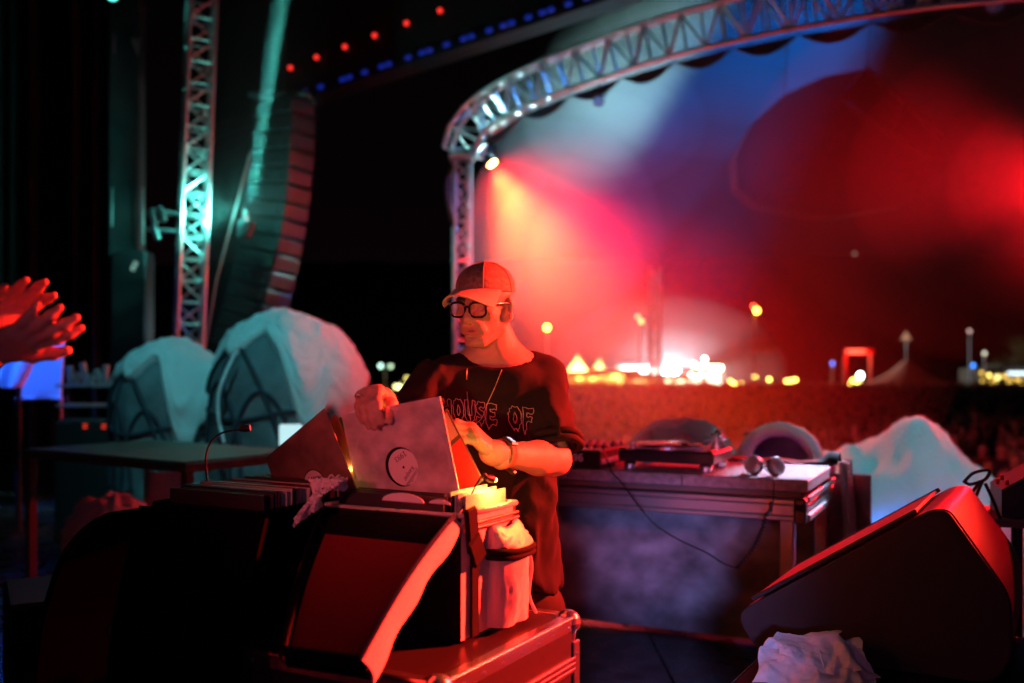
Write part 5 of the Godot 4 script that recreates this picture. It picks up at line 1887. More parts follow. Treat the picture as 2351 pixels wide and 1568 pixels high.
	# lid, open and hanging towards the front: a shallow tray
	var hl := by * Vector3(-BW + 0.01, BH - 0.005, BD + 0.012)
	var hr := by * Vector3(-0.01, BH - 0.005, BD + 0.012)
	var fl := W(655, 1520, 2.06)
	fl.y = CASE_TOP + 0.045
	var fr := W(838, 1548, 1.98)
	fr.y = CASE_TOP + 0.045
	var outn := (fl - hl).cross(hr - hl).normalized()
	if outn.dot(Vector3(0, EYE, 0) - hl) < 0.0:
		outn = -outn
	mb = MB.new()
	mb.grid(func(u, v):
		var p := fl.lerp(fr, u).lerp(hl.lerp(hr, u), v)
		return p + outn * (0.012 * sin(PI * v) - 0.02 * v * v), 16, 20, 0.006)
	var lid := part("lid", mb, webbing, t)
	mb = MB.new()
	mb.grid(func(u, v):
		var uu := lerpf(0.05, 0.95, u)
		var vv := lerpf(0.03, 0.8, v)
		var p := fl.lerp(fr, uu).lerp(hl.lerp(hr, uu), vv)
		return p + outn * (0.012 * sin(PI * vv) - 0.02 * vv * vv + 0.004), 14, 18, 0.003)
	part("lid_lining", mb, mat("lining", Color(0.3, 0.006, 0.006), 0.7, 0.0, {"relief": noise_tex("weave", 0.35), "depth": 0.05, "scale": 8.0}), lid)
	mb = MB.new()
	var gn := (fr - fl).normalized()
	mb.grid(func(u, v):
		var p := fr.lerp(hr, v)
		var wv: float = 0.004 * sin(v * 17.0) * u
		return p + outn * (0.012 * sin(PI * v) - 0.02 * v * v + 0.028) - outn * u * (0.078 - 0.02 * v) + gn * (0.014 * sin(u * PI) + wv), 8, 24, 0.005)
	part("lid_gusset", mb, canvas, lid)
	mb = MB.new()
	var zl := []
	for k in 25:
		var v := k / 24.0
		zl.append(fr.lerp(hr, v) + outn * (0.012 * sin(PI * v) - 0.02 * v * v + 0.03) + gn * 0.003)
	mb.tube(zl, 0.006, 6)
	for k in 70:
		var v2 := k / 70.0
		var zc := fr.lerp(hr, v2) + outn * (0.012 * sin(PI * v2) - 0.02 * v2 * v2 + 0.033) + gn * 0.009
		mb.box(Transform3D(Basis(), zc), Vector3(0.006, 0.003, 0.003))
	part("lid_zip", mb, mat("zip"), lid)
	mb = MB.new()
	mb.grid(func(u, v): return fl.lerp(hl, v) + outn * (0.012 * sin(PI * v) - 0.02 * v * v + 0.028) - outn * u * 0.06 - gn * 0.01 * sin(u * PI), 6, 16, 0.005)
	part("lid_gusset", mb, webbing, lid)
	mb = MB.new()
	mb.grid(func(u, v): return fl.lerp(fr, v) + outn * (0.028 - u * 0.062) - Vector3.UP * 0.012 * sin(u * PI), 6, 12, 0.005)
	part("lid_gusset", mb, webbing, lid)
	# black padded bag
	var bx := Transform3D(fx.basis, fx * Vector3(-0.545, 0, 0.2))
	var nylon := mat("nylon", Color(0.0022, 0.0022, 0.0022), 0.9, 0.0, {"spec": 0.1, "relief": noise_tex("weave", 0.35), "depth": 0.06, "scale": 8.0})
	t = thing("black_record_bag", "black padded record bag with lid folded open, full of sleeves", "bag", bx.origin)
	var CW := 0.36
	var CD := 0.4
	for q in [[Vector3(0, 0, CD / 2), Vector3(0.014, 0.3, CD)], [Vector3(-CW, 0, CD / 2), Vector3(0.014, 0.3, CD)], [Vector3(-CW / 2, 0, CD), Vector3(CW, 0.3, 0.014)], [Vector3(-CW / 2, 0, 0), Vector3(CW, 0.33, 0.014)]]:
		mb = MB.new()
		mb.box(bx * Transform3D(Basis(), q[0] + Vector3(0, q[1].y / 2 + 0.003, 0)), q[1], 0.005)
		part("wall", mb, nylon, t)
	mb = MB.new()
	mb.box(bx * Transform3D(Basis(), Vector3(-CW / 2, 0.01, CD / 2)), Vector3(CW - 0.02, 0.012, CD - 0.02))
	part("bottom", mb, nylon, t)
	mb = MB.new()
	var lp := smooth_line([bx * Vector3(-CW - 0.01, 0.285, CD / 2), bx * Vector3(-CW - 0.1, 0.27, CD / 2 + 0.03), bx * Vector3(-CW - 0.2, 0.18, CD / 2 + 0.06), bx * Vector3(-CW - 0.26, 0.02, CD / 2 + 0.08), bx * Vector3(-CW - 0.28, -0.2, CD / 2 + 0.1)], 16)
	mb.grid(func(u, v): return lp[int(round(v * 16.0))] + bx.basis * Vector3(0, 0, lerpf(CD * 0.62, -CD * 0.5, u)), 10, 16, 0.02)
	part("lid", mb, nylon, t)
	mb = MB.new()
	mb.box(bx * Transform3D(Basis(), Vector3(-0.08, 0.19, CD + 0.012)), Vector3(0.05, 0.03, 0.012), 0.004)
	part("handle", mb, mat("webbing"), t)
	# front apron of the black bag, hanging over the case
	mb = MB.new()
	mb.grid(func(u, v):
		var p := Vector3(lerpf(-CW - 0.02, 0.04, u), 0.29 - 0.5 * v, CD + 0.014 + 0.1 * sin(v * 1.7))
		return bx * (p + Vector3(0, 0, 0.01 * sin(u * 9.0) * v)), 14, 14, 0.012)
	part("apron", mb, nylon, t)
	# rows of sleeves
	var tones := [Color(0.03, 0.03, 0.035), Color(0.5, 0.48, 0.42), Color(0.06, 0.05, 0.05), Color(0.3, 0.26, 0.18), Color(0.02, 0.04, 0.05), Color(0.35, 0.33, 0.3), Color(0.1, 0.02, 0.02), Color(0.04, 0.09, 0.06)]
	var tone_names := ["black", "cream", "charcoal", "tan", "navy", "pale grey", "dark red", "green"]
	var r := RandomNumberGenerator.new()
	r.seed = 5
	for k in 26:
		var z := 0.03 + k * 0.0135
		var lean := r.randf_range(-0.05, 0.03)
		var x0 := -CW + 0.022 + r.randf_range(0.0, 0.012)
		var tn := 0 if k > 19 and k % 3 else r.randi() % 8
		sleeve("record_sleeve", "%s record sleeve standing in the black padded bag" % tone_names[tn], bx * Vector3(x0, 0.018 + r.randf_range(0.0, 0.008), z), bx.basis.x, (bx.basis * Vector3(0, cos(lean), sin(lean))), mat("sleeve_%d" % tn, tones[tn], 0.45), "sleeves in the black bag")
	for k in 14:
		var z := BD * 0.42 + k * 0.0102
		var lean := r.randf_range(-0.03, 0.06)
		var tn := ([0, 2, 0, 4, 6, 0, 1, 2][r.randi() % 8] if k < 8 else [0, 2, 4][k % 3]) as int
		sleeve("record_sleeve", "%s record sleeve standing in the canvas bag" % tone_names[tn], by * Vector3(-BW + 0.02 + r.randf_range(0.0, 0.01), 0.014, z), by.basis.x, (by.basis * Vector3(0, cos(lean), sin(lean))), mat("sleeve_%d" % tn), "sleeves in the canvas bag")
	# white discs of labels peeping out of the front sleeves
	for q in [[925, 1152, 2.335, 0.06], [1010, 1157, 2.29, 0.03]]:
		mb = MB.new()
		var w := W(q[0], q[1], q[2])
		var cut := []
		for k in 17:
			var a := PI * k / 16.0
			cut.append(Vector2(cos(a) * q[3], sin(a) * q[3] * 0.34))
		mb.prism(Transform3D(by.basis, w), PackedVector2Array(cut), 0.001)
		lone("paper_label", "%s half round white label in front of the canvas bag sleeves" % ("larger" if q[3] > 0.05 else "smaller"), "label", mb, mat("paper"))
	# singles standing edge on at the right end of the canvas bag
	for k in 9:
		var w := by * Vector3(-0.09 + k * 0.009, 0.02, 0.02)
		var dirz := (by.basis * Vector3(0.03 - 0.01 * k, 0, 1.0)).normalized()
		var tn := [1, 3, 1, 7, 1, 5, 1, 3, 1][k] as int
		sleeve("single_sleeve", "%s small sleeve standing edge on in the warm lamp light" % tone_names[tn], w + Vector3.UP * (0.136 - 0.001 * k + 0.004 * (k % 3)), dirz, Vector3.UP, mat("sleeve_%d" % tn), "small sleeves in the canvas bag", 0.178, 0.004)
	mb = MB.new()
	mb.box(by * Transform3D(Basis(), Vector3(-0.045, 0.15, 0.008)), Vector3(0.1, 0.29, 0.01), 0.005)
	lone("corner_plate", "tan plate for the lamplit corner of the canvas bag", "divider", mb, mat("lamplit_tan", Color(0.4, 0.2, 0.08), 0.6))  # orange lamp light on the bag corner is put into its colour
	# the white sleeve being lifted
	var TL := W(785, 952, 2.6)
	var TR := W(1000, 912, 2.45)
	var ex := (TR - TL).normalized()
	var dn := (W(1030, 1120, 2.46) - TR)
	dn = (dn - ex * dn.dot(ex)).normalized()
	var S := 0.315
	var nrm := ex.cross(-dn).normalized()
	t = thing("white_sleeve", "plain white record sleeve with a round label hole, lifted by both hands", "record sleeve", TL + dn * S)
	var mid := TL + (ex + dn) * S * 0.5
	# front with a round hole, built as a ring
	mb = MB.new()
	var hole := 0.051
	var pts_in := []
	var pts_out := []
	for k in 64:
		var a := TAU * k / 64.0
		var c := Vector2(cos(a), sin(a))
		pts_in.append(mid + (ex * c.x - dn * c.y) * hole + nrm * 0.002)
		var sc := S * 0.5 / maxf(absf(c.x), absf(c.y))
		pts_out.append(mid + (ex * c.x - dn * c.y) * sc + nrm * 0.002)
	for k in 64:
		var k2 := (k + 1) % 64
		mb.quad(pts_in[k], pts_out[k], pts_out[k2], pts_in[k2])
		mb.quad(pts_out[k] - nrm * 0.004, pts_in[k] - nrm * 0.004, pts_in[k2] - nrm * 0.004, pts_out[k2] - nrm * 0.004)
		mb.quad(pts_in[k2], pts_in[k2] - nrm * 0.0016, pts_in[k] - nrm * 0.0016, pts_in[k])
		mb.quad(pts_out[k], pts_out[k] - nrm * 0.004, pts_out[k2] - nrm * 0.004, pts_out[k2])
	var white := mat("sleeve_white", Color(0.72, 0.7, 0.69), 0.55, 0.0, {"mottle": noise_tex("smudge", 0.008), "scale": 3.0})
	part("sleeve", mb, white, t)
	# pressed ring of the disc inside
	mb = MB.new()
	var ring := []
	for k in 49:
		var a := lerpf(-0.15, PI + 0.15, k / 48.0)
		ring.append(mid + (ex * cos(a) - dn * sin(a)) * 0.147 + nrm * 0.0018)
	mb.tube(ring, 0.0009, 5)
	part("ring_wear", mb, mat("ring_wear", Color(0.5, 0.48, 0.46), 0.6), t)
	mb = MB.new()
	mb.lathe(Transform3D(Basis(ex, nrm, ex.cross(nrm)), mid - nrm * 0.0012 + ex * 0.004 + dn * 0.002), [Vector2(0.15, 0.0), Vector2(0.15, 0.0008), Vector2(0.0, 0.0009)], 48)
	part("disc", mb, mat("vinyl"), t)
	mb = MB.new()
	mb.lathe(Transform3D(Basis(ex, nrm, ex.cross(nrm)), mid - nrm * 0.0002 + ex * 0.005 + dn * 0.002), [Vector2(0.047, 0.0), Vector2(0.047, 0.0003), Vector2(0.003, 0.0004)], 40)
	var lab := part("label", mb, mat("label_white", Color(0.7, 0.66, 0.66), 0.6), t)
	mb = MB.new()
	mb.lathe(Transform3D(Basis(ex, nrm, ex.cross(nrm)), mid + nrm * 0.0003 + ex * 0.005 + dn * 0.002), [Vector2(0.0035, 0.0), Vector2(0.0035, 0.0004), Vector2(0.0, 0.0004)], 12)
	part("spindle_hole", mb, mat("ink", Color(0.01, 0.01, 0.01), 0.7), lab)
	var ink := mat("ink")
	var tbasis := Basis(ex, -dn, nrm)
	letters("handwriting", "1993", Transform3D(tbasis * Basis(Vector3.BACK, PI + 0.38), mid + ex * 0.002 - dn * 0.026 + nrm * 0.0007), 0.013, ink, lab, font("Droid Serif", 400, true), 0.0004)
	letters("handwriting", "Jonathan", Transform3D(tbasis * Basis(Vector3.BACK, PI + 0.72), mid + ex * 0.026 + dn * 0.032 + nrm * 0.0007), 0.010, ink, lab, font("Droid Serif", 400, true), 0.0004)
	letters("handwriting", "Kaspar", Transform3D(tbasis * Basis(Vector3.BACK, PI + 0.72), mid + ex * 0.018 + dn * 0.02 + nrm * 0.0007), 0.010, ink, lab, font("Droid Serif", 400, true), 0.0004)
	# brown sleeve leaning in the black bag
	var A := W(745, 937, 2.62)
	var AB := (W(597, 1062, 2.83) - A).normalized()
	var AD := W(802, 1130, 2.58) - A
	AD = (AD - AB * AD.dot(AB)).normalized()
	var bn := (-AB).cross(-AD).normalized()
	t = sleeve("brown_sleeve", "brown card record sleeve with a white label, tilted in the black bag", A + AB * 0.315 + AD * 0.315, -AB, -AD, mat("brown_card", Color(0.32, 0.2, 0.15), 0.6, 0.0, {"mottle": noise_tex("smudge", 0.008), "scale": 3.0}))
	if bn.z < 0.0:
		bn = -bn
	var bm := A + AB * 0.155 + AD * 0.165
	mb = MB.new()
	mb.lathe(Transform3D(Basis(AD.cross(bn), bn, AD).orthonormalized(), bm + bn * 0.002), [Vector2(0.05, 0.0), Vector2(0.05, 0.0004), Vector2(0.0, 0.0005)], 40)
	lab = part("label", mb, mat("label_white"), t)
	mb = MB.new()
	var rg := []
	for k in 40:
		var a := TAU * k / 40.0
		rg.append(bm + bn * 0.002 + (AB * cos(a) + AD * sin(a)) * 0.051)
	mb.tube(rg, 0.0014, 5, true)
	part("label_ring", mb, ink, lab)
	var tr := (AD.lerp(-AB, 0.55)).normalized()
	var tup := bn.cross(Vector3.RIGHT).normalized()
	var trt := tup.cross(bn).normalized()
	letters("handwriting", "RAVEN", Transform3D(Basis(trt, tup, bn) * Basis(Vector3.BACK, 0.2), bm + tup * 0.026 + bn * 0.0032), 0.013, ink, lab, font("Droid Sans", 700), 0.0004)
	# two more sleeves behind the brown one
	for q in [[770, 950, 2.66, 6, "dark red sleeve sticking up behind the brown sleeve"], [783, 956, 2.69, 7, "green sleeve sticking up behind the brown sleeve"]]:
		var A2 := W(q[0], q[1], q[2])
		var rt := Basis(bn, 0.16)
		sleeve("raised_sleeve", q[4], A2 + rt * (AB + AD) * 0.315, rt * -AB, rt * -AD, mat("sleeve_%d" % q[3]))
	# tilted sleeve behind the lifted one, held by the other hand
	var C := W(1026, 937, 2.6)
	var dnr := (W(1118, 1120, 2.5) - C).normalized()
	var lf := W(905, 1000, 2.72) - C
	lf = (lf - dnr * lf.dot(dnr)).normalized()
	t = sleeve("tilted_sleeve", "black record sleeve with a red lower half, tilted in the other hand", C + (dnr + lf) * 0.222, -lf, -dnr, mat("sleeve_dark", Color(0.05, 0.055, 0.05), 0.4), "", 0.222)
	var cn := lf.cross(dnr).normalized()
	if cn.z < 0.0:
		cn = -cn
	mb = MB.new()
	mb.box(Transform3D(Basis(-lf, -dnr, (-lf).cross(-dnr)), C + lf * 0.108 + dnr * 0.155 + cn * 0.0022), Vector3(0.212, 0.125, 0.0008))
	part("red_print", mb, mat("red_print", Color(0.45, 0.03, 0.03), 0.4), t)
	mb = MB.new()
	mb.box(Transform3D(Basis(-lf, -dnr, (-lf).cross(-dnr)), C + lf * 0.03 + dnr * 0.045 + cn * 0.0022), Vector3(0.05, 0.07, 0.0008))
	part("grey_print", mb, mat("grey_print", Color(0.3, 0.32, 0.3), 0.5), t)
	# cloth over the edge between the bags
	mb = MB.new()
	var tw := noise3(93, 10.0, 3)
	mb.grid(func(u, v):
		var s: float = v * 0.19
		var p := W(lerpf(712, 782, u), 1108, 2.42)
		var fold: float = 0.011 * sin(u * 13.0 + v * 4.0) * (0.25 + v)
		var curl: float = 0.03 * sin(v * 5.0 + u * 2.0)
		return p + Vector3(-0.055 * pow(v, 1.4) + curl * 0.5 + 0.03 * v * (1.0 - u), 0.012 - s * lerpf(0.62, 0.35, u), 0.02 + fold + 0.02 * sin(v * PI) + tw.get_noise_2d(u * 3.0, v * 3.0) * 0.01), 46, 30, 0.005)
	lone("white_towel", "folded white towel hanging between the two record bags", "towel", mb, mat("towel", Color(0.72, 0.68, 0.68), 0.95, 0.0, {"relief": noise_tex("fleece", 0.06), "depth": 0.12, "scale": 7.0, "sheen": 0.3}))
	mb = MB.new()
	mb.grid(func(u, v):
		var p := W(lerpf(758, 796, u), lerpf(1122, 1090, v * (1.0 - 0.5 * absf(u - 0.4))), 2.47)
		return p + Vector3(0, 0.004 * sin(u * 14.0), 0.014 * sin(v * 7.0 + u * 4.0)), 16, 14, 0.004)
	lone("small_cloth", "small crumpled cloth in the warm lamp light between the bags", "cloth", mb, mat("towel"))  # white cloth, yellow only where the warm lamp falls
	# little gooseneck lamps
	gooseneck("thin black gooseneck microphone lamp bent over the black bag", [W(478, 1112, 2.66), W(472, 1062, 2.66), W(480, 1022, 2.66), W(505, 996, 2.66), W(538, 988, 2.66)], W(556, 985, 2.66), Color(1.0, 0.75, 0.2), 0.0)
	gooseneck("thin black gooseneck lamp standing in the canvas bag beside the tilted sleeve", [by * Vector3(-0.03, BH - 0.01, 0.235), W(1080, 1140, 2.42), W(1096, 1108, 2.42), W(1112, 1088, 2.43)], W(1119, 1097, 2.44), Color(1.0, 0.6, 0.09), 0.068)
	gooseneck("unseen short gooseneck lamp behind the lifted white sleeve, placed to light the cloth", [bx * Vector3(-0.012, 0.31, 0.2), W(812, 1090, 2.7), W(812, 1068, 2.69)], W(808, 1078, 2.67), Color(1.0, 0.62, 0.1), 0.05)  # out of view, placed to light the cloth between the bags

func gooseneck(label: String, pts: Array, head: Vector3, c: Color, energy: float) -> void:
	var t := thing("gooseneck_lamp", label, "lamp", pts[0])
	var mb := MB.new()
	var line := smooth_line(pts + [head], 24)
	mb.tube(line, 0.0028, 6)
	part("neck", mb, mat("neck_black", Color(0.01, 0.01, 0.01), 0.45), t)
	mb = MB.new()
	var d: Vector3 = (line[24] - line[20]).normalized()
	mb.tube([head - d * 0.006, head + d * 0.012, head + d * 0.022], [0.0065, 0.0105, 0.009], 10)
	part("lamp_head", mb, mat("neck_black"), t)
	mb = MB.new()
	mb.tube([pts[0] - Vector3.UP * 0.012, pts[0] + Vector3.UP * 0.012], 0.008, 8)
	part("clip", mb, mat("neck_black"), t)
	if energy > 0.0:
		mb = MB.new()
		bulb(mb, head + d * 0.028, 0.006)
		part("lamp_bulb", mb, glow("gooseneck_bulb", c, 12.0), t)
		omni_light("warm_lamp", head + d * 0.028, c, energy, 0.006, t)

func rounded(poly: PackedVector2Array, r: float) -> PackedVector2Array:
	var out := PackedVector2Array()
	var m := poly.size()
	for k in m:
		var a := poly[(k - 1 + m) % m]
		var b := poly[k]
		var c := poly[(k + 1) % m]
		var d := minf(r, minf(a.distance_to(b), b.distance_to(c)) * 0.45)
		var p0 := b + (a - b).normalized() * d
		var p1 := b + (c - b).normalized() * d
		for j in 9:
			var t := j / 8.0
			out.append(p0.lerp(b, t).lerp(b.lerp(p1, t), t))
	return out

# ------------------------------------------------------------------ floor monitor, its case, the stand on the right
func build_wedge() -> void:
	var wx := Transform3D(Basis(Vector3(0.873, 0, 0.489).normalized(), Vector3.UP, Vector3(-0.489, 0, 0.873).normalized()), Vector3(0.675, 0, -3.0))
	var blk := mat("wedge_paint", Color(0.009, 0.008, 0.008), 0.42, 0.0, {"spec": 0.4, "relief": noise_tex("grain", 0.2), "depth": 0.12, "scale": 6.0})
	var T := 0.62
	var t := thing("floor_monitor", "black wedge floor monitor with a red lit grille", "loudspeaker", wx * Vector3(0.35, T, -0.31))
	var poly := PackedVector2Array([Vector2(0.06, T + 0.002), Vector2(0.7, T + 0.002), Vector2(0.745, T + 0.08), Vector2(0.745, 0.86), Vector2(0.59, 1.085), Vector2(0.54, 1.077), Vector2(-0.005, 0.726)])
	var mb := MB.new()
	poly = rounded(poly, 0.05)
	mb.prism(wx * Transform3D(Basis(), Vector3(0, 0, -0.31)), poly, 0.6)
	part("cabinet", mb, blk, t)
	for s in [-0.004, -0.616]:
		mb = MB.new()
		var small := PackedVector2Array()
		for q in poly:
			small.append(Vector2(0.38, 0.84) + (q - Vector2(0.38, 0.84)) * 0.985)
		mb.prism(wx * Transform3D(Basis(), Vector3(0, 0, s)), small, 0.012)
		part("side_panel", mb, blk, t)
	# perforated grille on the sloping front: rows of thin bars
	var g0 := Vector3(0.05, 0.768, 0)
	var g1 := Vector3(0.5, 1.058, 0)
	var gd := (g1 - g0).normalized()
	var gn := Vector3(-gd.y, gd.x, 0)
	mb = MB.new()
	var gb := wx.basis * Basis(gd, gn, Vector3.BACK)
	mb.box(Transform3D(gb, wx * ((g0 + g1) / 2.0 + gn * 0.004 + Vector3(0, 0, -0.31))), Vector3(g0.distance_to(g1), 0.006, 0.54), 0.002)
	part("grille_plate", mb, mat("grille_plate", Color(0.03, 0.03, 0.03), 0.5, 0.3), t)
	mb = MB.new()
	for k in 66:
		var p := g0.lerp(g1, (k + 0.5) / 66.0)
		mb.box(Transform3D(gb, wx * (p + gn * 0.0085 + Vector3(0, 0, -0.31))), Vector3(0.0036, 0.003, 0.535))
	var bars := part("grille_bars", mb, mat("grille_bar", Color(0.16, 0.14, 0.14), 0.4, 0.5), t)
	bars.set_meta("kind", "stuff")
	mb = MB.new()
	for zz in [-0.036, -0.584]:
		mb = MB.new()
		mb.box(Transform3D(gb, wx * ((g0 + g1) / 2.0 + gn * 0.006 + Vector3(0, 0, zz))), Vector3(g0.distance_to(g1) + 0.02, 0.014, 0.012), 0.003)
		part("grille_rim", mb, blk, t)
	# low case under it
	t = thing("monitor_case", "low black case carrying the floor monitor", "case", wx * Vector3(0.4, 0, -0.2))
	mb = MB.new()
	mb.box(wx * Transform3D(Basis(), Vector3(0.44, T / 2, -0.13)), Vector3(0.72, T - 0.002, 0.9), 0.008)
	part("body", mb, mat("case_black"), t)
	for q in [[Vector3(0.44, T - 0.02, 0.323), Vector3(0.72, 0.03, 0.004)], [Vector3(0.078, T - 0.02, -0.13), Vector3(0.004, 0.03, 0.9)]]:
		mb = MB.new()
		mb.box(wx * Transform3D(Basis(), q[0]), q[1], 0.001)
		part("edge_profile", mb, mat("case_alu"), t)
	# crumpled towel on it
	mb = MB.new()
	var n := noise3(121, 5.0, 3)
	var tc := W(1858, 1510, 2.74)
	tc.y = T
	var sheets := [
		[Vector3(-0.175, 0.0, 0.06), Vector3(0.0, 0.0, 0.11), Vector3(0.02, 0.085, -0.03), Vector3(-0.12, 0.075, -0.02), 0.012, 7.0, 0.3],
		[Vector3(-0.1, 0.07, 0.03), Vector3(0.03, 0.035, 0.085), Vector3(0.1, 0.105, -0.04), Vector3(-0.08, 0.115, -0.03), 0.014, 5.0, 1.4],
		[Vector3(-0.03, 0.0, 0.1), Vector3(0.16, 0.0, 0.07), Vector3(0.15, 0.06, -0.02), Vector3(0.02, 0.08, 0.0), 0.016, 11.0, 0.0],
		[Vector3(0.01, 0.04, 0.07), Vector3(0.17, 0.015, 0.05), Vector3(0.14, 0.09, -0.03), Vector3(0.04, 0.105, -0.02), 0.014, 9.0, 2.0],
		[Vector3(-0.12, 0.0, -0.06), Vector3(0.15, 0.0, -0.07), Vector3(0.12, 0.1, -0.02), Vector3(-0.1, 0.1, -0.02), 0.01, 6.0, 0.8]]
	for q in sheets:
		mb.grid(func(u, v):
			var uu = u + 0.06 * sin(v * 5.0 + q[6])
			var p: Vector3 = (q[0] as Vector3).lerp(q[1], uu).lerp((q[3] as Vector3).lerp(q[2], uu), v)
			var nn: Vector3 = ((q[1] as Vector3) - (q[0] as Vector3)).cross((q[3] as Vector3) - (q[0] as Vector3)).normalized()
			var fold: float = q[4] * (sin((uu + 0.35 * v) * q[5] + q[6]) * (0.35 + 0.65 * v) + 0.5 * sin(v * 6.0 + uu * 3.0)) + 0.02 * sin(PI * u) * sin(PI * v)
			var w := p + nn * (fold + n.get_noise_3dv(p * 3.0) * 0.012)
			return tc + Vector3(w.x, maxf(w.y, 0.006), w.z), 36, 28, 0.004)
	lone("crumpled_towel", "crumpled white towel in front of the floor monitor", "towel", mb, mat("towel"))
	# stand with gear and cables
	var o := W(2345, 1200, 3.7)
	t = thing("gear_stand", "black stand with a small mixer box and looped cables", "stand", Vector3(o.x, 0, o.z))
	var dk := mat("rig_black")
	mb = MB.new()
	mb.box(Transform3D(Basis(Vector3.UP, -0.3), Vector3(o.x + 0.12, 0.905, o.z)), Vector3(0.5, 0.03, 0.36), 0.004)
	part("table_top", mb, mat("leg_wood"), t)
	for q in [[-0.07, 0.1], [0.3, 0.12], [-0.05, -0.12], [0.3, -0.12]]:
		mb = MB.new()
		mb.tube([Vector3(o.x + q[0], 0.0, o.z + q[1]), Vector3(o.x + q[0] * 0.9, 0.89, o.z + q[1] * 0.9)], 0.02, 8)
		part("leg", mb, dk, t)
	mb = MB.new()
	mb.tube([Vector3(o.x - 0.07, 0.42, o.z + 0.1), Vector3(o.x + 0.3, 0.42, o.z + 0.12)], 0.012, 8)
	part("brace", mb, mat("truss_alu"), t)
	t = thing("gear_box", "dark effects box with cables on the stand", "box", Vector3(o.x + 0.06, 0.92, o.z))
	mb = MB.new()
	mb.prism(Transform3D(Basis(Vector3.UP, -0.3), Vector3(o.x + 0.08, 0.921, o.z)), PackedVector2Array([Vector2(-0.16, 0.0), Vector2(0.2, 0.0), Vector2(0.2, 0.2), Vector2(-0.02, 0.19), Vector2(-0.16, 0.1)]), 0.26)
	part("housing", mb, dk, t)
	mb = MB.new()
	for q in [[2290, 1105], [2300, 1096], [2312, 1108]]:
		mb.box(Transform3D(Basis(), W(q[0], q[1], 3.5)), Vector3(0.012, 0.02, 0.01), 0.002)
	part("knob", mb, mat("knob_red"), t)
	for q in [[[2212, 1108], [2235, 1086], [2270, 1080], [2262, 1100], [2228, 1112], [2216, 1106]], [[2250, 1104], [2238, 1122], [2218, 1150], [2198, 1180], [2190, 1206]], [[2256, 1104], [2240, 1140], [2218, 1190], [2204, 1240]], [[2262, 1110], [2280, 1150], [2300, 1200]]]:
		var line := []
		for w in q:
			line.append(W(w[0], w[1], 3.6))
		mb = MB.new()
		mb.tube(smooth_line(line, 24), 0.006, 6)
		part("cable", mb, dk, t)

# ------------------------------------------------------------------ people
func hand(mb: MB, wrist: Vector3, D: Vector3, N: Vector3, left: bool, curls: Array, thumb: Array, paint, sc := 1.0, spread := 0.06) -> Array:
	D = D.normalized()
	N = (N - D * N.dot(D)).normalized()
	var S := D.cross(N) if left else N.cross(D)
	var lo := wrist - Vector3.ONE * 0.2 * sc
	var s := SDF.new(wrist + D * 0.07 * sc - Vector3.ONE * 0.135 * sc, wrist + D * 0.07 * sc + Vector3.ONE * 0.135 * sc, 0.0032 * sc, 0.0042 * sc)
	var offs := [0.027, 0.009, -0.0095, -0.026]
	var base := [0.086, 0.09, 0.085, 0.077]
	var lens := [[0.044, 0.026, 0.022], [0.048, 0.03, 0.023], [0.045, 0.028, 0.022], [0.035, 0.021, 0.02]]
	var rad := [0.0095, 0.0098, 0.0092, 0.008]
	var tips := []
	s.cap(wrist - D * 0.03 * sc, wrist + D * 0.012 * sc, 0.026 * sc, 0.024 * sc)
	for i in 4:
		var b: Vector3 = wrist + (D * base[i] + S * offs[i]) * sc
		s.cap(wrist + (D * 0.012 + S * offs[i] * 0.55) * sc, b, 0.0145 * sc, 0.0115 * sc)
		var dir = (D + S * offs[i] / 0.027 * spread).normalized()
		var ang := 0.0
		var p := b
		for j in 3:
			ang += deg_to_rad(curls[i][j])
			var q: Vector3 = p + (dir * cos(ang) - N * sin(ang)) * lens[i][j] * sc
			var r0: float = rad[i] * (1.0 - 0.1 * j) * sc
			s.cap(p, q, r0, r0 * 0.9)
			p = q
		tips.append(p)
	s.ell(wrist + (D * 0.05 - N * 0.005) * sc, Vector3(0.036, 0.016, 0.045) * sc, Basis(S, N, S.cross(N)))
	var tp: Vector3 = wrist + (S * 0.02 + D * 0.022 - N * 0.006) * sc
	var tl := [0.046, 0.034, 0.028]
	for j in 3:
		var v: Vector3 = thumb[j]
		var q: Vector3 = tp + (D * v.x + N * v.y + S * v.z).normalized() * tl[j] * sc
		s.cap(tp, q, (0.0145 - 0.002 * j) * sc, (0.0125 - 0.002 * j) * sc)
		tp = q
	tips.append(tp)
	s.done()
	s.put(mb, Transform3D(), paint)
	return tips

func limb(mb: MB, pts: Array, rs: Array, paint, cell := 0.008) -> void:
	var lo := Vector3.INF
	var hi := -Vector3.INF
	for p in pts:
		lo = lo.min(p)
		hi = hi.max(p)
	var s := SDF.new(lo - Vector3.ONE * 0.11, hi + Vector3.ONE * 0.11, cell, 0.009)
	for k in pts.size() - 1:
		s.cap(pts[k], pts[k + 1], rs[k], rs[k + 1])
	s.done()
	s.put(mb, Transform3D(), paint)

func build_people() -> void:
	build_player()
	build_clapper()

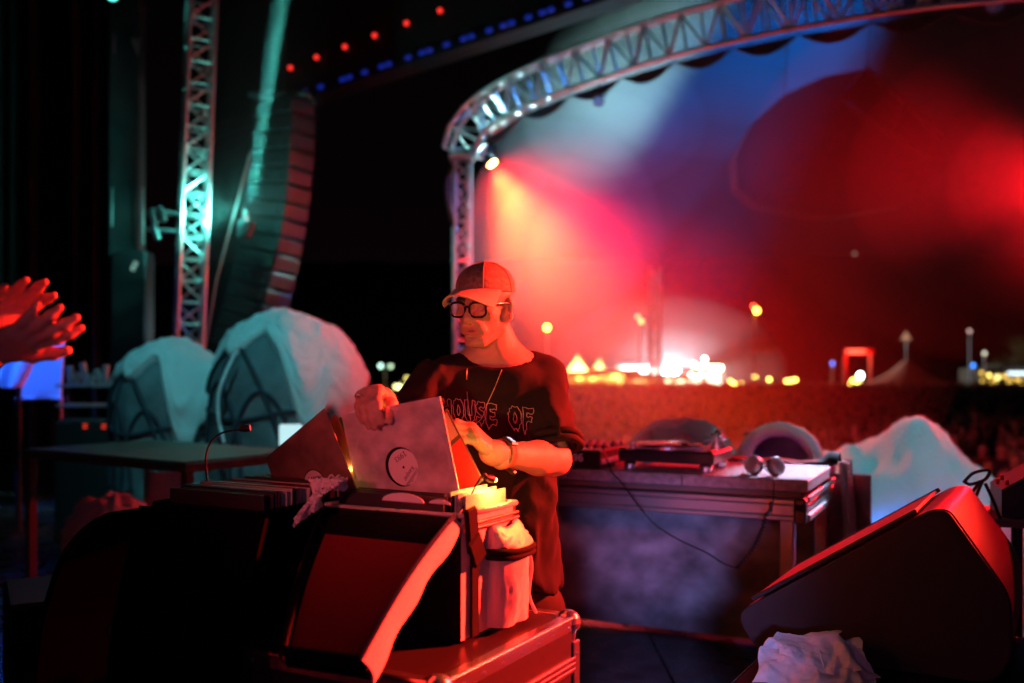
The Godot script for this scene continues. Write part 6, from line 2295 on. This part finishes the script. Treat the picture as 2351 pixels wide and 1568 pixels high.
func build_player() -> void:
	var skin := Color(0.5, 0.31, 0.235)
	var sn := noise3(200, 60.0, 3)
	var plain := func(p: Vector3) -> Color: return skin * (1.0 + 0.12 * sn.get_noise_3dv(p))
	var feet := Vector3(0.0, 0, -3.15)
	var t := thing("person", "man in cap, glasses and black printed T-shirt pulling a record from the bags", "person", feet)
	var skin_m := mat("skin", Color(1, 1, 1), 0.5, 0.0, {"vertex": true, "sss": 0.12, "spec": 0.45, "relief": noise_tex("pore", 0.15, 4, 71), "depth": 0.06, "scale": 9.0})
	var body := MB.new()
	body.colored = true
	# joints
	var neck := W(1136, 812, 3.05)
	var l_sh := W(1252, 868, 3.08)
	var r_sh := W(992, 882, 2.98)
	var l_el := W(1276, 1056, 2.97)
	var l_wr := W(1134, 1040, 2.74)
	var r_el := W(902, 1030, 2.86)
	var r_wr := W(880, 922, 2.63)
	var chest := W(1132, 970, 3.07)
	var belly := W(1165, 1190, 3.13)
	var hip := W(1172, 1380, 3.15)
	# trunk under the shirt, neck
	var s := SDF.new(Vector3(-0.33, 0.7, -3.35), Vector3(0.26, 1.66, -2.82), 0.012, 0.016)
	s.ell(chest, Vector3(0.15, 0.18, 0.085))
	s.ell(belly, Vector3(0.14, 0.23, 0.105))
	s.ell(hip, Vector3(0.15, 0.12, 0.11))
	s.cap(r_sh, W(1085, 845, 3.04), 0.052, 0.06)
	s.cap(W(1175, 840, 3.06), l_sh, 0.06, 0.052)
	s.cap(W(1140, 850, 3.06), W(1128, 760, 3.03), 0.066, 0.058)
	s.cap(W(1180, 845, 3.05), W(1150, 780, 3.06), 0.035, 0.03)
	s.ell(W(1130, 868, 3.045), Vector3(0.12, 0.05, 0.06))
	s.done()
	s.put(body, Transform3D(), plain)
	# arms and hands
	limb(body, [r_sh, r_el, r_wr, r_wr + (r_wr - r_el).normalized() * 0.02], [0.05, 0.043, 0.03, 0.027], plain)
	limb(body, [l_sh, l_el, l_el.lerp(l_wr, 0.3), l_wr, l_wr + (l_wr - l_el).normalized() * 0.02], [0.052, 0.043, 0.047, 0.031, 0.028], plain)
	hand(body, r_wr, W(835, 893, 2.52) - r_wr, Vector3(-0.25, 0.95, 0.1), false, [[62, 40, 15], [66, 42, 15], [66, 42, 15], [62, 40, 15]], [Vector3(0.7, -0.55, 0.5), Vector3(0.55, -0.8, 0.1), Vector3(0.4, -0.9, 0.0)], plain, 1.06, 0.1)
	hand(body, l_wr, W(1058, 966, 2.67) - l_wr, Vector3(-0.25, 0.8, 0.5), true, [[28, 40, 24], [34, 46, 24], [40, 52, 26], [44, 54, 28]], [Vector3(0.6, -0.5, 0.5), Vector3(0.85, -0.5, -0.1), Vector3(0.9, -0.35, -0.25)], plain, 1.06, 0.05)
	# head
	var hc := W(1113, 701, 2.99)
	var yaw := deg_to_rad(-27.0)
	var hb := Basis(Vector3.UP, yaw) * Basis(Vector3.RIGHT, deg_to_rad(9.0)) * Basis(Vector3.BACK, deg_to_rad(-2.0))
	var hx := Transform3D(hb, hc)
	s = SDF.new(Vector3(-0.105, -0.19, -0.13), Vector3(0.105, 0.135, 0.14), 0.0036, 0.0065)
	s.ell(Vector3(0, 0.036, -0.012), Vector3(0.075, 0.08, 0.096))
	s.ell(Vector3(0, -0.032, 0.022), Vector3(0.06, 0.075, 0.068))
	for q in [-1.0, 1.0]:
		s.cap(Vector3(0.053 * q, -0.035, -0.005), Vector3(0.05 * q, -0.07, 0.005), 0.014, 0.014)
		s.cap(Vector3(0.05 * q, -0.07, 0.005), Vector3(0.02 * q, -0.101, 0.062), 0.014, 0.016)
		s.ell(Vector3(0.043 * q, -0.018, 0.058), Vector3(0.021, 0.018, 0.022))
		s.cap(Vector3(0.012 * q, 0.021, 0.083), Vector3(0.045 * q, 0.022, 0.07), 0.0105, 0.011)
		s.ell(Vector3(0.031 * q, 0.002, 0.072), Vector3(0.0135, 0.0125, 0.0125))
		s.ell(Vector3(0.0135 * q, -0.032, 0.094), Vector3(0.008, 0.0075, 0.011))
		s.cap(Vector3(0.02 * q, -0.038, 0.088), Vector3(0.033 * q, -0.066, 0.076), 0.009, 0.008)
		s.ell(Vector3(0.079 * q, -0.004, -0.012), Vector3(0.008, 0.033, 0.02), Basis(Vector3.UP, 0.45 * q) * Basis(Vector3.RIGHT, -0.15))
		s.ell(Vector3(0.075 * q, -0.034, -0.004), Vector3(0.008, 0.011, 0.01))
	s.cap(Vector3(0, 0.014, 0.087), Vector3(0, -0.026, 0.108), 0.0085, 0.0125)
	s.cap(Vector3(-0.02, -0.059, 0.085), Vector3(0.02, -0.059, 0.085), 0.0075, 0.0075)
	s.cap(Vector3(-0.016, -0.072, 0.084), Vector3(0.016, -0.072, 0.084), 0.008, 0.008)
	s.cap(Vector3(0, -0.099, 0.068), Vector3(0, -0.1, 0.074), 0.017, 0.015)
	s.cap(Vector3(0, -0.05, -0.03), Vector3(0.0, -0.17, -0.045), 0.056, 0.058)
	s.done()
	for q in [-1.0, 1.0]:
		s.carve_ell(Vector3(0.03 * q, 0.008, 0.1), Vector3(0.017, 0.009, 0.014), Basis(), 0.006)
		s.carve_ell(Vector3(0.087 * q, -0.002, 0.004), Vector3(0.007, 0.02, 0.011), Basis(Vector3.UP, 0.45 * q), 0.003)
		s.carve_ell(Vector3(0.0085 * q, -0.042, 0.107), Vector3(0.004, 0.004, 0.006), Basis(), 0.002)
	s.carve_ell(Vector3(0, -0.0655, 0.098), Vector3(0.024, 0.0022, 0.014), Basis(), 0.002)
	s.carve_ell(Vector3(0, -0.084, 0.09), Vector3(0.018, 0.005, 0.009), Basis(), 0.005)
	var hn := noise3(210, 400.0, 2)
	s.put(body, hx, func(p: Vector3) -> Color:
		var c := skin * (1.0 + 0.1 * sn.get_noise_3dv(p))
		var beard := smoothstep(-0.03, -0.05, p.y - 0.25 * maxf(0.0, absf(p.x) - 0.03)) * smoothstep(-0.02, 0.015, p.z) * (1.0 - smoothstep(-0.115, -0.13, p.y))
		if absf(p.x) < 0.026 and absf(p.y + 0.0655) < 0.012 and p.z > 0.08:
			return Color(0.4, 0.17, 0.15)
		if p.z > 0.075 and absf(p.y - 0.026) < 0.006 and absf(p.x) > 0.012 and absf(p.x) < 0.05:
			return Color(0.1, 0.07, 0.05)
		var st := 0.55 + 0.45 * hn.get_noise_3dv(p)
		return c.lerp(Color(0.2, 0.16, 0.14), beard * 0.55 * st))
	part("body", body, skin_m, t)
	# shirt
	var cloth := mat("shirt_black", Color(0.014, 0.012, 0.014), 0.9, 0.0, {"spec": 0.3, "relief": noise_tex("weave", 0.35), "depth": 0.05, "scale": 9.0})
	s = SDF.new(Vector3(-0.44, 0.74, -3.36), Vector3(0.3, 1.58, -2.74), 0.0105, 0.016)
	s.ell(chest + Vector3(0, 0.0, 0.0), Vector3(0.185, 0.21, 0.118))
	for q in [-0.058, -0.02, 0.02, 0.058]:
		s.cap(W(1158, 1050, 3.1) + Vector3(q, 0, 0), W(1172, 1480, 3.13) + Vector3(q * 1.1, 0, 0), 0.104, 0.112)
	s.cap(r_sh + Vector3(0.02, 0, 0), W(1085, 848, 3.05), 0.06, 0.066)
	s.cap(W(1175, 846, 3.07), l_sh + Vector3(-0.01, 0, 0), 0.066, 0.06)
	s.ell(W(1130, 866, 3.03), Vector3(0.14, 0.06, 0.085))
	var l_cuff := l_sh.lerp(l_el, 0.82) + Vector3(0.004, 0, 0)
	var r_cuff := r_sh.lerp(r_el, 0.86)
	s.cap(l_sh, l_cuff, 0.064, 0.076, true)
	s.cap(r_sh, r_cuff, 0.062, 0.074, true)
	s.done()
	s.cut(Vector3(0.05, -1, 0.02).normalized(), Vector3(0.05, -1, 0.02).normalized().dot(W(1200, 1362, 3.05)))
	# neckline
	s.carve_ell(W(1150, 792, 3.035), Vector3(0.108, 0.082, 0.12), Basis(Vector3.BACK, 0.14), 0.006)
	var f1 := noise3(220, 3.2, 3)
	var f2 := noise3(221, 9.0, 2)
	s.bump(func(p: Vector3) -> float:
		var hang := sin(p.x * 34.0 + f1.get_noise_3d(p.x, p.y * 0.5, p.z) * 9.0) * 0.011 * smoothstep(1.35, 0.95, p.y)
		var slv := 0.0
		if p.x > 0.07 and p.y > 1.1:
			slv = 0.012 * sin((p.y * 0.55 + p.x) * 85.0 + f1.get_noise_3dv(p) * 6.0) * smoothstep(0.08, 0.14, p.x) * smoothstep(1.46, 1.32, p.y)
		elif p.x < -0.2:
			slv = 0.007 * sin((p.y * 0.6 - p.x) * 80.0 + f1.get_noise_3dv(p) * 6.0)
		return hang + slv + f2.get_noise_3dv(p) * 0.004 + 0.006 * f1.get_noise_3dv(p * 2.0))
	var mb := MB.new()
	s.put(mb)
	var shirt := part("t_shirt", mb, cloth, t)
	# rolled cuff
	mb = MB.new()
	var cdir := (l_cuff - l_sh).normalized()
	var ca := cdir.cross(Vector3.BACK).normalized()
	var cb := cdir.cross(ca)
	for q in [0.006, -0.018]:
		var cuff := []
		for k in 28:
			var a := TAU * k / 28.0
			cuff.append(l_cuff + cdir * q + (ca * cos(a) + cb * sin(a)) * (0.0775 + 0.003 * sin(a * 5.0)))
		mb.tube(cuff, 0.0115, 8, true)
	part("sleeve_cuff", mb, cloth, shirt)
	mb = MB.new()
	var col := []
	for k in 40:
		var a := TAU * k / 40.0
		var d := Vector3(cos(a), 0.0, sin(a))
		var start := W(1143, 820, 3.04)
		col.append(start)
	# print: dripping outline letters, laid on the chest cloth
	var front := func(px: float, py: float) -> Vector3:
		var w := W(px, py, 3.0)
		var z := -2.76
		for k in 110:
			if s.at(Vector3(w.x, w.y, z)) < 0.0:
				break
			z -= 0.004
		return Vector3(w.x, w.y, z + 0.0035)
	var shapes := {
		"H": [[[0.0, 0.0], [0.3, 0.0], [0.3, 0.38], [0.65, 0.38], [0.65, 0.0], [1.0, 0.0], [1.0, 1.0], [0.85, 1.15], [0.7, 1.0], [0.65, 0.62], [0.3, 0.62], [0.3, 1.1], [0.12, 1.22], [0.0, 1.0]]],
		"O": [[[0.3, 0.0], [0.7, 0.02], [0.95, 0.25], [1.0, 0.7], [0.85, 1.0], [0.72, 1.2], [0.6, 1.04], [0.45, 1.16], [0.3, 1.02], [0.08, 0.8], [0.0, 0.4], [0.1, 0.15]], [[0.5, 0.3], [0.66, 0.5], [0.6, 0.78], [0.45, 0.82], [0.38, 0.55]]],
		"U": [[[0.0, 0.0], [0.3, 0.0], [0.32, 0.7], [0.5, 0.8], [0.68, 0.7], [0.7, 0.0], [1.0, 0.0], [1.0, 0.75], [0.85, 1.0], [0.7, 1.2], [0.58, 1.02], [0.3, 1.04], [0.05, 0.82]]],
		"S": [[[0.95, 0.05], [0.9, 0.3], [0.5, 0.26], [0.36, 0.34], [0.9, 0.52], [1.0, 0.8], [0.8, 1.0], [0.6, 1.18], [0.5, 1.02], [0.05, 1.0], [0.1, 0.75], [0.55, 0.78], [0.62, 0.7], [0.1, 0.52], [0.02, 0.22], [0.3, 0.0]]],
		"E": [[[0.0, 0.0], [0.95, 0.0], [0.92, 0.26], [0.36, 0.26], [0.36, 0.4], [0.8, 0.4], [0.8, 0.62], [0.36, 0.62], [0.36, 0.76], [1.0, 0.76], [0.95, 1.02], [0.55, 1.0], [0.42, 1.1], [0.25, 1.26], [0.1, 1.04], [0.0, 1.0]]],
		"F": [[[0.0, 0.0], [1.0, 0.0], [0.96, 0.26], [0.36, 0.26], [0.36, 0.42], [0.85, 0.42], [0.8, 0.66], [0.36, 0.66], [0.34, 1.05], [0.2, 1.3], [0.05, 1.05]]],
		"R": [[[0.0, 0.0], [0.7, 0.0], [0.98, 0.22], [0.9, 0.5], [0.65, 0.6], [1.0, 1.0], [0.68, 1.0], [0.34, 0.66], [0.32, 1.05], [0.15, 1.2], [0.0, 1.0]], [[0.34, 0.22], [0.62, 0.25], [0.6, 0.42], [0.34, 0.44]]],
		"I": [[[0.1, 0.0], [0.7, 0.0], [0.7, 1.0], [0.4, 1.2], [0.1, 1.0]]],
	}
	var ink := mat("shirt_print", Color(0.55, 0.42, 0.42), 0.8)
	for q in [["H", 1016, 914, 22], ["O", 1041, 915, 25], ["U", 1068, 918, 24], ["S", 1093, 921, 22], ["E", 1117, 926, 25], ["O", 1167, 932, 30], ["F", 1200, 936, 25], ["O", 1139, 1005, 25], ["R", 1165, 1008, 24], ["S", 1190, 1011, 22], ["I", 1214, 1013, 14]]:
		mb = MB.new()
		for loop in shapes[q[0]]:
			var line := []
			var m: int = loop.size()
			for k in m:
				var a: Array = loop[k]
				var b: Array = loop[(k + 1) % m]
				for j in 4:
					var u := lerpf(a[0], b[0], j / 4.0)
					var v := lerpf(a[1], b[1], j / 4.0)
					var wob := 0.03 * sin((q[1] + k * 4 + j) * 1.7)
					line.append(front.call(q[1] + (u + wob) * q[3], q[2] + (v + wob) * 46.0 + (u - 0.5) * 3.0))
			mb.tube(line, 0.0011, 5, true)
		part("print_letter", mb, ink, shirt)
	# chain
	mb = MB.new()
	var ch := []
	for q in [[1078, 806], [1074, 850], [1074, 900], [1078, 940], [1084, 975]]:
		ch.append(front.call(q[0], q[1]))
	var ch2 := []
	for q in [[1163, 818], [1152, 850], [1136, 890], [1120, 925], [1106, 960], [1084, 975]]:
		ch2.append(front.call(q[0], q[1]))
	mb.tube(smooth_line(ch, 40), 0.0011, 5)
	mb.tube(smooth_line(ch2, 40), 0.0011, 5)
	part("neck_chain", mb, mat("chain", Color(0.7, 0.6, 0.45), 0.3, 0.9), t)
	# trousers
	s = SDF.new(Vector3(-0.28, -0.03, -3.4), Vector3(0.28, 0.92, -2.9), 0.016, 0.02)
	s.ell(hip + Vector3(0, -0.01, 0), Vector3(0.155, 0.12, 0.115))
	for q in [-1.0, 1.0]:
		var hp := hip + Vector3(0.075 * q, -0.05, 0)
		s.cap(hp, Vector3(hp.x + 0.02 * q, 0.42, -3.13), 0.095, 0.07)
		s.cap(Vector3(hp.x + 0.02 * q, 0.42, -3.13), Vector3(hp.x + 0.03 * q, 0.07, -3.16), 0.068, 0.062)
		s.cap(Vector3(hp.x + 0.03 * q, 0.045, -3.18), Vector3(hp.x + 0.04 * q, 0.04, -3.04), 0.048, 0.04)
	s.done()
	mb = MB.new()
	s.put(mb)
	part("trousers", mb, mat("trousers", Color(0.015, 0.015, 0.018), 0.85), t)
	# cap
	var capm := mat("cap_cotton", Color(0.5, 0.4, 0.28), 0.85, 0.0, {"relief": noise_tex("weave", 0.35), "depth": 0.05, "scale": 9.0, "mottle": noise_tex("faded", 0.012, 3, 66, false, FastNoiseLite.TYPE_SIMPLEX_SMOOTH, 0.55, 1.0)})
	mb = MB.new()
	var crown := func(az: float, v: float, off: float) -> Vector3:
		var y := lerpf(0.05, 0.13, v)
		var q := (y - 0.05) / 0.08
		var r := pow(maxf(1.0 - pow(q, 2.4), 0.0), 1.0 / 2.0)
		var panel := 1.0 + 0.012 * absf(cos(az * 3.0))
		var fr := 1.0 + 0.05 * maxf(sin(az), 0.0) * (1.0 - q)
		var base_tilt := 0.014 * sin(az) - 0.008
		return Vector3(cos(az) * (0.084 + off) * r * panel, y + base_tilt * (1.0 - q) + off * q, sin(az) * (0.105 + off) * r * panel * fr - 0.012)
	mb.grid(func(u, v): return hx * (crown.call(-u * TAU, 1.0 - pow(1.0 - v, 1.5), 0.0) as Vector3), 48, 18, 0.003)
	var cap_part := part("cap", mb, capm, t)
	mb = MB.new()
	for k in 6:
		var az := PI / 6.0 + TAU * k / 6.0 + PI / 6.0
		var line := []
		for j in 15:
			line.append(hx * (crown.call(az, j / 14.0, 0.0008) as Vector3))
		mb.tube(line, 0.0017, 5)
	part("cap_seam", mb, mat("cap_seam", Color(0.34, 0.27, 0.19), 0.85), cap_part)
	mb = MB.new()
	mb.lathe(hx * Transform3D(Basis(), Vector3(0, 0.127, -0.012)), [Vector2(0.008, 0.0), Vector2(0.007, 0.004), Vector2(0.0, 0.006)], 12)
	part("cap_button", mb, mat("cap_seam"), cap_part)
	mb = MB.new()
	mb.grid(func(u, v):
		var az := lerpf(PI / 2 - 1.12, PI / 2 + 1.12, 1.0 - u)
		var s0: Vector3 = crown.call(az, 0.0, 0.001)
		var x = s0.x * (1.0 + 0.06 * v)
		var reach := 0.072 * pow(maxf(cos((u - 0.5) * 2.24 / 1.12 * 0.72), 0.0), 0.6)
		var z = s0.z + reach * v
		var y = s0.y + 0.004 - 0.012 * v - 5.2 * x * x * v - 0.004
		return hx * Vector3(x, y, z), 28, 10, 0.0045)
	part("cap_brim", mb, mat("brim_cotton", Color(0.55, 0.45, 0.33), 0.8, 0.0, {"relief": noise_tex("weave", 0.35), "depth": 0.05, "scale": 9.0}), cap_part)
	# glasses
	var frame := mat("frame_black", Color(0.012, 0.01, 0.01), 0.22, 0.0, {"coat": 0.5})
	var gl := Node3D.new()
	mb = MB.new()
	for q in [-1.0, 1.0]:
		var loop := []
		for k in 28:
			var a := TAU * k / 28.0
			var c := signf(cos(a)) * pow(absf(cos(a)), 0.7)
			var d := signf(sin(a)) * pow(absf(sin(a)), 0.75)
			loop.append(hx * Vector3(q * 0.033 + c * 0.0265, -0.002 + d * 0.0215 + 0.001 * q * 0.0, 0.108 - 0.35 * pow(absf(q * 0.033 + c * 0.0265), 2.0) * 4.0))
		mb.tube(loop, 0.0036, 8, true)
	mb.tube([hx * Vector3(-0.008, 0.005, 0.1085), hx * Vector3(0, 0.008, 0.11), hx * Vector3(0.008, 0.005, 0.1085)], 0.0032, 8)
	var gframe := part("glasses_frame", mb, frame, t)
	for q in [-1.0, 1.0]:
		mb = MB.new()
		mb.tube([hx * Vector3(0.059 * q, 0.012, 0.1), hx * Vector3(0.07 * q, 0.014, 0.088), hx * Vector3(0.081 * q, 0.01, 0.02), hx * Vector3(0.084 * q, 0.004, -0.01), hx * Vector3(0.082 * q, -0.016, -0.024)], 0.0034, 6)
		part("temple", mb, frame, gframe)
		mb = MB.new()
		mb.box(hx * Transform3D(Basis(Vector3.UP, -0.6 * q), Vector3(0.0665 * q, 0.0135, 0.0965)), Vector3(0.01, 0.007, 0.006), 0.001)
		part("hinge", mb, mat("silver"), gframe)
		mb = MB.new()
		var ring := []
		for k in 28:
			var a := TAU * k / 28.0
			var c := signf(cos(a)) * pow(absf(cos(a)), 0.7)
			var d := signf(sin(a)) * pow(absf(sin(a)), 0.75)
			ring.append(hx * Vector3(q * 0.033 + c * 0.0245, -0.002 + d * 0.0195, 0.108 - 1.4 * pow(absf(q * 0.033 + c * 0.0245), 2.0)))
		var ctr := mb.p(hx * Vector3(q * 0.033, -0.002, 0.108 - 1.4 * 0.0011))
		var idx := []
		for w in ring:
			idx.append(mb.p(w))
		for k in 28:
			mb.tri(ctr, idx[k], idx[(k + 1) % 28])
		var gm := StandardMaterial3D.new()
		gm.resource_name = "lens_glass"
		gm.albedo_color = Color(0.6, 0.5, 0.5, 0.12)
		gm.transparency = BaseMaterial3D.TRANSPARENCY_ALPHA
		gm.roughness = 0.05
		part("lens", mb, gm, gframe)
	gl.free()
	# ear stud
	mb = MB.new()
	bulb(mb, hx * Vector3(0.081, -0.037, 0.002), 0.0045)
	part("ear_stud", mb, mat("stud", Color(0.02, 0.02, 0.02), 0.2, 0.6), t)
	# watch on the forearm
	var wd := (l_el - l_wr).normalized()
	var wp := l_wr + wd * 0.045
	var wn := Vector3(-0.05, 0.75, 0.62)
	wn = (wn - wd * wn.dot(wd)).normalized()
	var wsd := wd.cross(wn)
	mb = MB.new()
	mb.box(Transform3D(Basis(wd, wn, wd.cross(wn)), wp + wn * 0.041), Vector3(0.034, 0.011, 0.04), 0.004)
	var watch := part("watch_case", mb, mat("gear_black"), t)
	mb = MB.new()
	for k in 5:
		mb.box(Transform3D(Basis(wd, wn, wd.cross(wn)), wp + wn * 0.0472 + wd * 0.001 + wsd * (-0.012 + k * 0.0056)), Vector3([0.014, 0.018, 0.011, 0.017, 0.013][k], 0.0008, 0.0026))
	part("watch_screen", mb, glow("watch_screen", Color(0.75, 0.85, 1.0), 1.1), watch)
	mb = MB.new()
	var strap := []
	for k in 24:
		var a := TAU * k / 24.0
		strap.append(wp + (wn * cos(a) + wsd * sin(a)) * 0.0385)
	for q in [-0.007, 0.0, 0.007]:
		var st2 := []
		for p in strap:
			st2.append(p + wd * q)
		mb.tube(st2, 0.0042, 6, true)
	part("watch_strap", mb, mat("strap_leather", Color(0.25, 0.13, 0.08), 0.5), watch)
	mb = MB.new()
	mb.box(Transform3D(Basis(wd, wn, wd.cross(wn)), wp + wd * 0.012 + wsd * 0.03 - wn * 0.03), Vector3(0.018, 0.014, 0.05), 0.004)
	part("watch_buckle", mb, mat("gear_black"), watch)
	# finger ring
	mb = MB.new()
	var rd := (W(835, 893, 2.52) - r_wr).normalized()
	var rp := r_wr + rd * 0.1 + Vector3(-0.018, -0.012, 0.012)
	var rr := []
	for k in 16:
		var a := TAU * k / 16.0
		rr.append(rp + Vector3(cos(a) * 0.0105, sin(a) * 0.004, sin(a) * 0.0105))
	mb.tube(rr, 0.0022, 6, true)
	part("finger_ring", mb, mat("silver"), t)

func build_clapper() -> void:
	var skin := Color(0.48, 0.3, 0.23)
	var paint := func(_p: Vector3) -> Color: return skin
	var t := thing("person", "person at the side of the stage with clapping hands raised", "person", Vector3(W(-230, 1000, 2.0).x, 0, -2.0))
	var body := MB.new()
	body.colored = true
	var sh := W(-300, 760, 2.05)
	var wa := W(-28, 812, 1.93)
	var ea := W(-180, 1000, 1.93)
	var wb := W(-40, 790, 2.03)
	var eb := W(-270, 960, 2.12)
	limb(body, [sh + Vector3(0.05, -0.06, 0.14), ea, wa, wa + (wa - ea).normalized() * 0.02], [0.052, 0.043, 0.03, 0.027], paint, 0.011)
	limb(body, [sh + Vector3(0.05, -0.06, -0.16), eb, wb, wb + (wb - eb).normalized() * 0.02], [0.052, 0.043, 0.03, 0.027], paint, 0.011)
	hand(body, wa, W(190, 722, 1.87) - wa, Vector3(0.1, -0.75, 0.6), true, [[6, 8, 6], [4, 8, 6], [8, 10, 8], [12, 14, 10]], [Vector3(0.75, -0.1, 0.75), Vector3(0.9, -0.1, 0.5), Vector3(1.0, -0.1, 0.3)], paint, 1.05, 0.16)
	hand(body, wb, W(70, 640, 2.02) - wb, Vector3(-0.6, 0.1, -0.75), false, [[18, 14, 10], [16, 14, 10], [18, 16, 10], [22, 18, 12]], [Vector3(0.7, -0.2, 0.8), Vector3(0.85, -0.2, 0.5), Vector3(1.0, -0.2, 0.2)], paint, 1.05, 0.2)
	var s := SDF.new(Vector3(-1.75, 0.6, -2.45), Vector3(-0.9, 1.95, -1.6), 0.02, 0.025)
	s.ell(W(-310, 520, 2.05), Vector3(0.085, 0.12, 0.1))
	s.cap(W(-315, 600, 2.05), W(-320, 700, 2.05), 0.06, 0.065)
	s.ell(W(-320, 900, 2.05), Vector3(0.14, 0.26, 0.19))
	s.done()
	s.put(body, Transform3D(), paint)
	part("body", body, mat("skin"), t)
	s = SDF.new(Vector3(-1.7, 0.55, -2.5), Vector3(-0.85, 1.72, -1.55), 0.016, 0.022)
	var tc := W(-250, 1010, 2.05)
	s.ell(W(-318, 900, 2.05), Vector3(0.17, 0.28, 0.22))
	s.ell(W(-290, 1090, 2.05), Vector3(0.18, 0.3, 0.2))
	s.cap(sh + Vector3(0.05, -0.06, 0.15), ea.lerp(sh, 0.15), 0.075, 0.07, true)
	s.cap(sh + Vector3(0.05, -0.06, -0.17), eb.lerp(sh, 0.15), 0.075, 0.07, true)
	s.done()
	var f := noise3(300, 5.0, 3)
	s.bump(func(p: Vector3) -> float: return f.get_noise_3dv(p) * 0.02)
	var mb := MB.new()
	s.put(mb)
	part("jumper", mb, mat("jumper", Color(0.006, 0.008, 0.009), 0.95, 0.0, {"spec": 0.1}), t)
	s = SDF.new(Vector3(-1.72, -0.03, -2.4), Vector3(-1.0, 0.9, -1.65), 0.02, 0.022)
	for q in [-0.1, 0.1]:
		var hp := W(-310, 1300, 2.05) + Vector3(0, 0, q)
		hp.y = 0.82
		s.cap(hp, Vector3(hp.x + 0.02, 0.44, hp.z), 0.1, 0.07)
		s.cap(Vector3(hp.x + 0.02, 0.44, hp.z), Vector3(hp.x, 0.07, hp.z), 0.07, 0.06)
		s.cap(Vector3(hp.x, 0.045, hp.z), Vector3(hp.x + 0.15, 0.04, hp.z), 0.05, 0.042)
	s.done()
	mb = MB.new()
	s.put(mb)
	part("trousers", mb, mat("trousers"), t)
